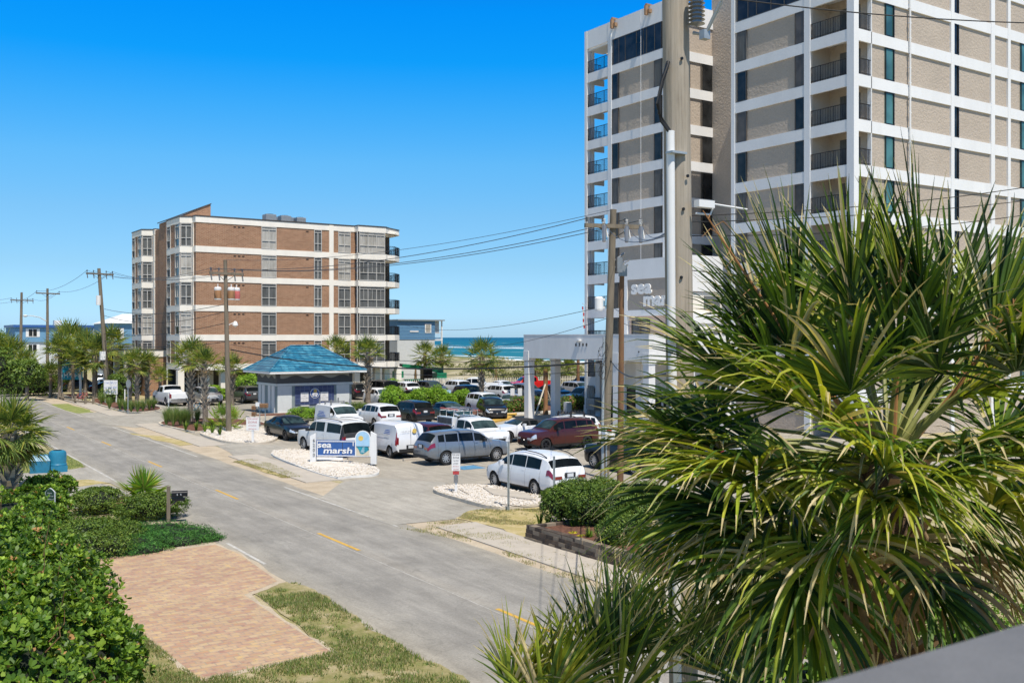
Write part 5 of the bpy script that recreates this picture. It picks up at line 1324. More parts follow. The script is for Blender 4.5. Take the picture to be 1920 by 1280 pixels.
    mb.add([(a,b,c) for a,b,c in vs]+[(a,b+3.0,c) for a,b,c in vs], [(0,1,2,3),(7,6,5,4),(0,4,5,1),(1,5,6,2),(2,6,7,3),(3,7,4,0)]); B(mb, 'stair_fin', 'brick')
    mb = MB(); e = .12; mb.add([(BX-.3,117.0,TOPZ+.46),(xw+.05,117.0,zt+.01),(xw+.05,120.3,zt+.01),(BX-.3,120.3,TOPZ+.46),(BX-.3,117.0,TOPZ+.46+e),(xw+.05,117.0,zt+.01+e),(xw+.05,120.3,zt+.01+e),(BX-.3,120.3,TOPZ+.46+e)],
        [(0,3,2,1),(4,5,6,7),(0,1,5,4),(1,2,6,5),(2,3,7,6),(3,0,4,7)]); B(mb, 'fin_cap', 'bronze')
    for px in (421, 440): 
        mb = MB(); x = x_at(px, 110); mb.lathe([(.45,0),(.42,.25),(.2,.42),(0,.46)], 12, o=(x,110,TOPZ)); B(mb, 'roof_dome', 'white_paint')
    return t
brick_block()
for i, (px, s, y) in enumerate([(505,1.25,109),(514,1.2,111),(533,1.2,109),(541,1.3,111),(562,1.1,109)]):
    ac_unit(x_at(px, y), y, 19.2, s, lab=['first rooftop air-conditioner from the left on the brick block','taller rooftop air-conditioner next to the leftmost one','middle rooftop air-conditioner on the brick block','fourth rooftop air-conditioner on the brick block','rightmost small rooftop air-conditioner on the brick block'][i], group='rooftop air-conditioners')
def brick_annex():
    t = thing('brick_annex', 'single-storey brick annex with cream parapet left of the brick block', 'building', (25.85, 117.0, 0))
    MB().box(3.55, 5.8, 0, 7, 0, 4.395).build('wall', M['brick'], t)
    MB().box(1.15, 5.82, -.1, 11.5, 4.4, 5.15).build('parapet', M['cream'], t)
    MB().box(1.09, 5.82, -.16, 11.56, 5.151, 5.25).build('coping', M['bronze'], t)
    for y in (.1, 5, 10): MB().box(1.3, 1.9, y, y+.6, 0, 4.395).build('column', M['cream'], t)
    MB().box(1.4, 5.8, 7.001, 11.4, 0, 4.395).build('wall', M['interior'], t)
brick_annex()

# ---- kiosk with blue hipped roof
KX, KY = 31.7, 83.0
def kiosk():
    t = thing('gate_kiosk', 'small grey kiosk with a blue tiled hipped roof and navy tile window panel', 'kiosk', (KX, KY, 0))
    W, Dp, ZT = x_at(660, KY)-KX, 4.7, 3.62
    MB().box(.03, W-.03, .03, Dp-.03, 0, ZT).build('wall', M['kiosk_grey'], t)
    xk = lambda px: x_at(px, KY)-KX
    MB().box(-.02, W+.02, -.02, Dp+.02, 2.62, ZT-.01).build('frieze', M['kiosk_dark'], t)
    MB().box(-.06, W+.06, -.06, Dp+.06, 2.42, 2.619).build('trim', M['kiosk_pale'], t)
    # scalloped wave under the eave
    mb = MB(); n = 60
    for i in range(n):
        u0, u1 = .3+(W-.6)*i/n, .3+(W-.6)*(i+1)/n; f = lambda u: 3.18-.13*math.sin((u)*2*PI/2.2)
        mb.quad((u0,-.04,f(u0)),(u1,-.04,f(u1)),(u1,-.04,ZT-.02),(u0,-.04,ZT-.02))
    mb.build('wave_band', M['kiosk_wave'], t); mb = MB()
    for i in range(30):
        u0, u1 = .2+(Dp-.4)*i/30, .2+(Dp-.4)*(i+1)/30; f = lambda u: 3.18-.13*math.sin((u)*2*PI/1.5)
        mb.quad((-.04,u1,f(u1)),(-.04,u0,f(u0)),(-.04,u0,ZT-.02),(-.04,u1,ZT-.02))
    mb.build('wave_band', M['kiosk_wave'], t)
    for (a, b) in ((520.5, 547), (631, 655)): MB().box(xk(a), xk(b), -.012, .029, .1, 2.40).build('panel', M['kiosk_pale'], t)
    for (a, b) in ((.55,1.25),(1.5,2.1),(2.9,3.6),(3.85,4.4)): MB().box(-.012, .029, a, b, .1, 2.40).build('panel', M['canopy_stucco'], t)
    MB().box(xk(553), xk(626), -.03, .029, .75, 2.38).build('tile_panel', M['navy_tile'], t)
    # round emblem and two notices
    cx, cz = (xk(581)+xk(599))/2, 1.72; mb = MB()
    mb.lathe([(0,-.06),(.43,-.06),(.43,-.031)], 28, 0, 'y', (cx,0,cz)); e = mb.build('emblem', M['white_paint'], t)
    mb = MB(); mb.lathe([(0,-.068),(.385,-.068),(.385,-.061)], 28, 0, 'y', (cx,0,cz)); mb.build('emblem_field', M['navy_sign'], e)
    mb = MB(); mb.lathe([(0,-.075),(.16,-.075),(.16,-.069)], 16, 0, 'y', (cx+.03,0,cz+.19)); mb.build('emblem_sun', M['ink_gold'], e)
    mb = MB()
    for k in range(4): mb.tube([(cx-.28+.02*k,-.072,cz-.10-.06*k),(cx-.1,-.072,cz-.05-.06*k),(cx+.08,-.072,cz-.12-.06*k),(cx+.26-.02*k,-.072,cz-.06-.06*k)], .018, 4)
    mb.box(cx-.22, cx+.22, -.076, -.069, cz-.05, cz+.05)
    mb.build('emblem_waves', M['white_paint'], e)
    for a, b in ((563.5, 578), (600.5, 615)):
        s = MB().box(xk(a), xk(b), -.055, -.032, 1.02, 1.82).build('notice', M['white_paint'], t)
        for k, tx in enumerate(('~6','~4','~8','~6')):
            text_part('lettering', tx, M['ink_black'], s, ((xk(a)+xk(b))/2, -.058, 1.63-.18*k), (1,0,0), (0,0,1), .15, .002, 0, 0, 1.2, 'CENTER')
    MB().box(xk(563), xk(579), -.12, .02, .62, .70).build('counter', M['white_paint'], t)
    # roof
    o = 1.0; z0, z1 = 3.66, 5.82; a = (-o,-o); x0, x1, y0, y1 = -o, W+o, -o, Dp+o; yr = Dp/2; xr0, xr1 = x0+(y1-y0)/2-.15, x1-(y1-y0)/2+.15
    mb = MB(); v = [(x0,y0,z0),(x1,y0,z0),(x1,y1,z0),(x0,y1,z0),(xr0,yr,z1),(xr1,yr,z1)]
    # stepped courses
    rows = 14
    def lerp(p, q, s): return tuple(p[i]+(q[i]-p[i])*s for i in range(3))
    for (p, q, r_, s_) in ((v[0],v[1],v[5],v[4]), (v[1],v[2],v[5],v[5]), (v[2],v[3],v[4],v[5]), (v[3],v[0],v[4],v[4])):
        for k in range(rows):
            t0, t1 = k/rows, (k+1)/rows
            a1, b1 = lerp(p, s_, t0), lerp(q, r_, t0); a2, b2 = lerp(p, s_, t1), lerp(q, r_, t1)
            u = .035; a1 = (a1[0],a1[1],a1[2]+u); b1 = (b1[0],b1[1],b1[2]+u)
            mb.quad(a1, b1, b2, a2); mb.quad((a1[0],a1[1],a1[2]-u),(b1[0],b1[1],b1[2]-u), b1, a1)
    rf = mb.build('roof', M['roof_blue'], t)
    mb = MB()
    for p, q in ((v[0],v[4]),(v[3],v[4]),(v[1],v[5]),(v[2],v[5]),(v[4],v[5])): mb.tube([(p[0],p[1],p[2]+.03),(q[0],q[1],q[2]+.03)], .07, 6)
    mb.build('ridge_cap', M['roof_blue'], rf)
    mb = MB(); e = .17; mb.box(x0+.02, x1-.02, y0, y0+.05, z0-e, z0+.02); mb.box(x0+.02, x1-.02, y1-.05, y1, z0-e, z0+.02); mb.box(x0, x0+.05, y0+.051, y1-.051, z0-e, z0+.02); mb.box(x1-.05, x1, y0+.051, y1-.051, z0-e, z0+.02); mb.box(x0+.06, x1-.06, y0+.06, y1-.06, z0-.08, z0-.04)
    mb.build('eave_board', M['white_paint'], t)
    MB().box(W, W+.6, -.3, .2, 0, .12).build('plinth', M['concrete'], t)
kiosk()

# ---- distant houses
def far_house(name, label, x, y, w, d, h, split, rows, cols, top, low, rz=0, roof=None):
    t = thing(name, label, 'house', (x, y, 0), rz)
    MB().box(0, w, 0, d, 0, split).build('wall', M[low], t); MB().box(-.25, w+.25, -.3, d+.3, split+.001, h).build('upper_wall', M[top], t)
    if roof is None: MB().box(-.6, w+.6, -.8, d+.6, h+.001, h+.5).build('roof', M['navy_sign'], t)
    fh = h/len(rows)
    for r_, zc in enumerate(rows):
        for c in cols:
            yy = -.3 if zc > split else 0
            f = MB().box(c-1.3, c+1.3, yy-.06, yy-.001, zc-.85, zc+.85).build('window', M['white_paint'], t)
            mb = MB(); mb.box(c-.75, c-.06, yy-.09, yy-.061, zc-.7, zc+.7); mb.box(c+.06, c+.75, yy-.09, yy-.061, zc-.7, zc+.7); mb.build('pane', M['dark_glass'], f)
    return t
Yh = 226
x0 = x_at(30, Yh); x1 = x_at(205, Yh)
hh = far_house('blue_apartment_house', 'long three-storey house with blue mansard top storey behind the palms', x0, Yh, x1-x0, 12, 8.6, 5.6, (7.5, 4.4, 1.6), [x_at(px, Yh)-x0 for px in (61,124,186)], 'blue_siding', 'white_siding')
MB().box(7.5, 9, 2, 3.5, 9.1, 10.1).build('chimney', M['cream'], hh)
Yh = 168; x0 = x_at(206, Yh)
h2 = far_house('blue_gabled_house', 'nearer blue house with white roof showing left of the brick block', x0, Yh, 12, 10, 8.8, 5.4, (7.2,), [x_at(230, Yh)-x0-1.2], 'blue_siding', 'white_siding', roof=0)
mb = MB(); mb.add([(-.5,-.8,8.8),(12.5,-.8,8.8),(12.5,10.8,8.8),(-.5,10.8,8.8),(3,5,10.4),(9.5,5,10.4)], [(0,1,5,4),(1,2,5),(2,3,4,5),(3,0,4),(0,3,2,1)]); mb.build('roof', M['white_paint'], h2)
def beach_house():
    Y = 125.0; x0, x1 = x_at(745, Y), x_at(815, Y); xe = x_at(830, Y)
    t = thing('beach_house', 'boxy beach house with blue siding above a pale grey lower wall beside the ocean', 'house', (x0, Y, 0)); W = x1-x0; E = xe-x0
    MB().box(0, W, 0, 11, 0, 6.25).build('wall', M['white_siding'], t)
    w = MB().box(-.02, W+.02, -.05, 11, 6.251, 8.9).build('upper_wall', M['blue_siding'], t)
    mb = MB()
    for k in range(13): mb.box(-.03, W+.03, -.075, -.051, 6.3+.2*k, 6.32+.2*k)
    mb.build('siding_lap', M['navy_sign'], w)
    MB().box(-.1, E+.15, -.4, 11.3, 8.901, 9.08).build('roof', M['galv'], t)
    MB().box(W, E, 0, 11, 6.1, 6.25).build('deck', M['white_paint'], t)
    for x, y in ((E-.1,.1),(E-.1,5.5),(E-.1,10.8)): MB().box(x-.08, x+.08, y-.08, y+.08, 0, 8.9).build('post', M['white_paint'], t)
    railing(t, W+.05, .06, E-.1, .06, 6.25, 1.0, .2, mm='white_paint')
    MB().box(W+.03, E-.3, .5, .6, 7.1, 8.9).build('screen', M['white_siding'], t)
    c = x_at(802, Y)-x0; f = MB().box(c-.5, c+.5, -.12, -.052, 7.2, 8.5).build('window', M['white_paint'], t)
    MB().box(c-.36, c+.36, -.14, -.121, 7.33, 8.37).build('pane', M['curtain'], f)
    MB().box(x_at(768,Y)-x0, x_at(784,Y)-x0, -.12, -.052, 7.32, 7.5).build('vent', M['white_paint'], t)
beach_house()
# ------------------------------------------------------------------ vehicles
def paint(name, c, metal=.0, rough=.28):
    m, nt, N, L, B = _nt(name)
    L.new(ramp(nt, noise(nt, coords(nt, kind='obj'), 1.5, 3), [(.3, sc3(c,.94)), (.7, sc3(c,1.03))]), B.inputs['Base Color'])
    B.inputs['Metallic'].default_value = metal; B.inputs['Roughness'].default_value = rough
    B.inputs['Coat Weight'].default_value = .35; B.inputs['Coat Roughness'].default_value = .06; B.inputs['Specular IOR Level'].default_value = .35
    return m
PAINT = {'white': paint('white_car_paint', (.72,.73,.74)), 'pearl': paint('pearl_car_paint', (.64,.64,.63)), 'silver': paint('silver_car_paint', (.42,.43,.45), .35),
         'steel': paint('steel_car_paint', (.23,.25,.275), .45), 'grey': paint('grey_car_paint', (.10,.105,.11), .4), 'black': paint('black_car_paint', (.012,.012,.014), .1),
         'brown': paint('maroon_car_paint', (.085,.020,.016), .35), 'red': paint('red_car_paint', (.50,.012,.012)), 'wine': paint('dark_red_car_paint', (.09,.012,.016), .3),
         'navy': paint('navy_car_paint', (.02,.035,.07), .35), 'teal': paint('teal_grey_car_paint', (.03,.075,.085), .35), 'sky': paint('pale_blue_car_paint', (.36,.48,.56)), 'greyblue': paint('blue_grey_car_paint', (.16,.20,.25), .4)}
SOFT = mat('black_canvas', (.02,.02,.022), .85)
# profiles: u measured from the nose (0) to the tail (1); heights in metres
KINDS = {
 'suv': dict(L=4.75, W=1.9, wb=(.185,.80), R=.36, belt=[(0,.66),(.012,.86),(.04,.97),(.12,1.04),(.24,1.10),(.6,1.13),(.93,1.17),(.97,1.10),(.99,.98),(1,.80)],
   roof=[(.235,1.10),(.38,1.60),(.46,1.68),(.60,1.70),(.80,1.67),(.90,1.60),(.975,1.12)], side=[(.31,.455),(.47,.64),(.655,.80),(.815,.885)], ws=(.255,.375), rw=(.905,.965), tumble=.77, clad=True),
 'bigsuv': dict(L=5.6, W=2.03, wb=(.18,.775), R=.40, belt=[(0,.72),(.01,1.02),(.03,1.14),(.20,1.20),(.6,1.24),(.95,1.26),(.985,1.15),(1,.85)],
   roof=[(.22,1.20),(.335,1.80),(.40,1.90),(.60,1.94),(.88,1.91),(.935,1.86),(.985,1.24)], side=[(.285,.42),(.43,.605),(.655,.93)], ws=(.235,.33), rw=(.938,.98), tumble=.82, clad=False),
 'minivan': dict(L=5.15, W=1.98, wb=(.175,.77), R=.35, belt=[(0,.60),(.012,.78),(.05,.90),(.15,1.03),(.22,1.10),(.6,1.10),(.88,1.12),(.955,1.20),(.985,1.05),(1,.78)],
   roof=[(.17,1.04),(.35,1.58),(.44,1.70),(.56,1.74),(.72,1.71),(.84,1.64),(.90,1.57),(.968,1.20)], side=[(.27,.43),(.44,.63),(.64,.835)], ws=(.19,.345), rw=(.905,.962), tumble=.78, clad=False),
 'van': dict(L=4.75, W=1.84, wb=(.185,.835), R=.33, belt=[(0,.62),(.01,.90),(.04,1.02),(.19,1.14),(.24,1.18),(.6,1.20),(.975,1.20),(.99,1.15),(1,1.0)],
   roof=[(.20,1.16),(.355,1.76),(.43,1.86),(.60,1.88),(.93,1.87),(.965,1.82),(.992,1.30)], side=[(.275,.42)], ws=(.225,.35), rw=None, tumble=.88, clad=False),
 'sedan': dict(L=4.85, W=1.86, wb=(.19,.785), R=.33, belt=[(0,.55),(.012,.70),(.05,.79),(.16,.88),(.28,.94),(.6,.97),(.85,1.0),(.96,1.0),(.985,.90),(1,.68)],
   roof=[(.275,.94),(.42,1.36),(.50,1.44),(.60,1.45),(.70,1.40),(.86,1.02)], side=[(.345,.50),(.515,.665),(.68,.76)], ws=(.295,.415), rw=(.72,.845), tumble=.72, clad=False),
 'cabrio': dict(L=4.7, W=1.9, wb=(.19,.79), R=.36, belt=[(0,.58),(.012,.74),(.05,.86),(.16,.96),(.32,1.0),(.6,1.0),(.85,1.04),(.96,1.02),(.985,.92),(1,.7)],
   roof=[(.33,1.0),(.46,1.30),(.52,1.37),(.62,1.38),(.72,1.32),(.84,1.06)], side=[(.40,.53),(.56,.68)], ws=(.345,.455), rw=None, tumble=.72, clad=False),
 'pickup': dict(L=5.75, W=2.0, wb=(.16,.785), R=.41, belt=[(0,.72),(.01,1.05),(.03,1.15),(.20,1.20),(.3,1.22),(.62,1.24),(.64,1.28),(.985,1.30),(.997,1.25),(1,1.1)],
   roof=[(.215,1.20),(.32,1.78),(.375,1.88),(.48,1.90),(.58,1.87),(.612,1.80),(.628,1.26)], side=[(.28,.41),(.425,.575)], ws=(.232,.315), rw=(.598,.622), tumble=.82, clad=False, bed=(.645,.975)),
}
def itp(tab, u):
    if u <= tab[0][0]: return tab[0][1]
    for (a, x), (b, y) in zip(tab, tab[1:]):
        if u <= b:
            t = (u-a)/(b-a); return x+(y-x)*t
    return tab[-1][1]
def sm(tab, u, e=.012): return (itp(tab,u-e)+itp(tab,u)*2+itp(tab,u+e))/4
_wheel = {}
def wheel(parent, x, y, R, dark, side):
    key = (round(R,2), dark)
    if key not in _wheel:
        w = .115; mb = MB(); mb.lathe([(R*.66,-w),(R*.93,-w*1.0),(R,-w*.7),(R,w*.7),(R*.93,w),(R*.66,w)], 28, 0, 'y'); o = mb.build('tyre', M['tyre'], smooth=40); tm = o.data; bpy.data.objects.remove(o)
        mb = MB(); mb.lathe([(R*.67,w*.9),(R*.62,w*.95),(R*.58,w*.5),(R*.56,-w*.2),(0,-w*.2)], 24, 1, 'y')
        n = 9 if not dark else 5
        for k in range(n):
            a = 2*PI*k/n; ca, sa = math.cos(a), math.sin(a); hw = .030 if not dark else .04; pa = (-sa*hw, ca*hw)
            q = [(ca*.05-pa[0],sa*.05-pa[1]),(ca*R*.63-pa[0]*.8,sa*R*.63-pa[1]*.8),(ca*R*.63+pa[0]*.8,sa*R*.63+pa[1]*.8),(ca*.05+pa[0],sa*.05+pa[1])]
            mb.add([(p[0],w*.62,p[1]) for p in q]+[(p[0],w*.25,p[1]) for p in q], [(0,1,2,3),(0,4,5,1),(2,6,7,3)], 0)
        mb.lathe([(0,w*.72),(.055,w*.70),(.06,w*.3)], 12, 0, 'y'); mb.lathe([(R*.69,w*.88),(R*.69,w*.97),(R*.62,w*.97),(R*.60,w*.6)], 24, 0, 'y')
        o = mb.build('rim', [M['rim_dark' if dark else 'rim_silver'], M['plastic']], smooth=40); rm = o.data; bpy.data.objects.remove(o)
        _wheel[key] = (tm, rm)
    tm, rm = _wheel[key]
    w = bpy.data.objects.new('wheel', tm); C.objects.link(w); w.parent = parent; w.location = (x, y, R); w.rotation_euler = (0, rnd.uniform(0,1), 0 if side > 0 else PI)
    r_ = bpy.data.objects.new('rim', rm); C.objects.link(r_); r_.parent = w
def vehicle(kind, color, x, y, head, label, cat, name, group=None, dark_rim=False, rails=False, L=None, hscale=1.0, roofcol=None, black_rear=False, extras=None):
    K = KINDS[kind]; L = L or K['L']; W = K['W']; hw = W/2; R = K['R']; pm = PAINT[color]
    t = thing(name, label, cat, (x, y, 0.03), rad(head), group)
    wc = [K['wb'][0]*L, K['wb'][1]*L]; RA = R+.055
    X = lambda u: L*(.5-u)
    def width(u):
        return hw*itp([(0,.60),(.006,.74),(.02,.84),(.05,.92),(.12,.985),(.2,1),(.82,1),(.92,.975),(.97,.93),(.99,.87),(1,.78)], u) if kind not in ('van','pickup','bigsuv') else \
            hw*itp([(0,.72),(.006,.82),(.02,.90),(.05,.96),(.12,1),(.9,1),(.97,.985),(.99,.96),(1,.92)], u)
    def section(u):
        w = width(u); b = sm(K['belt'],u,.008)*hscale; r_ = sm(K['roof'],u,.010)*hscale if K['roof'][0][0] <= u <= K['roof'][-1][0] else b
        inb = 'bed' in K and K['bed'][0] < u < K['bed'][1]
        h = max(0, r_-b); k = min(1, h/.32); k = k*k*(3-2*k)
        zb = .24 + .10*max(0,(.06-u)/.06) + .12*max(0,(u-.93)/.07)
        d = min(abs(u*L-c) for c in wc); arch = R+math.sqrt(max(0, RA*RA-d*d))*1.0 if d < RA else 0
        wr = hw*K['tumble']
        z1, z2 = zb+.02, zb+.11; z3 = zb+.42*(b-zb); z4 = zb+.78*(b-zb)
        ys = [0, w*.90, w*.975, w*1.0, w*.985, w*.93]
        zs = [zb, z1, z2, z3, z4, b]
        zs = [max(z, arch) if i < 5 else z for i, z in enumerate(zs)]
        if arch: zs[3] = max(zs[3], arch+.004); zs[4] = max(zs[4], zs[3]+.01)
        y5 = w*.93; y6 = (w*.875)*(1-k) + (y5-(y5-wr)*.90)*k; z6 = b+h*.86+.012*(1-k)
        y7 = (w*.74)*(1-k)+wr*.86*k; z7 = b+h*.975+.022*(1-k); z8 = b+h+.035
        if inb: y6, z6 = w*.86, b; y7, z7 = w*.83, .72; z8 = .72
        ys += [y6, y7, y7*.5, 0]; zs += [z6, z7, z7+(z8-z7)*.75, z8]
        return ys, zs
    us = sorted(set([0,.003,.008,.015,.025,.04,.06] + [i/64 for i in range(4,62)] + [.965,.975,.983,.99,.995,1.0] +
        [min(1,max(0,(c+RA*math.cos(a*PI/10))/L)) for c in wc for a in range(11)] + [p[0] for p in K['roof']] + ([K['bed'][0],K['bed'][0]+.002,K['bed'][1]-.002,K['bed'][1]] if 'bed' in K else [])))
    keep = [us[0]]
    for u in us[1:]:
        if u-keep[-1] > (.0045 if .06 < u < .96 and not ('bed' in K and u > .6) else .0012): keep.append(u)
    keep[-1] = 1.0; us = keep
    secs = [section(u) for u in us]; n = len(secs[0][0]); mb = MB(); row = 2*n-2
    for u, (ys, zs) in zip(us, secs):
        ring = [(X(u), ys[i], zs[i]) for i in range(n)] + [(X(u), -ys[i], zs[i]) for i in range(n-2, 0, -1)]
        mb.v += ring
    for j in range(len(us)-1):
        for i in range(row):
            i2 = (i+1) % row; q = (j*row+i, j*row+i2, (j+1)*row+i2, (j+1)*row+i)
            side = i if i < n-1 else row-1-i; m = 0
            d = min(abs((us[j]+us[j+1])/2*L-c) for c in wc)
            if side <= 1: m = 1
            if side == 2 and K['clad'] and 0 < us[j]: m = 1 if False else 0
            if d < RA and side <= 0: m = 1
            if roofcol and us[j] > K['roof'][0][0]+.1 and us[j] < K['roof'][-1][0] and side >= 5: m = 2
            if black_rear and us[j] > .93 and side >= 3 and us[j] < .99: m = 1
            mb.f.append(q); mb.m.append(m)
    mb.f.append(tuple(range(row-1,-1,-1))); mb.m.append(0); e = (len(us)-1)*row; mb.f.append(tuple(e+i for i in range(row))); mb.m.append(0)
    body = mb.build('body', [pm, M['plastic'], roofcol or pm], t, smooth=38)
    # panels lying on the body surface: u range, v range measured along the section index
    def surf(u, v, s, off):
        def P(uu, vv):
            ys, zs = section(uu); i = min(int(vv), n-2); f = vv-i; return Vector((X(uu), (ys[i]+(ys[i+1]-ys[i])*f), zs[i]+(zs[i+1]-zs[i])*f))
        p = P(u, v); a = P(min(1,u+.004), v)-P(max(0,u-.004), v); b = P(u, min(n-1.001,v+.05))-P(u, max(0,v-.05))
        nn = b.cross(a)
        if nn.length < 1e-9: nn = Vector((0,1,0))
        nn.normalize()
        c = P(u, v) - Vector((X(u)*.9, 0, .7))
        if nn.dot(c) < 0: nn = -nn
        p = p+nn*off; return (p.x, p.y*s, p.z)
    def panel(mb, u0, u1, v0, v1, s, off=.008, nu=8, nv=4, m=0, sk0=0.0, sk1=0.0):
        b = len(mb.v)
        for j in range(nu+1):
            for i in range(nv+1):
                f = i/nv; uu = (u0+sk0*f)+((u1+sk1*f)-(u0+sk0*f))*j/nu
                mb.v.append(surf(uu, v0+(v1-v0)*f, s, off))
        for j in range(nu):
            for i in range(nv):
                q = (b+j*(nv+1)+i, b+j*(nv+1)+i+1, b+(j+1)*(nv+1)+i+1, b+(j+1)*(nv+1)+i)
                mb.f.append(q if s < 0 else q[::-1]); mb.m.append(m)
    def top_panel(mb, u0, u1, edge, off=.010, nu=8):
        ny = 8; b = len(mb.v)
        for j in range(nu+1):
            uu = u0+(u1-u0)*j/nu; pts = []
            for i in range(ny+1):
                f = -1+2*i/ny; v = (n-1.002)-abs(f)*(n-1.002-edge); pts.append(surf(uu, v, 1 if f >= 0 else -1, off))
            mb.v += pts
        for j in range(nu):
            for i in range(ny): mb.f.append((b+j*(ny+1)+i, b+j*(ny+1)+i+1, b+(j+1)*(ny+1)+i+1, b+(j+1)*(ny+1)+i)); mb.m.append(0)
    for s in (1,-1):
        mb = MB()
        for (a, b_) in K['side']: panel(mb, a, b_, 5.08, 5.93, s)
        mb.build('side_window', M['car_glass'], t, smooth=60)
    mb = MB(); top_panel(mb, K['ws'][0], K['ws'][1], 6.25); mb.build('windscreen', M['screen_glass'], t, smooth=60)
    if K['rw'] and not roofcol: mb = MB(); top_panel(mb, K['rw'][0], K['rw'][1], 6.2); mb.build('rear_window', M['car_glass'], t, smooth=60)
    # lamps, grille, plates
    fz = sm(K['belt'],.01)*hscale
    for s in (1,-1):
        mb = MB(); panel(mb, .0015, .055, 3.55, 4.75, s, .010, 6, 3); mb.box(L/2-.01, L/2+.012, s*hw*.36 if s > 0 else s*hw*.60, s*hw*.60 if s > 0 else s*hw*.36, fz*.78, fz*.92)
        mb.build('headlight', M['lamp_clear'], t, smooth=60)
        mb = MB()
        if kind in ('suv','minivan','sedan','cabrio'): panel(mb, .925, .998, 3.9, 4.95, s, .010, 6, 3); mb.box(-L/2-.012, -L/2+.01, (hw*.42 if s > 0 else -hw*.78), (hw*.78 if s > 0 else -hw*.42), .80, .93)
        else: panel(mb, .975, .999, 3.2, 6.1 if kind == 'van' else 4.9, s, .010, 4, 4); y0, y1 = sorted((s*hw*.80, s*hw*.915)); mb.box(-L/2-.012, -L/2+.01, y0, y1, .78, 1.15)
        mb.build('tail_light', M['lamp_red'], t, smooth=60)
        mb = MB(); um = K['ws'][1]-.03; yb = width(um)*.95; zb_ = itp(K['belt'],um)*hscale+.06
        mb.box(X(um)-.10, X(um)+.06, *sorted((s*(yb+.03), s*(yb+.22))), zb_-.06, zb_+.10); mb.box(X(um)-.02, X(um)+.04, *sorted((s*(yb-.08), s*(yb+.04))), zb_-.04, zb_+.02)
        mb.build('mirror', pm if color in ('white','pearl') and kind != 'bigsuv' else M['plastic'], t)
        mb = MB()   # door gaps and handles
        for (a, b_) in K['side']:
            u = b_+.008; panel(mb, u, u+.0018, 1.6, 4.98, s, .004, 1, 8)
        panel(mb, K['side'][0][0]-.012, K['side'][0][0]-.0102, 1.9, 4.9, s, .004, 1, 8)
        mb.build('door_gap', M['plastic'], t)
        mb = MB()
        for (a, b_) in K['side'][:2]: panel(mb, b_-.035, b_-.002, 4.55, 4.72, s, .022, 2, 1)
        mb.build('door_handle', pm if color not in ('black',) else M['chrome'], t)
        mb = MB(); panel(mb, .10, .90, 1.02, 1.9, s, .006, 30, 2)
        if K['clad']: mb.build('sill_cladding', M['plastic'], t, smooth=60)
    mb = MB(); gw = hw*(.36 if kind in ('suv','minivan','sedan','cabrio','van') else .52)
    mb.box(L/2-.012, L/2+.014, -gw, gw, fz*.55, fz*.80); 
    for k in range(5): mb.box(L/2+.0141, L/2+.022, -gw+.02, gw-.02, fz*.57+k*fz*.045, fz*.585+k*fz*.045)
    mb.build('grille', M['plastic'], t)
    MB().box(L/2-.01, L/2+.016, -hw*.5, hw*.5, .30, .44).build('lower_intake', M['plastic'], t)
    MB().lathe([(0,.030),(.055,.028),(.06,.015)], 14, 0, 'x', (L/2, 0, fz*.72)).build('badge', M['chrome'], t)
    pz = .95 if kind in ('suv','sedan','cabrio','minivan') else .62
    if kind in ('sedan','cabrio'): pz = .55
    MB().box(-L/2-.016, -L/2+.01, -.27, .27, pz-.10, pz+.11).build('plate_recess', M['plastic'], t)
    MB().box(-L/2-.024, -L/2-.0161, -.155, .155, pz-.07, pz+.08).build('number_plate', M['plate'], t)
    MB().box(-L/2-.03, -L/2+.02, -hw*.78, hw*.78, .36, .52).build('rear_bumper_insert', M['plastic'] if kind != 'pickup' else M['chrome'], t)
    if kind == 'pickup': MB().box(-L/2-.10, -L/2-.031, -hw*.9, hw*.9, .55, .72).build('rear_bumper', M['chrome'], t)
    for c in wc:
        for s in (1,-1): wheel(t, L/2-c, s*(hw-.135), R, dark_rim, s)
    if rails:
        for s in (1,-1):
            y_ = hw*K['tumble']*.88; mb = MB(); pts = []
            for k in range(7):
                u = K['roof'][1][0]+.07+(K['roof'][-2][0]-.03-K['roof'][1][0]-.07)*k/6; pts.append((X(u), s*y_, itp(K['roof'],u)*hscale+(.07 if 0 < k < 6 else .02)))
            mb.tube(pts, .02, 6); mb.build('roof_rail', M['plastic'], t)
    if extras: extras(t, K, L, W, X)
    return t
def roof_rack(t, K, L, W, X):
    z = max(p[1] for p in K['roof'])+.06
    for u in (.45,.66,.86):
        mb = MB(); mb.tube([(X(u),-W*.40,z+.10),(X(u),W*.40,z+.10)], .022, 6)
        for s in (1,-1): mb.box(X(u)-.03, X(u)+.03, *sorted((s*W*.36, s*W*.41)), z-.08, z+.30 if u != .66 else z+.12)
        mb.build('roof_bar', M['porcelain'], t)
def ski_rack(t, K, L, W, X):
    z = 1.71
    for u in (.5,.72):
        mb = MB(); mb.tube([(X(u),-W*.42,z+.08),(X(u),W*.42,z+.08)], .025, 6)
        for y in (-.6,-.3,0,.3,.6): mb.box(X(u)-.05, X(u)+.05, y-.04, y+.04, z+.06, z+.20)
        for s in (1,-1): mb.box(X(u)-.04, X(u)+.04, *sorted((s*W*.33,s*W*.38)), z-.1, z+.1)
        mb.build('roof_bar', M['plastic'], t)
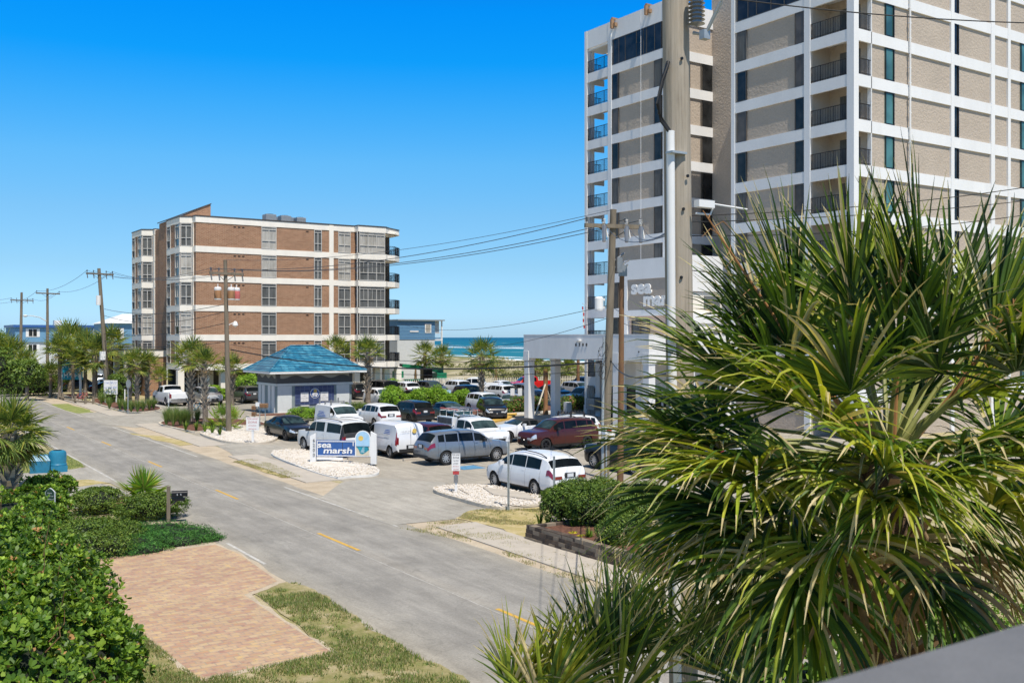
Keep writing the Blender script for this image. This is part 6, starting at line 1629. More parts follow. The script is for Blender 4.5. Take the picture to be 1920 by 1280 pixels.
def work_bed(t, K, L, W, X):
    for s in (1,-1):
        y0, y1 = sorted((s*(W/2-.36), s*(W/2-.005))); MB().box(-L/2+.12, X(.645), y0, y1, 1.31, 1.78).build('tool_box', PAINT['white'], t)
        MB().box(-L/2+.2, X(.66), *sorted((s*(W/2-.004), s*(W/2+.012))), 1.38, 1.72).build('tool_box_door', M['curtain_dark'], t)
    mb = MB()
    for xx in (X(.66), X(.82), -L/2+.2):
        mb.tube([(xx,-W/2+.15,1.78),(xx,-W/2+.15,2.12),(xx,W/2-.15,2.12),(xx,W/2-.15,1.78)], .025, 6)
    mb.build('ladder_rack', M['old_white'], t)
    mb = MB(); r = random.Random(3)
    for k in range(16): 
        y_ = r.uniform(-.75,.75); z = 2.16+r.uniform(0,.10); mb.tube([(X(.60)+r.uniform(-.1,.1), y_, z), (-L/2+r.uniform(.0,.3), y_+r.uniform(-.15,.15), z+.02)], r.uniform(.018,.04), 5, r.randrange(3))
    mb.build('pipes', [M['plate'], M['flower_red'], M['porcelain']], t)
def text_van_rear(t, K, L, W, X):
    a = text_part('lettering', '~7', M['porcelain'], t, (-L/2-.014, .62, 1.42), (0,-1,0), (0,0,1), .14, .003)
    MB().lathe([(0,-.022),(.13,-.022),(.13,-.01)], 20, 0, 'x', (-L/2-.001, -.22, 1.48)).build('logo_sun', M['ink_gold'], t)
    mb = MB(); mb.box(-L/2-.010, -L/2+.0, -.006, .006, .55, 1.72); mb.build('door_gap', M['plastic'], t)
    for k in range(3): MB().box(X(.78)-.35, X(.78)+.35-.1*k, W/2+.003, W/2+.012, 1.30+.09*k, 1.34+.09*k).build('side_lettering', M['ink_blue'], t)
    MB().box(X(.62)-.9, X(.62)+.4, W/2*.985+.0, W/2*.985+.018, 1.22, 1.225).build('door_gap', M['plastic'], t)
def text_van_side(t, K, L, W, X):
    for s in (1,-1):
        for k in range(4): MB().box(X(.70)-.75+.1*k, X(.70)+.75-.12*k, *sorted((s*(W/2-.0), s*(W/2+.012))), 1.02+.1*k, 1.07+.1*k).build('side_lettering', M['ink_blue'], t)
    roof_rack(t, K, L, W, X)
N_ = 'cars parked in the near lot'; R_ = 'cars parked in the back rows'
vehicle('minivan','white', 25.08, 35.55, 90, 'white minivan parked alone closest to the street, tail to the hedge', 'minivan', 'minivan', N_, rails=True)
vehicle('suv','steel', 27.85, 46.05, 0, 'silver-grey crossover seen from its side in the middle of the lot', 'car', 'parked_car', N_, rails=False, L=5.05)
vehicle('van','white', 26.2, 51.1, 90, 'white cargo van with gold sun logo seen from behind', 'van', 'cargo_van', N_, extras=text_van_rear)
vehicle('bigsuv','pearl', 23.9, 53.7, 95, 'long pearl-white SUV with black tailgate behind the street sign', 'car', 'parked_car', N_, black_rear=True, rails=True)
vehicle('sedan','black', 24.95, 63.1, 270, 'black sedan parked at the left end, nose toward the sign', 'car', 'parked_car', N_, dark_rim=True, L=4.95)
vehicle('van','white', 29.6, 65.6, 270, 'small white van with roof bars facing the viewer in front of the kiosk', 'van', 'cargo_van', N_, extras=text_van_side)
vehicle('suv','white', 33.6, 67.8, 90, 'white crossover with tall red tail lights right of the van with roof bars', 'car', 'parked_car', N_, L=4.7)
vehicle('suv','black', 37.4, 69.6, 90, 'black SUV seen from behind, right of the white crossover', 'car', 'parked_car', N_, dark_rim=True)
vehicle('sedan','teal', 40.7, 69.3, 270, 'teal-grey sedan between the black SUV and the dark Subaru-like wagon'.replace('dark Subaru-like wagon','black wagon'), 'car', 'parked_car', N_)
vehicle('suv','wine', 28.75, 51.8, 90, 'dark red hatchback half hidden behind the silver-grey crossover', 'car', 'parked_car', N_, L=4.4, hscale=.97)
vehicle('pickup','white', 31.85, 51.4, 270, 'white work pickup with pipes on its ladder rack', 'pickup', 'pickup_truck', N_, L=5.4, hscale=.95, extras=work_bed)
vehicle('cabrio','white', 36.5, 53.3, 180, 'white convertible with closed black soft top', 'car', 'parked_car', N_, roofcol=SOFT, dark_rim=True)
vehicle('suv','brown', 35.95, 48.45, 181, 'maroon three-row SUV with dark wheels next to the utility poles', 'car', 'parked_car', N_, L=5.0, rails=True, dark_rim=True, hscale=1.04)
vehicle('suv','white', 38.3, 50.95, 180, 'white car with a rack on its roof behind the maroon SUV', 'car', 'parked_car', N_, extras=ski_rack, hscale=.97)
vehicle('suv','black', 44.5, 69.0, 248, 'black wagon with bright headlights facing the viewer by the yellow kerb', 'car', 'parked_car', N_, L=4.6)
vehicle('bigsuv','black', 32.75, 38.2, 90, 'big black SUV mostly hidden behind the twin utility poles', 'car', 'parked_car', N_, L=5.2)
vehicle('suv','navy', 36.3, 38.4, 90, 'dark blue car hidden behind the near palm fronds', 'car', 'parked_car', N_)
vehicle('sedan','white', 39.8, 38.6, 270, 'white car glimpsed through the near palm fronds', 'car', 'parked_car', N_)
# back rows
for i, (k, c, x, y, h, lb) in enumerate([
 ('pickup','white',27.6,100.6,92,'white pickup seen from behind left of the two mulch-bed palms'),
 ('suv','silver',30.9,99.6,270,'pale silver SUV facing forward behind the two mulch-bed palms'),
 ('suv','grey',35.0,100.0,90,'dark grey SUV seen from behind right of the transformer pole'),
 ('suv','black',37.9,100.2,90,'black car squeezed between the grey SUV and the kiosk'),
 ('suv','black',46.6,99.5,90,'black SUV with white plate just right of the kiosk'),
 ('bigsuv','black',49.8,99.6,90,'tall black van-like SUV behind the palm right of the kiosk'),
 ('suv','white',52.7,99.6,90,'white SUV at the left of the fence row'),
 ('suv','grey',56.1,99.5,270,'bronze-grey car facing forward in the fence row'),
 ('suv','white',59.4,99.8,90,'white crossover seen from behind in the middle of the fence row'),
 ('pickup','white',62.6,100.1,132,'white pickup turned sideways behind the palm in the fence row'),
 ('sedan','white',66.0,99.8,270,'white sedan facing forward left of the red pickup'),
 ('pickup','red',70.2,100.2,165,'bright red pickup at the fence'),
 ('suv','navy',77.5,99.2,90,'dark blue SUV seen between the two canopy columns'),
 ('suv','white',43.9,87.6,270,'white SUV facing forward right of the kiosk palm'),
 ('sedan','black',47.5,88,90,'dark sedan hidden behind the lime shrubs'),
 ('sedan','silver',50.6,88,270,'silver sedan showing between the lime shrubs'),
 ('suv','navy',54.2,88,270,'dark blue car behind the last lime shrub'),
 ('suv','white',57.6,88,90,'white hatchback seen from behind right of the ocean-gap palm'),
 ('suv','greyblue',61.0,87.8,270,'blue-grey SUV behind the left canopy column'),
 ('sedan','black',64.6,88,270,'black car behind the left canopy column, right of the blue-grey one'),
 ('suv','silver',68.4,88.4,270,'silver car seen through the canopy opening'),
 ('bigsuv','sky',59.6,75.6,180,'pale blue van parked sideways beyond the canopy'),
 ('suv','black',65.5,82,180,'black car parked beyond the pale blue van'),
 ('suv','white',47.9,75.2,268,'white car facing forward right behind the black wagon'),
 ('sedan','silver',51.3,76.4,230,'silver sedan by the pair of small white signs')]):
    pk = k == 'pickup'
    vehicle(k, c, x, y, h, lb, 'pickup' if pk else 'car', 'pickup_truck' if pk else 'parked_car', R_, dark_rim=(i % 3 == 1), rails=(i in (2,)))
p = ground(180, 733); vehicle('pickup','white', p.x+1.5, p.y+4, 80, 'white truck behind the dark-trunked palm on the left', 'pickup', 'pickup_truck', 'cars in the far left lot')
p = ground(150, 738); vehicle('suv','navy', p.x+1, p.y+6, 20, 'blue car parked behind the teal sign', 'car', 'parked_car', 'cars in the far left lot')
p = ground(120, 737); vehicle('suv','greyblue', p.x, p.y+8, 20, 'grey-blue car left of the teal sign', 'car', 'parked_car', 'cars in the far left lot')
p = ground(202, 742); vehicle('sedan','black', p.x+1, p.y+3, 350, 'dark car behind the leaning pole', 'car', 'parked_car', 'cars in the far left lot')
p = ground(228, 742); vehicle('suv','greyblue', p.x+1, p.y+7, 350, 'dark blue car behind the blue and white sign', 'car', 'parked_car', 'cars in the far left lot')
for i, (px, py, c, lb) in enumerate([(40,706,'white','white car in front at the far end of the street'),(54,703,'black','black car beside the farthest pole'),(46,699,'silver','silver car behind the white one at the far end'),(62,698,'grey','dark car on the rise at the far end of the street')]):
    p = ground(px, py); vehicle('sedan', c, p.x, p.y, 200, lb, 'car', 'parked_car', 'cars at the far end of the street')
# ------------------------------------------------------------------ poles and wires
def insulator(mb, x, y, z, h=.28, r=.07, m=1):
    pr = []
    for k in range(5): pr += [(r*.5, h*k/5), (r, h*(k+.35)/5), (r*.5, h*(k+.7)/5)]
    mb.lathe([(0,0)]+pr+[(0,h)], 10, m, 'z', (x,y,z))
def pole(name, label, x, y, h, r0, r1, lean=(0,0), mats='wood_grey', group='wooden utility poles'):
    t = thing(name, label, 'utility pole', (x, y, 0), group=group)
    mb = MB(); n = 8; mb.tube([(lean[0]*k/n, lean[1]*k/n, h*k/n) for k in range(n+1)], [r0+(r1-r0)*k/n for k in range(n+1)], 16)
    mb.build('pole', M[mats], t, smooth=50); return t
def crossarm(t, z, L, ax=(1,0), c=(0,0), pins=(-1,-.55,.55,1), th=.085, drop=False):
    ax = Vector((ax[0], ax[1], 0)).normalized(); p = Vector((-ax.y, ax.x, 0)); mb = MB(); o = Vector((c[0], c[1], z)) + p*-.14
    q = [o-ax*L/2-p*th, o+ax*L/2-p*th, o+ax*L/2+p*th, o-ax*L/2+p*th]
    mb.prism([(v.x,v.y) for v in q], z-th, z+th)
    for s in (-1,1): mb.tube([o+ax*s*L*.3, Vector((c[0],c[1],z-.55))], .02, 5)
    mb.build('crossarm', M['wood_grey'], t); out = []
    for u in pins:
        b = o+ax*u*L/2*.94; mb = MB(); mb.tube([(b.x,b.y,z+th),(b.x,b.y,z+th+.12)], .015, 5, 0); insulator(mb, b.x, b.y, z+th+.08, .22, .08)
        if drop: mb.tube([(b.x,b.y,z-.05),(b.x+.06,b.y,z-.5)], .05, 7, 1)
        mb.build('insulator', [M['galv'], M['porcelain']], t); out.append(Vector((t.location.x+b.x, t.location.y+b.y, z+th+.22)))
    return out
pa = ground(1133, 914); PAh = 12.2
PA = pole('utility_pole', 'grey wooden utility pole with three fuse cutouts on its crossarm beside a thinner brown pole', pa.x, pa.y, PAh, .20, .14, (.35,-.2))
ca = crossarm(PA, PAh-.75, 2.75, (1,-.30), (.33,-.2), (-1,-.42,.40,.98))
PAT = Vector((pa.x+.35, pa.y-.2, PAh))
for i, u in enumerate((-.42,.40,.92)):
    ax = Vector((1,-.30,0)).normalized(); b = Vector((.33,-.2,0))+ax*u*1.3; mb = MB(); insulator(mb, b.x, b.y-.16, PAh-.72, .30, .10, 0)
    mb.tube([(b.x,b.y-.18,PAh-.75),(b.x-.10,b.y-.30,PAh-1.45)], [.12,.08], 8, 1); mb.tube([(b.x+.05,b.y-.20,PAh-.70),(b.x+.12,b.y-.28,PAh-1.25)], .035, 6, 0)
    mb.build('fuse_cutout', [M['canopy_stucco'], M['porcelain']], PA)
mb = MB(); mb.tube([(.30,-.2,PAh-2.3),(.95,-.25,PAh-1.9)], .05, 6); mb.tube([(.30,-.2,PAh-2.6),(1.2,-.25,PAh-2.2)], .03, 6); mb.box(.45,.75,-.35,-.1,PAh-2.75,PAh-2.1); mb.build('switch_bracket', M['porcelain'], PA)
mb = MB(); mb.lathe([(0,0),(.17,0),(.19,.08),(.19,.55),(.14,.62),(0,.62)], 12, o=(-.30,.0,7.75)); mb.box(-.28,0,-.05,.05,7.85,7.95); mb.box(-.28,0,-.05,.05,8.2,8.3); mb.build('transformer_can', M['white_paint'], PA)
mb = MB(); mb.box(-.28,.26,-.42,-.18,2.05,2.75); mb.build('meter_box', M['canopy_stucco'], PA)
mb = MB(); mb.box(-.2,.05,-.45,-.421,2.52,2.64); mb.build('meter_label', M['ink_red'], PA)
mb = MB(); mb.tube([(-.18,-.1,0),(-.17,-.1,2.8),(-.12,-.12,6.6)], .06, 8); mb.tube([(-.05,-.2,0),(-.05,-.2,2.05)], .035, 6); mb.build('cable_conduit', M['galv'], PA)
mb = MB()
r = random.Random(4)
for k in range(7):
    z = 4.9+r.uniform(0,1.4); a = r.uniform(0,6); mb.tube([(-.25+.35*math.cos(a+q*.7)*(.5+.1*k), -.25+.12*math.sin(a+q), z+.22*math.sin(a+q*.9)) for q in range(7)], .012, 5)
mb.build('cable_coil', M['cable'], PA)
pb = ground(1157, 905)
PB2 = pole('utility_pole', 'thin brown wooden pole standing against the grey pole', pb.x+.1, pb.y-.1, 9.6, .15, .11, (.1,0), 'wood_brown')
mb = MB(); mb.box(-.14,.2,-.25,-.05,9.35,9.85); mb.tube([(0,-.1,9.5),(.35,-.1,9.9)], .04, 6); mb.build('pole_head', M['porcelain'], PB2)
# pole with three transformers
pt = ground(429, 812); PTh = 11.9
PT = pole('utility_pole', 'wooden utility pole with three cylindrical transformers by the mulch bed', pt.x, pt.y, PTh, .19, .12, (-.25,0))
ct = crossarm(PT, PTh-.95, 2.6, (1,.25), (-.22,0), (-1,-.5,.5,1), drop=True)
for k, (dx, dy) in enumerate(((-.62,-.25),(.25,-.42),(.72,-.1))):
    mb = MB(); mb.lathe([(0,0),(.22,0),(.24,.05),(.24,.72),(.25,.75),(.20,.86),(0,.86)], 16, 0, 'z', (dx-.22,dy,PTh-2.75)); insulator(mb, dx-.22, dy, PTh-1.9, .22, .05, 0)
    mb.build('transformer_can', M['white_paint'], PT, smooth=40)
    mb = MB(); mb.lathe([(.243,.08),(.246,.09),(.246,.62),(.243,.63)], 16, 0, 'z', (dx-.22,dy,PTh-2.75)); mb.build('rust_band', [M['orange_stem'],M['orange_stem'],M['flower_red']][k], PT, smooth=40)
mb = MB(); mb.lathe([(0,-.32),(.20,-.18),(.15,0),(.06,.10),(0,.1)], 12, 0, 'z', (.42,-.1,PTh-4.3)); mb.tube([(-.1,0,PTh-4.5),(.4,-.1,PTh-4.25)], .025, 6); mb.build('street_light', M['white_paint'], PT)
# leaning pole, two far poles
pc = ground(203, 748)
PC = pole('utility_pole', 'leaning grey utility pole among the left palms', pc.x, pc.y, 13.9, .27, .17, (-.95,0))
cc = crossarm(PC, 13.3, 3.1, (1,.35), (-.92,0), (-1,-.5,.5,1), drop=True)
mb = MB(); mb.lathe([(0,0),(.25,0),(.25,1.0),(0,1.0)], 12, o=(-1.05,-.3,10.0)); mb.box(-.9,-.35,-.35,0,4.2,5.1); mb.build('transformer_can', M['white_paint'], PC)
pd = ground(89, 722)
PD = pole('light_pole', 'grey pole with a curved street-light arm', pd.x, pd.y, 13.3, .24, .15, (0,0), group=None)
cd = crossarm(PD, 12.6, 3.4, (1,.35), (0,0), (-1,1))
mb = MB(); mb.tube([(0,0,8.7),(-1.0,-.3,9.3),(-2.0,-.6,9.5),(-2.5,-.75,9.5)], .06, 6); mb.lathe([(0,-.15),(.28,-.05),(.32,.06),(.12,.16),(0,.16)], 10, o=(-2.9,-.85,9.45)); mb.build('street_light', M['white_paint'], PD)
pe = ground(38, 708)
PE = pole('utility_pole', 'farthest grey utility pole at the left', pe.x, pe.y, 13.9, .28, .18, (.2,0))
ce = crossarm(PE, 12.6, 3.8, (1,.35), (0.2,0), (-1,-.5,.5,1), drop=True)
def wire(name, label, a, b, sag, r, m='wire', cat='wire', group=None, n=20):
    a, b = Vector(a), Vector(b); pts = []
    for k in range(n+1):
        t = k/n; p = a.lerp(b, t); p.z -= sag*4*t*(1-t); pts.append(p)
    o = MB().tube(pts, r, 5).build(name, M[m]); return tag(o, label, cat, group)
for i in range(4): wire('power_line', 'thin power line between the twin poles and the transformer pole', ca[i], ct[i], .8, .018, group='power lines over the near mulch bed') if i != 1 else None
wire('power_line', 'thin top line from the grey twin pole to the transformer pole head', PAT, (pt.x-.25, pt.y, PTh), .7, .012)
for i in range(4): wire('power_line', 'thin power line between the transformer pole and the leaning pole', ct[i], cc[i], .8, .016, group='power lines along the brick block')
for i in range(2): wire('power_line', 'thin power line between the leaning pole and the light pole', cc[i*3], cd[i], .7, .02, group='power lines over the left palms')
for i in range(2): wire('power_line', 'thin power line between the two farthest poles', cd[i], ce[i*3], .7, .022, group='power lines at the street end')
for i in range(2): wire('power_line', 'thin power line leaving the view at the left', ce[i*3], ce[i*3]+Vector((-22,40,-1)), .8, .022, group='power lines leaving at the left')
mA = Vector((pa.x+.15, pa.y-.3, 5.55)); mT = Vector((pt.x+.1, pt.y-.1, 5.75))
wire('phone_cable', 'thick black phone cable sagging across the parking lot', mA, mT, .75, .040, 'cable', 'cable')
wire('phone_cable', 'slim black phone cable just above the thick one', mA+Vector((0,0,.12)), mT+Vector((0,0,.35)), .55, .014, 'cable', 'cable')
wire('phone_cable', 'second slim black cable below the thick one at the right', mA+Vector((0,0,-.42)), at_depth(560, 688, 68), .35, .014, 'cable', 'cable')
for k, (dz, e, s_) in enumerate([(0, 9.6, .6), (-.5, 8.9, .8), (-1.3, 7.0, .5), (-2.6, 6.2, .5)]):
    wire('phone_cable', ['upper','second','third','lowest'][k]+' black cable from the transformer pole to the leaning pole', (pt.x-.1,pt.y,8.9+dz), (pc.x-.4,pc.y,e), s_, .022, 'cable', 'cable')
for k in range(2): wire('service_drop', ['upper','lower'][k]+' service line from the twin poles down to the left', (pa.x+.1,pa.y-.2,8.0-.55*k), at_depth((752,830)[k], (607,640)[k]+2*k, 118), .9, .014, 'cable', 'cable')
for k in range(2): wire('service_drop', ['upper','lower'][k]+' service line from the twin poles to the entrance wing', (pa.x+.1,pa.y-.2,8.0-.5*k), (51, 53.6-.3*k, 6.9-.2*k), .35, .012, 'cable', 'cable')

# near pole
pn = at_depth(1287, 1400, 11.4)
PN = pole('utility_pole', 'large weathered wooden pole close to the viewer with a white conduit', pn.x, pn.y, 13.5, .165, .143, (-.16*.83,.16*.56), mats='near_wood', group=None)
def near_pole_parts():
    o = PN.location
    def L(px, py, z): return at_depth(px, py, z)-o
    mb = MB(); mb.tube([L(1273,1500,11.28), L(1266,900,11.25), L(1259,600,11.22), L(1257,246,11.22)], .047, 12); mb.build('conduit', M['white_paint'], PN, smooth=50)
    for py in (287, 640, 1050):
        mb = MB(); q = L(1258+.007*(py-287)*1.2, py, 11.22); mb.box(q.x-.06, q.x+.16, q.y-.09, q.y+.02, q.z-.012, q.z+.012)
        mb.build('conduit_clamp', M['galv'], PN)
    mb = MB(); mb.tube([L(1253,116,11.25), L(1246,140,11.2), L(1236,185,11.15), L(1236,212,11.15), L(1246,232,11.2), L(1257,248,11.22)], .022, 8); mb.tube([L(1253,120,11.2), L(1241,150,11.15), L(1232,195,11.12), L(1240,228,11.18), L(1256,250,11.2)], .016, 8); mb.build('riser_cable', M['cable'], PN, smooth=60)
    # lightning arrester and stand-off at the top right
    q = L(1306, 44, 11.2); mb = MB(); pr = []
    for k in range(8): pr += [(.055, .045*k), (.095, .045*k+.012), (.055, .045*k+.028)]
    mb.lathe([(0,-.02)]+pr+[(.05,.42),(0,.42)], 14, 0, 'z', (q.x, q.y, q.z-.02)); mb.build('arrester', M['porcelain'], PN, smooth=30)
    a, b, c = L(1300,62,11.25), L(1322,66,11.15), L(1352,4,11.0); mb = MB(); mb.tube([a, b, c], [.02,.02,.022], 8); mb.tube([c, L(1358,-20,10.9)], .012, 6); mb.box(b.x-.05,b.x+.04,b.y-.04,b.y+.04,b.z-.05,b.z+.05); mb.build('stand_off', M['galv'], PN)
    q = L(1305, 383, 11.2); mb = MB(); mb.box(q.x, q.x+.24, q.y-.05, q.y+.03, q.z-.03, q.z+.05); mb.tube([(q.x,q.y,q.z-.1),(q.x+.22,q.y,q.z-.1),(q.x+.28,q.y,q.z+.02),(q.x+.75,q.y-.05,q.z-.01)], .012, 6); mb.build('cable_bracket', M['white_paint'], PN)
    for (px, py) in ((1283,392),(1280,110),(1291,330),(1279,520)):
        mb = MB(); q = L(px, py, 11.24); mb.lathe([(0,-.006),(.018,-.006),(.018,.01)], 8, 0, 'y', tuple(q+Vector((-.01,-.0,0))))
        mb.build('bolt', M['black_metal'], PN)
near_pole_parts()
nz = lambda py: EYE-(py-HZ)*11.3/FL
for k, (py, ex, ey, ez, s) in enumerate([(-20, 2100, 45, 13, .1), (402, 2100, 320, 15, .12), (440, 2100, 372, 16, .15), (414, 2100, 352, 17, .1), (505, 2150, 470, 14, .25)]):
    wire('service_drop', ['topmost','second','fourth','third','lowest'][k]+' thin cable running right from the near pole', (pn.x+.05, pn.y, nz(py)), at_depth(ex, ey, ez), s, .006 if k else .008, 'cable', 'cable')
for k, py in enumerate((395, 412, 425)):
    wire('power_line', ['upper','middle','lower'][k]+' line from the twin poles to the near pole', ca[3-k] if k < 3 else ca[0], (pn.x, pn.y, nz(py)), .5, .009, 'wire', 'wire')
wire('phone_cable', 'black cable from the twin poles toward the near pole', mA, (pn.x, pn.y, nz(690)), .35, .02, 'cable', 'cable')

# ------------------------------------------------------------------ signs and street furniture
def big_sign():
    a = ground(587.5, 872); b = ground(701, 873); d = (b-a).to_2d(); L = d.length; ang = math.atan2(d.y, d.x)
    t = thing('street_sign', 'blue lettered name sign with an arched beach picture between white posts on the gravel', 'sign', (a.x, a.y, .1), ang)
    # local x runs along the sign, -y faces the street
    sc_ = L/113.5           # metres per photo pixel along the board
    X = lambda px: (px-587.5)*sc_
    for i, px in enumerate((587.5, 701)):
        mb = MB(); h = [1.55,1.62][i]; w = .15; x = X(px); mb.prism([(x-w,-.1),(x+w,-.1),(x+w,.1),(x-w,.1)], 0, h-.12); mb.add([(x-w,-.1,h-.12),(x+w,-.1,h-.12),(x+w,.1,h-.12),(x-w,.1,h-.12),(x-w,-.1,h+.05),(x+w,-.1,h-.119),(x+w,.1,h-.119),(x-w,.1,h+.05)] if i else
            [(x-w,-.1,h-.12),(x+w,-.1,h-.12),(x+w,.1,h-.12),(x-w,.1,h-.12),(x-w,-.1,h-.119),(x+w,-.1,h+.04),(x+w,.1,h+.04),(x-w,.1,h-.119)], [(4,5,6,7),(0,1,5,4),(1,2,6,5),(2,3,7,6),(3,0,4,7)])
        p = mb.build('post', M['white_paint'], t)
        if i == 0:
            for k, ch in enumerate('6200'): text_part('number', ch, M['plate'] if 0 else M['porcelain'], p, (x+.0, -.115, 1.12-.25*k), (1,0,0), (0,0,1), .24, .01)
    z0, z1 = .36, 1.20; x0, x1 = X(593.5), X(697)
    MB().box(x0, x1, -.05, .05, z0, z1).build('board', M['navy_sign'], t)
    mb = MB(); w = .045; xm = X(666)
    mb.box(x0+.03, xm, -.065, -.051, z1-w-.03, z1-.03); mb.box(x0+.03, xm, -.065, -.051, z0+.03, z0+.03+w); mb.box(x0+.03, x0+.03+w, -.065, -.051, z0+.03+w, z1-.03-w); mb.build('border', M['white_paint'], t)
    MB().box(X(643)-.012, X(643)+.012, -.058, -.0505, z0+.08, z1-.08).build('joint', M['ink_black'], t)
    Wl = M['white_paint']
    text_part('lettering', 'sea', Wl, t, (X(595.6), -.066, .83), (1,0,0), (0,0,1), .43, .008, .010, .12, fit=X(622)-X(595.6))
    text_part('lettering', 'marsh', Wl, t, (X(607), -.066, .54), (1,0,0), (0,0,1), .43, .008, .010, .12, fit=X(661)-X(607))
    text_part('lettering', '1', Wl, t, (X(660.5), -.066, .93), (1,0,0), (0,0,1), .26, .008, .008)
    # arched picture
    xa, xb = X(666.5), X(695.5); r_ = (xb-xa)/2; cx = (xa+xb)/2; zt = 1.72-r_
    def arch(r, zb, y, m, name, zc=zt, z_lo=None, parent=t):
        mb = MB(); pts = [(cx-r, zb)]+[(cx-r*math.cos(PI*k/20), zc+r*math.sin(PI*k/20)) for k in range(21)]+[(cx+r, zb)]
        n = len(pts); mb.add([(p[0], y, p[1]) for p in pts]+[(p[0], y+.012, p[1]) for p in pts], [tuple(range(n)), tuple(range(2*n-1,n-1,-1))]+[(i,n+i,n+(i+1)%n,(i+1)%n) for i in range(n)])
        return mb.build(name, M[m], parent)
    pic = arch(r_, z0+.02, -.085, 'white_paint', 'picture_frame')
    mb = MB(); arch(r_-.05, .88, -.095, 'sky_tile', 'sky_panel', parent=pic)
    MB().box(cx-r_+.06, cx+r_-.06, -.0945, -.086, z0+.07, .879).build('sand_panel', M['sand_tile'], pic)
    mb = MB(); mb.lathe([(0,-.103),(.13,-.103),(.13,-.096)], 14, 0, 'y', (cx-.10,0,1.32)); mb.build('sun', M['ink_gold'], pic)
    mb = MB(); q = [(cx-r_+.07,.90),(cx+r_-.12,.89),(cx+r_-.07,.74),(cx+.15,.60),(cx-.02,.50),(cx-.15,.56),(cx-.2,.72)]
    mb.add([(p[0],-.101,p[1]) for p in q], [tuple(range(len(q)))[::-1]]); mb.build('sea', M['sea_tile'], pic)
    mb = MB(); mb.box(cx-r_+.06, cx+r_-.06, -.106, -.1015, .885, .91); mb.build('horizon', M['ink_black'], pic)
    mb = MB()
    for k in range(7): mb.box(cx-.12+.02*k, cx+.10-.02*(k%3), -.106, -.1015, .60+.04*k, .612+.04*k)
    mb.build('ripple', M['white_paint'], pic)
    MB().box(x0+.02, X(643), -.03, .03, .20, .32).build('lower_board', M['white_paint'], t)
big_sign()
def small_sign(name, label, px, py, h, w, sh, m_post, lines=(), red=0, cat='sign', rz=None, post_w=.05, group=None, faces='white_paint', two=False, ink='ink_black', z0=.0, lift=0.0):
    p = ground(px, py, z0); t = thing(name, label, cat, (p.x, p.y, z0), rz if rz is not None else -YAW, group)
    for x in ((-w*.4, w*.4) if two else (0,)): MB().box(x-post_w, x+post_w, -post_w*.6, post_w*.6, 0, h-(.02 if not two else 0)).build('post', M[m_post], t)
    b = MB().box(-w/2, w/2, -.065, -.036, h-sh-lift, h-lift).build('sign_board', M[faces], t)
    n = len(lines)
    for k, s in enumerate(lines): text_part('lettering', s, M[ink if not (red and k >= n-red) else 'ink_red'], b, (0, -.068, h-lift-sh*(k+.8)/max(1,n)), (1,0,0), (0,0,1), sh/n*.85, .001, 0, 0, 1.0, 'CENTER', fit=w*(.55+.35*min(1,len(s)/max(len(q) for q in lines))))
    return t
s = small_sign('notice_sign', 'white tow-away notice on a white post on the gravel bed near the minivan', 855, 922, 1.62, .36, .72, 'white_paint', ('TOW AWAY','ZONE','~6','~8','~7','~8'), 2, z0=.15)
MB().box(-.13,.13,-.066,-.037,.74,.88).build('sign_board', M['ink_red'], s); MB().box(-.09,.09,-.066,-.037,.40,.71).build('sign_board', M['porcelain'], s)
s = small_sign('notice_sign', 'white private-lot notice on a short white post on the left gravel bed', 474, 829, 1.55, .78, .80, 'white_paint', ('TOW AWAY','ZONE','~8','~9'), 1, z0=.14, ink='ink_red', post_w=.07)
small_sign('notice_board', 'blue and white two-post sign by the leaning pole', 208, 757, 2.35, 1.35, 1.4, 'white_paint', ('~6','~7','~8'), 0, two=True, post_w=.06, ink='ink_blue')
s = small_sign('notice_board', 'teal two-post board at the mulch bed far left', 133, 746, 4.4, 2.6, 2.1, 'white_paint', ('~8','~6'), 0, two=True, post_w=.12, faces='sea_tile', ink='white_paint', lift=.3)
p = ground(240, 776); t = thing('stop_sign', 'back of a grey octagonal stop sign by the third driveway', 'road sign', (p.x, p.y, 0), .8)
MB().tube([(0,0,0),(0,0,2.9)], .035, 6).build('post', M['galv'], t); mb = MB(); mb.prism([(.38*math.cos(PI/8+k*PI/4), .38*math.sin(PI/8+k*PI/4)) for k in range(8)], -.01, .01); o = mb.build('sign_plate', M['galv'], t); o.rotation_euler = (PI/2, 0, 0); o.location = (0, -.05, 2.6)
for (px, py, h, lb) in [(316,790,2.2,'slim white marker post left of the palms in the mulch bed'),(234,772,2.0,'slim white marker post just left of the stop sign'),(953,958,2.65,'taller galvanised steel post at the end of the gravel bed'),(1038.5,952,2.0,'shorter galvanised steel post at the left end of the hedge')]:
    p = ground(px, py); t = thing('sign_post', lb, 'post', (p.x, p.y, 0)); g = px > 900; w = .045 if not g else .05; mb = MB()
    mb.prism([(-w,-.02),(-w*.5,-.02),(-w*.4,.02),(w*.4,.02),(w*.5,-.02),(w,-.02),(w,-.008),(w*.6,-.008),(w*.5,.032),(-w*.5,.032),(-w*.6,-.008),(-w,-.008)], 0, h)
    mb.build('post', M['galv' if g else 'white_paint'], t)
    mb = MB()
    for k in range(int(h/.18)): mb.box(-.008,.008,-.0205 if 0 else .0325,.036,.1+.18*k,.12+.18*k)
    mb.build('bolt_hole', M['black_metal'], t)
for i, (px, py) in enumerate([(960,765),(972,765)]):
    small_sign('space_sign', ['left','right'][i]+' of the two small white signs beside the left canopy column', px+1+i*2, 772, 2.1, .36, .66, 'galv', (), 0, group='small white lot signs', post_w=.03)
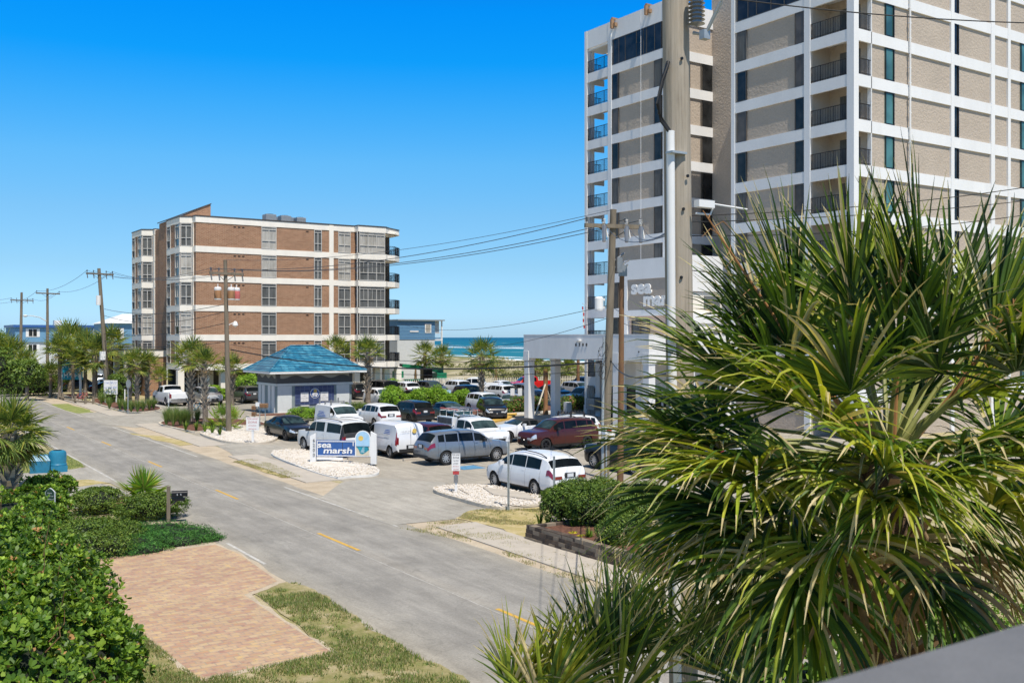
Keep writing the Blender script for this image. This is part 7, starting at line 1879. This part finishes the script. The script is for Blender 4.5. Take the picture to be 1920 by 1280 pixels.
for (px, py) in ((839,756),(849,764)):
    small_sign('space_sign', {839:'pale blue lot marker behind the lime shrubs',849:'white lot marker right of the pale blue one'}[px], px, py+4, 1.5 if px == 839 else 1.0, .7, 1.0 if px == 839 else .7, 'white_paint', (), 0, faces='sky_tile' if px == 839 else 'white_paint')
# mailbox
def mailbox():
    p = ground(316, 981); t = thing('mailbox', 'black mailbox on a slanted timber post at the corner of the paved drive', 'mailbox', (p.x, p.y, 0), rad(-20))
    mb = MB(); mb.prism([(-.06,-.06),(.06,-.06),(.06,.06),(-.06,.06)], 0, 1.32); mb.box(-.05,.5,-.03,.03,.88,.95); mb.tube([(.04,0,.6),(.38,0,.88)], .03, 4); mb.build('post', M['wood_grey'], t)
    def shell(x0, x1, z, r, h, name, par=None):
        mb = MB(); pr = [(-r,z),(r,z)]+[(r*math.cos(PI*k/10), z+h+r*.8*math.sin(PI*k/10)) for k in range(11)]; n = len(pr)
        mb.add([(x0,a,b) for a,b in pr]+[(x1,a,b) for a,b in pr], [tuple(range(n)), tuple(range(2*n-1,n-1,-1))]+[(i,n+i,n+(i+1)%n,(i+1)%n) for i in range(n)]); return mb.build(name, M['black_metal'], par or t)
    b = shell(.10, .62, .96, .105, .11, 'box'); shell(.621, .645, .955, .11, .115, 'lid', b)
    MB().box(.12,.56,-.09,.09,.80,.90).build('newspaper_slot', M['black_metal'], t)
    for k, x in enumerate((.28,.40)): text_part('number', '6', M['plate'], b, (x, -.108, 1.0), (1,0,0), (0,0,1), .10, .002)
mailbox()
def garden_sign():
    p = ground(96, 1008, 0); t = thing('garden_sign', 'small dark green lettered sign on a timber post among the left bushes', 'sign', (p.x, p.y, 0), -YAW-.25)
    MB().box(-.06,.06,-.02,.06,0,1.05).build('post', M['wood_grey'], t)
    def pl(s, y0, y1, m, n):
        q = [(-.19*s,1.02+.3*(1-s)),(.19*s,1.02+.3*(1-s)),(.19*s,1.52),(.10*s,1.60*1.0-.02*(1-s)),(0,1.66-.06*(1-s)*3),(-.10*s,1.60),(-.19*s,1.52)]
        mb = MB(); k = len(q); mb.add([(a,y0,b) for a,b in q]+[(a,y1,b) for a,b in q], [tuple(range(k)), tuple(range(2*k-1,k-1,-1))]+[(i,k+i,k+(i+1)%k,(i+1)%k) for i in range(k)]); return mb.build(n, m, t)
    pl(.96, -.06, -.02, M['plate'], 'edge'); b = pl(.86, -.066, -.061, M['dark_green'] if 'dark_green' in M else M['kiosk_dark'], 'sign_board')
    for k, s_ in enumerate(('~4','~6','~8','~6')): text_part('lettering', s_, M['plate'], b, (0,-.068,1.46-.10*k), (1,0,0), (0,0,1), .075, .001, 0, 0, 1.0 if k != 2 else .75, 'CENTER')
M['dark_green'] = mat('dark_green_paint', (.02,.06,.04), .5)
garden_sign()
# blue bins
def bins():
    p = ground(108, 884); t = thing('recycling_barrel', 'round bright blue barrel bin with a dark hole in its lid beside the verge', 'bin', (p.x, p.y, 0)); t.scale = (.76,.76,.76)
    mb = MB(); mb.lathe([(0,0),(.50,0),(.52,.05),(.56,.5),(.53,.54),(.52,.60),(.54,1.15),(.50,1.30),(.38,1.38),(.24,1.40),(.24,1.36),(0,1.36)], 24); mb.build('barrel', M['bin_blue'], t, smooth=35)
    MB().lathe([(0,1.362),(.22,1.362),(.22,1.41),(.27,1.41),(.27,1.37)], 20).build('lid_hole', M['black_metal'], t)
    MB().box(-.50,.50,-.56,.50,.0,.42).build('base', M['bin_blue'], t)
    p = ground(75, 886); t = thing('recycling_bin', 'lower bright blue box bin half hidden by the near palm', 'bin', (p.x, p.y, 0), -.2); t.scale = (.6,.7,.85)
    mb = MB(); mb.add([(-.7,-.5,0),(.7,-.5,0),(.7,.5,0),(-.7,.5,0),(-.78,-.58,.72),(.78,-.58,.72),(.78,.58,.72),(-.78,.58,.72)], [(0,3,2,1),(4,5,6,7),(0,1,5,4),(1,2,6,5),(2,3,7,6),(3,0,4,7)]); mb.build('box', M['bin_blue'], t)
    mb = MB(); mb.add([(-.8,-.6,.72),(.8,-.6,.72),(.8,.6,.72),(-.8,.6,.72),(-.55,-.35,1.02),(.55,-.35,1.02),(.55,.35,1.02),(-.55,.35,1.02)], [(4,5,6,7),(0,1,5,4),(1,2,6,5),(2,3,7,6),(3,0,4,7)]); mb.build('lid', M['bin_blue'], t)
bins()
# stone block retaining wall
def block_wall():
    a = ground(984, 1012); b = ground(1215, 1082); a2, b2 = a.to_2d(), b.to_2d(); d = (b2-a2).normalized(); n = Vector((-d.y, d.x)); n = n if n.x > 0 else -n
    t = thing('block_wall', 'low dark stone block retaining wall beside the sidewalk', 'wall', (a.x, a.y, 0)); r = random.Random(3)
    L = (b2-a2).length; mb = MB(); hgt = .50
    for row in range(4):
        x = -.2*(row % 2); 
        while x < L:
            w = r.uniform(.28,.42); u0, u1 = max(0,x), min(L, x+w-.012); x += w
            if u1-u0 < .05: continue
            z0, z1 = row*.125+.0, row*.125+.118; o = .02*row+r.uniform(-.012,.012)
            p = [d*u0+n*o, d*u1+n*(o+r.uniform(-.01,.01)), d*u1+n*(.3), d*u0+n*.3]; mb.prism([tuple(q) for q in p], z0, z1, r.choice([0,0,1,2]))
    for row in range(4):
        for k in range(6): z0 = row*.125; u = .02*row; p = [n*(.3+.4*k)+d*(u), n*(.3+.4*k+.38)+d*u, n*(.3+.4*k+.38)+d*.25, n*(.3+.4*k)+d*.25]; mb.prism([tuple(q) for q in p], z0, z0+.118, r.choice([0,1,2]))
    q = [n*.06, d*L+n*.06, d*L+n*.29, n*.29]; mb.prism([tuple(v) for v in q], 0, .47, 2)
    mb.build('block_course', [mat('dark_stone', (.075,.055,.042), .9, var=.35, scale=6, bmp=.8, bscale=20, bdist=.03), mat('brown_stone', (.12,.085,.06), .9, var=.3, scale=6, bmp=.8, bscale=20, bdist=.03), mat('sandy_joint', (.25,.20,.145), .9, var=.2)], t)
    q = [a2+n*.28+d*.22, b2+n*.28, b2+n*3.4, a2+n*2.7+d*.2]; o = MB().prism([tuple(v) for v in q], .0, .40).build('walled_bed', M['mulch']); o['kind'] = 'structure'
block_wall()
# rope between posts
a, b, c = ground(860,921,.15)+Vector((0,0,.1)), ground(953,958)+Vector((0,0,.25)), ground(1038,952)+Vector((0,0,.2))
wire('rope', 'thin dark rope lying from the notice post to the taller steel post', a, b, .12, .012, 'cable', 'rope'); wire('rope', 'thin dark rope between the two galvanised posts', b, c, .12, .012, 'cable', 'rope')
# picket fence
def picket_fence():
    t = thing('picket_fence', 'long cream picket fence behind the back row of parked cars', 'fence', (38, 104.9, 0)); mb = MB(); x = 0
    while x < 46:
        w = .055; mb.add([(x-w,-.02,.15),(x+w,-.02,.15),(x+w,.02,.15),(x-w,.02,.15),(x-w,-.02,1.5),(x+w,-.02,1.5),(x+w,.02,1.5),(x-w,.02,1.5),(x,-.02,1.62),(x,.02,1.62)], [(0,1,5,4),(1,2,6,5),(2,3,7,6),(3,0,4,7),(4,5,8),(6,7,9),(5,6,9,8),(7,4,8,9)]); x += .27
    mb.build('picket', M['picket'], t); mb = MB(); mb.box(0,46,.03,.09,.45,.56); mb.box(0,46,.03,.09,1.15,1.26); mb.build('rail', M['picket'], t)
    for k in range(19): MB().box(2.5*k-.06,2.5*k+.06,.09,.21,0,1.6).build('post', M['picket'], t)
    p0 = x_at(812, 108); t = thing('picket_fence', 'short white picket fence section beyond the main fence near the green machine', 'fence', (p0, 110, 0)); mb = MB()
    for k in range(26): mb.box(.22*k-.05,.22*k+.05,-.02,.02,.2,1.5)
    mb.build('picket', M['white_paint'], t); MB().box(-.1,5.7,.021,.07,.5,.6).build('rail', M['white_paint'], t)
    t = thing('post_fence', 'grey post and rail fence in the dunes', 'fence', (84, 108, 0))
    for k in range(10): MB().box(2.4*k,2.4*k+.14,0,.14,0,1.7).build('post', M['wood_grey'], t)
    mb = MB(); mb.box(0,22,.02,.1,1.2,1.32); mb.box(0,22,.02,.1,.7,.8); mb.build('rail', M['wood_grey'], t)
picket_fence()
# green telehandler
def telehandler():
    p = (x_at(797, 112), 112, 0); t = thing('telehandler', 'green telescopic handler with its boom lowered beyond the fence', 'machine', p, rad(0))
    G = M['green_machine']
    mb = MB(); mb.box(-2.6,2.6,-.9,.9,.75,1.35); mb.box(1.3,2.7,-.8,.8,1.35,2.1); mb.build('chassis', G, t)
    MB().box(-.9,.4,-1.15,-.35,1.351,2.6).build('cab', M['dark_glass'], t); MB().box(-1.0,.5,-1.2,-.3,2.601,2.7).build('cab_roof', G, t)
    mb = MB(); mb.add([(2.6,-.05,2.0),(2.6,.45,2.0),(-3.2,.45,2.9),(-3.2,-.05,2.9),(2.6,-.05,2.7),(2.6,.45,2.7),(-3.2,.45,3.3),(-3.2,-.05,3.3)], [(0,3,2,1),(4,5,6,7),(0,1,5,4),(1,2,6,5),(2,3,7,6),(3,0,4,7)]); mb.build('boom', G, t)
    mb = MB(); mb.tube([(-3.2,.2,3.1),(-6.5,.2,3.55)], .2, 4); mb.tube([(-6.4,.2,3.6),(-6.6,.2,2.6)], .12, 4); mb.build('boom_tip', M['black_metal'], t)
    MB().box(-4.2,-3.3,-.5,.8,1.6,2.4).build('counter_plate', G, t)
    for x in (-1.9,1.9):
        for y in (-1.05,1.05): w = MB().lathe([(0,-.2),(.35,-.2),(.62,-.22),(.66,-.1),(.66,.1),(.62,.22),(.35,.2),(0,.2)], 20, 0, 'y').build('wheel', M['tyre'], t, smooth=40); w.location = (x, y, .66)
telehandler()
# mailbox cluster by the kiosk
def cluster():
    p = ground(487, 800); t = thing('mailbox_cluster', 'cluster of brown wooden newspaper and mail boxes on thin posts left of the black sedan', 'mailboxes', (p.x, p.y, 0), -YAW)
    for k, (x, z, m) in enumerate([(-.42,1.25,'wood_box'),(-.12,1.5,'plate'),(.18,1.42,'wood_box'),(.45,1.42,'wood_box'),(-.42,.8,'wood_box')]):
        b = MB().box(x-.14,x+.14,-.2,.2,z,z+.30).build('mail_box', M[m], t); MB().box(x-.12,x+.12,-.215,-.201,z+.03,z+.26).build('lid', M['wood_brown' if m != 'plate' else 'white_paint'], b)
    mb = MB()
    for x in (-.4,.0,.4): mb.box(x-.03,x+.03,.0,.06,0,1.45)
    mb.box(-.6,.6,.0,.05,1.3,1.38); mb.build('post', M['galv'], t)
cluster()
# bicycles
def bicycle(x, y, rz, col, label, group=None, s=1.0):
    t = thing('bicycle', label, 'bicycle', (x, y, 0), rz, group)
    for wx in (-.52,.52):
        mb = MB(); mb.tube([(wx+.33*math.cos(2*PI*k/20), 0, .35+.33*math.sin(2*PI*k/20)) for k in range(21)], .022, 5, cap=False); w = mb.build('wheel', M['tyre'], t)
        mb = MB()
        for k in range(8): mb.tube([(wx,0,.35),(wx+.31*math.cos(PI*k/4),0,.35+.31*math.sin(PI*k/4))], .005, 3)
        mb.build('spokes', M['galv'], w)
    mb = MB(); 
    for a, b in (((-.52,.35),(-.1,.33)),((-.1,.33),(-.22,.85)),((-.22,.80),(.36,.82)),((-.1,.33),(.38,.75)),((.52,.35),(.34,.98)),((-.52,.35),(-.2,.8))): mb.tube([(a[0],0,a[1]),(b[0],0,b[1])], .02, 6)
    mb.build('frame', M[col], t); MB().box(-.34,-.10,-.06,.06,.88,.94).build('saddle', M['plastic'], t)
    MB().tube([(.26,-.28,1.05),(.34,-.1,1.0),(.34,.1,1.0),(.26,.28,1.05)], .015, 6).build('handlebar', M['chrome'], t)
p = ground(150, 752); q = ground(158, 752)
bicycle(p.x, p.y, .5, 'flower_red', 'left of the two orange bicycles at the far mulch bed', 'orange bicycles'); bicycle(q.x, q.y, .6, 'flower_red', 'right of the two orange bicycles at the far mulch bed', 'orange bicycles')
p = ground(368, 775); bicycle(p.x, p.y, .4, 'bin_blue', 'blue bicycle between the two mulch-bed palms')
p = ground(374, 772); bicycle(p.x+.5, p.y+1.4, 2.6, 'orange_stem', 'orange bicycle beside the blue one')
# low rail fence at the far bed, dark bin enclosure
def far_bits():
    p = ground(75, 737); t = thing('bin_enclosure', 'dark grey boarded bin enclosure at the bend of the sidewalk', 'enclosure', (p.x-1, p.y, 0), -.5)
    MB().box(-2.2,2.2,0,2.6,0,2.1).build('board_wall', M['kiosk_dark'], t); MB().box(-2.25,2.25,-.03,2.63,2.101,2.2).build('top_rail', M['wood_grey'], t); MB().box(-.5,.1,-.05,-.01,1.5,1.7).build('notice', M['white_paint'], t)
    t = thing('timber_edging', 'low timber edging with short posts around the far mulch bed', 'edging', tuple(ground(100, 748).xy)+(0,))
    o = t.location; mb = MB(); pts = [ground(*q)-o for q in ((95,743),(118,750),(141,756),(160,758),(175,758))]
    mb.tube([v+Vector((0,0,.25)) for v in pts], .09, 4); mb.build('beam', M['wood_grey'], t)
    for v in pts: MB().box(v.x-.1,v.x+.1,v.y-.1,v.y+.1,0,.75).build('post', M['wood_grey'], t)
far_bits()
# flag by the tower
p = (TX-.02, y_at(1099, TX)-.05, 0); t = thing('flag', 'folded red and white striped flag hanging at the tower corner', 'flag', p)
MB().tube([(0,.1,9.3),(-.4,.1,9.55)], .02, 6).build('flag_pole', M['white_paint'], t); mb = MB()
for k in range(7):
    z1, z0 = 9.25-.27*k, 9.25-.27*(k+1); x = -.30+.05*math.sin(k); mb.quad((x-.10+.03*k,.1,z0),(x+.10+.03*k,.14,z0),(x+.10+.03*k,.14,z1),(x-.10+.03*k,.1,z1), k % 2)
mb.build('cloth', [M['ink_red'], M['old_white']], t)
# young palm with timber braces and orange trunk
p = ground(1023, 777); t = palm(p.x, p.y, 3.9, 'young orange-trunked palm held by timber braces between the canopy columns', crown=1, sc=.45, r0=.2, seed=77, group=None)
for c_ in list(t.children):
    if c_.name.startswith('trunk'): c_.data.materials[0] = M['orange_stem']
MB().tube([(-1.5,-.6,0),(-.1,-.1,2.6)], .07, 5).build('brace', M['picket'], t); MB().tube([(1.3,.5,0),(.1,.1,2.4)], .07, 5).build('brace', M['picket'], t)
# wooden light pole seen through the canopy, lamp posts in the lot
p = ground(1084, 735); pole('utility_pole', 'short brown pole with a dark lamp seen through the canopy opening', p.x, p.y, 5.3, .2, .17, (0,0), 'wood_brown')
for (px, py, h, lb) in ((787,716,5.6,'slim dark lamp post beside the left beach palm'),(925,718,4.2,'slim grey lamp post right of the ocean-gap palm')):
    p = ground(px, py); t = thing('lamp_post', lb, 'lamp post', (p.x, p.y, 0)); MB().tube([(0,0,0),(0,0,h)], .11, 8).build('post', M['kiosk_dark'], t); MB().box(-.28,.28,-.28,.28,h,h+.25).build('lamp', M['kiosk_dark'], t)
# dead young palms by the fence
for (px, py, top, lb) in ((779,728,690,'thin dried palm stump by the green machine'),(930,728,694,'thin dried palm stump right of the ocean-gap palm')):
    p = ground(px, py); t = thing('dried_palm', lb, 'plant', (p.x, p.y, 0)); MB().tube([(0,0,0),(0,0,1.6),(.05,0,3.0)], [.28,.16,.08], 7).build('trunk', M['dead'], t); mb = MB(); tuft(mb, 0, 0, 1.0, 1.4, 30, .4, .06, random.Random(3), 1); mb.build('fronds', M['dead'], t)
# parasol under the canopy
p = (50.3, 53.5, 0); t = thing('parasol', 'folded teal parasol under the entrance canopy', 'parasol', p); MB().tube([(0,0,0),(0,0,2.9)], .03, 6).build('pole', M['galv'], t); MB().lathe([(.02,2.9),(.10,2.5),(.22,1.4),(.03,1.3)], 10).build('canopy', M['sea_tile'], t)
# wheel stops 
for i, (x, y) in enumerate([(26.2,48.0),(24.0,50.2),(28.8,48.6),(31.9,47.6),(33.0,52.2)]):
    tag(MB().box(x-.85,x+.85,y-.08,y+.08,.01,.13).build('wheel_stop', M['concrete']), 'concrete wheel stop on the lot', 'wheel stop', 'concrete wheel stops')
# curved pale roadside kerb marks
# balcony rail in front of the viewer
t = thing('balcony_rail', 'smooth grey balcony rail crossing the lower right corner', 'railing', (.9, .80, 0))
mb = MB(); pr = [(-.09,6.02),(.09,6.02),(.09,6.13),(.075,6.148),(-.075,6.148),(-.09,6.13)]; n = len(pr)
mb.add([(-.02,a,b) for a,b in pr]+[(4.2,a,b) for a,b in pr], [tuple(range(n))[::-1], tuple(range(n,2*n))]+[(i,(i+1)%n,n+(i+1)%n,n+i) for i in range(n)])
mb.build('top_rail', mat('rail_grey_paint', (.155,.155,.158), .55, var=.10, scale=9, fine=.10, bmp=.3, bscale=120, bdist=.002), t)
mb = MB()
for k in range(20): mb.box(.1+.2*k,.14+.2*k,-.02,.02,5.0,6.02)
mb.build('baluster', M['galv'], t)

# ------------------------------------------------------------------ light, sky, camera
def world():
    w = bpy.data.worlds.new('World'); S.world = w; w.use_nodes = True; nt = w.node_tree; N, L = nt.nodes, nt.links
    bg = N['Background']; sky = N.new('ShaderNodeTexSky'); sky.sky_type = 'NISHITA'; sky.sun_disc = False
    sky.sun_elevation = rad(SUN_EL); sky.sun_rotation = rad(180+SUN_AZ); sky.altitude = 0; sky.air_density = 1.0; sky.dust_density = .35; sky.ozone_density = 1.6
    hs = N.new('ShaderNodeHueSaturation'); hs.inputs['Saturation'].default_value = 1.25; hs.inputs['Hue'].default_value = .497; L.new(sky.outputs[0], hs.inputs['Color'])
    tc = N.new('ShaderNodeTexCoord'); sp = N.new('ShaderNodeSeparateXYZ'); L.new(tc.outputs['Generated'], sp.inputs[0])
    col = mix(nt, 1.0, hs.outputs[0], ramp(nt, sp.outputs[2], SKY_RAMP), 'MULTIPLY')
    L.new(col, bg.inputs['Color']); bg.inputs['Strength'].default_value = SKY_STR
SUN_EL, SUN_AZ = 62.0, 10.0
SKY_STR = .12
SKY_RAMP = [(0,(.558,.937,1.75)),(.009,(.558,.937,1.75)),(.068,(.54,.821,1.174)),(.118,(.569,.908,1.178)),(.167,(.497,1.033,1.31)),(.216,(.26,1.06,1.47)),(.26,(.035,1.04,1.64)),(.306,(.012,1.03,1.78)),(.36,(.05,.8,1.6)),(.50,(.72,.71,.66)),(1,(.92,.80,.68))]
world()
sl = bpy.data.lights.new('sun', 'SUN'); sl.energy = 5.3; sl.angle = rad(.5); sl.color = (1, .935, .83)
so = bpy.data.objects.new('sun', sl); C.objects.link(so)
az, el = rad(SUN_AZ), rad(SUN_EL)
dirn = Vector((math.sin(az)*math.cos(el), math.cos(az)*math.cos(el), -math.sin(el)))
so.rotation_euler = dirn.to_track_quat('-Z', 'Y').to_euler()
cam = bpy.data.cameras.new('camera'); co = bpy.data.objects.new('camera', cam); C.objects.link(co)
cam.sensor_width = 36; cam.lens = FL/1920*36; cam.clip_start = .05; cam.clip_end = 30000; cam.shift_y = -8/1920
co.location = (0, 0, EYE); co.rotation_euler = (PI/2, 0, -YAW)
cam.dof.use_dof = True; cam.dof.focus_distance = 22; cam.dof.aperture_fstop = 5.6
S.camera = co
S.view_settings.view_transform = 'Standard'; S.view_settings.look = 'None'; S.view_settings.exposure = 0; S.view_settings.gamma = 1
S.render.resolution_x = 1024; S.render.resolution_y = 682
S.cycles.max_bounces = 6; S.cycles.transparent_max_bounces = 4
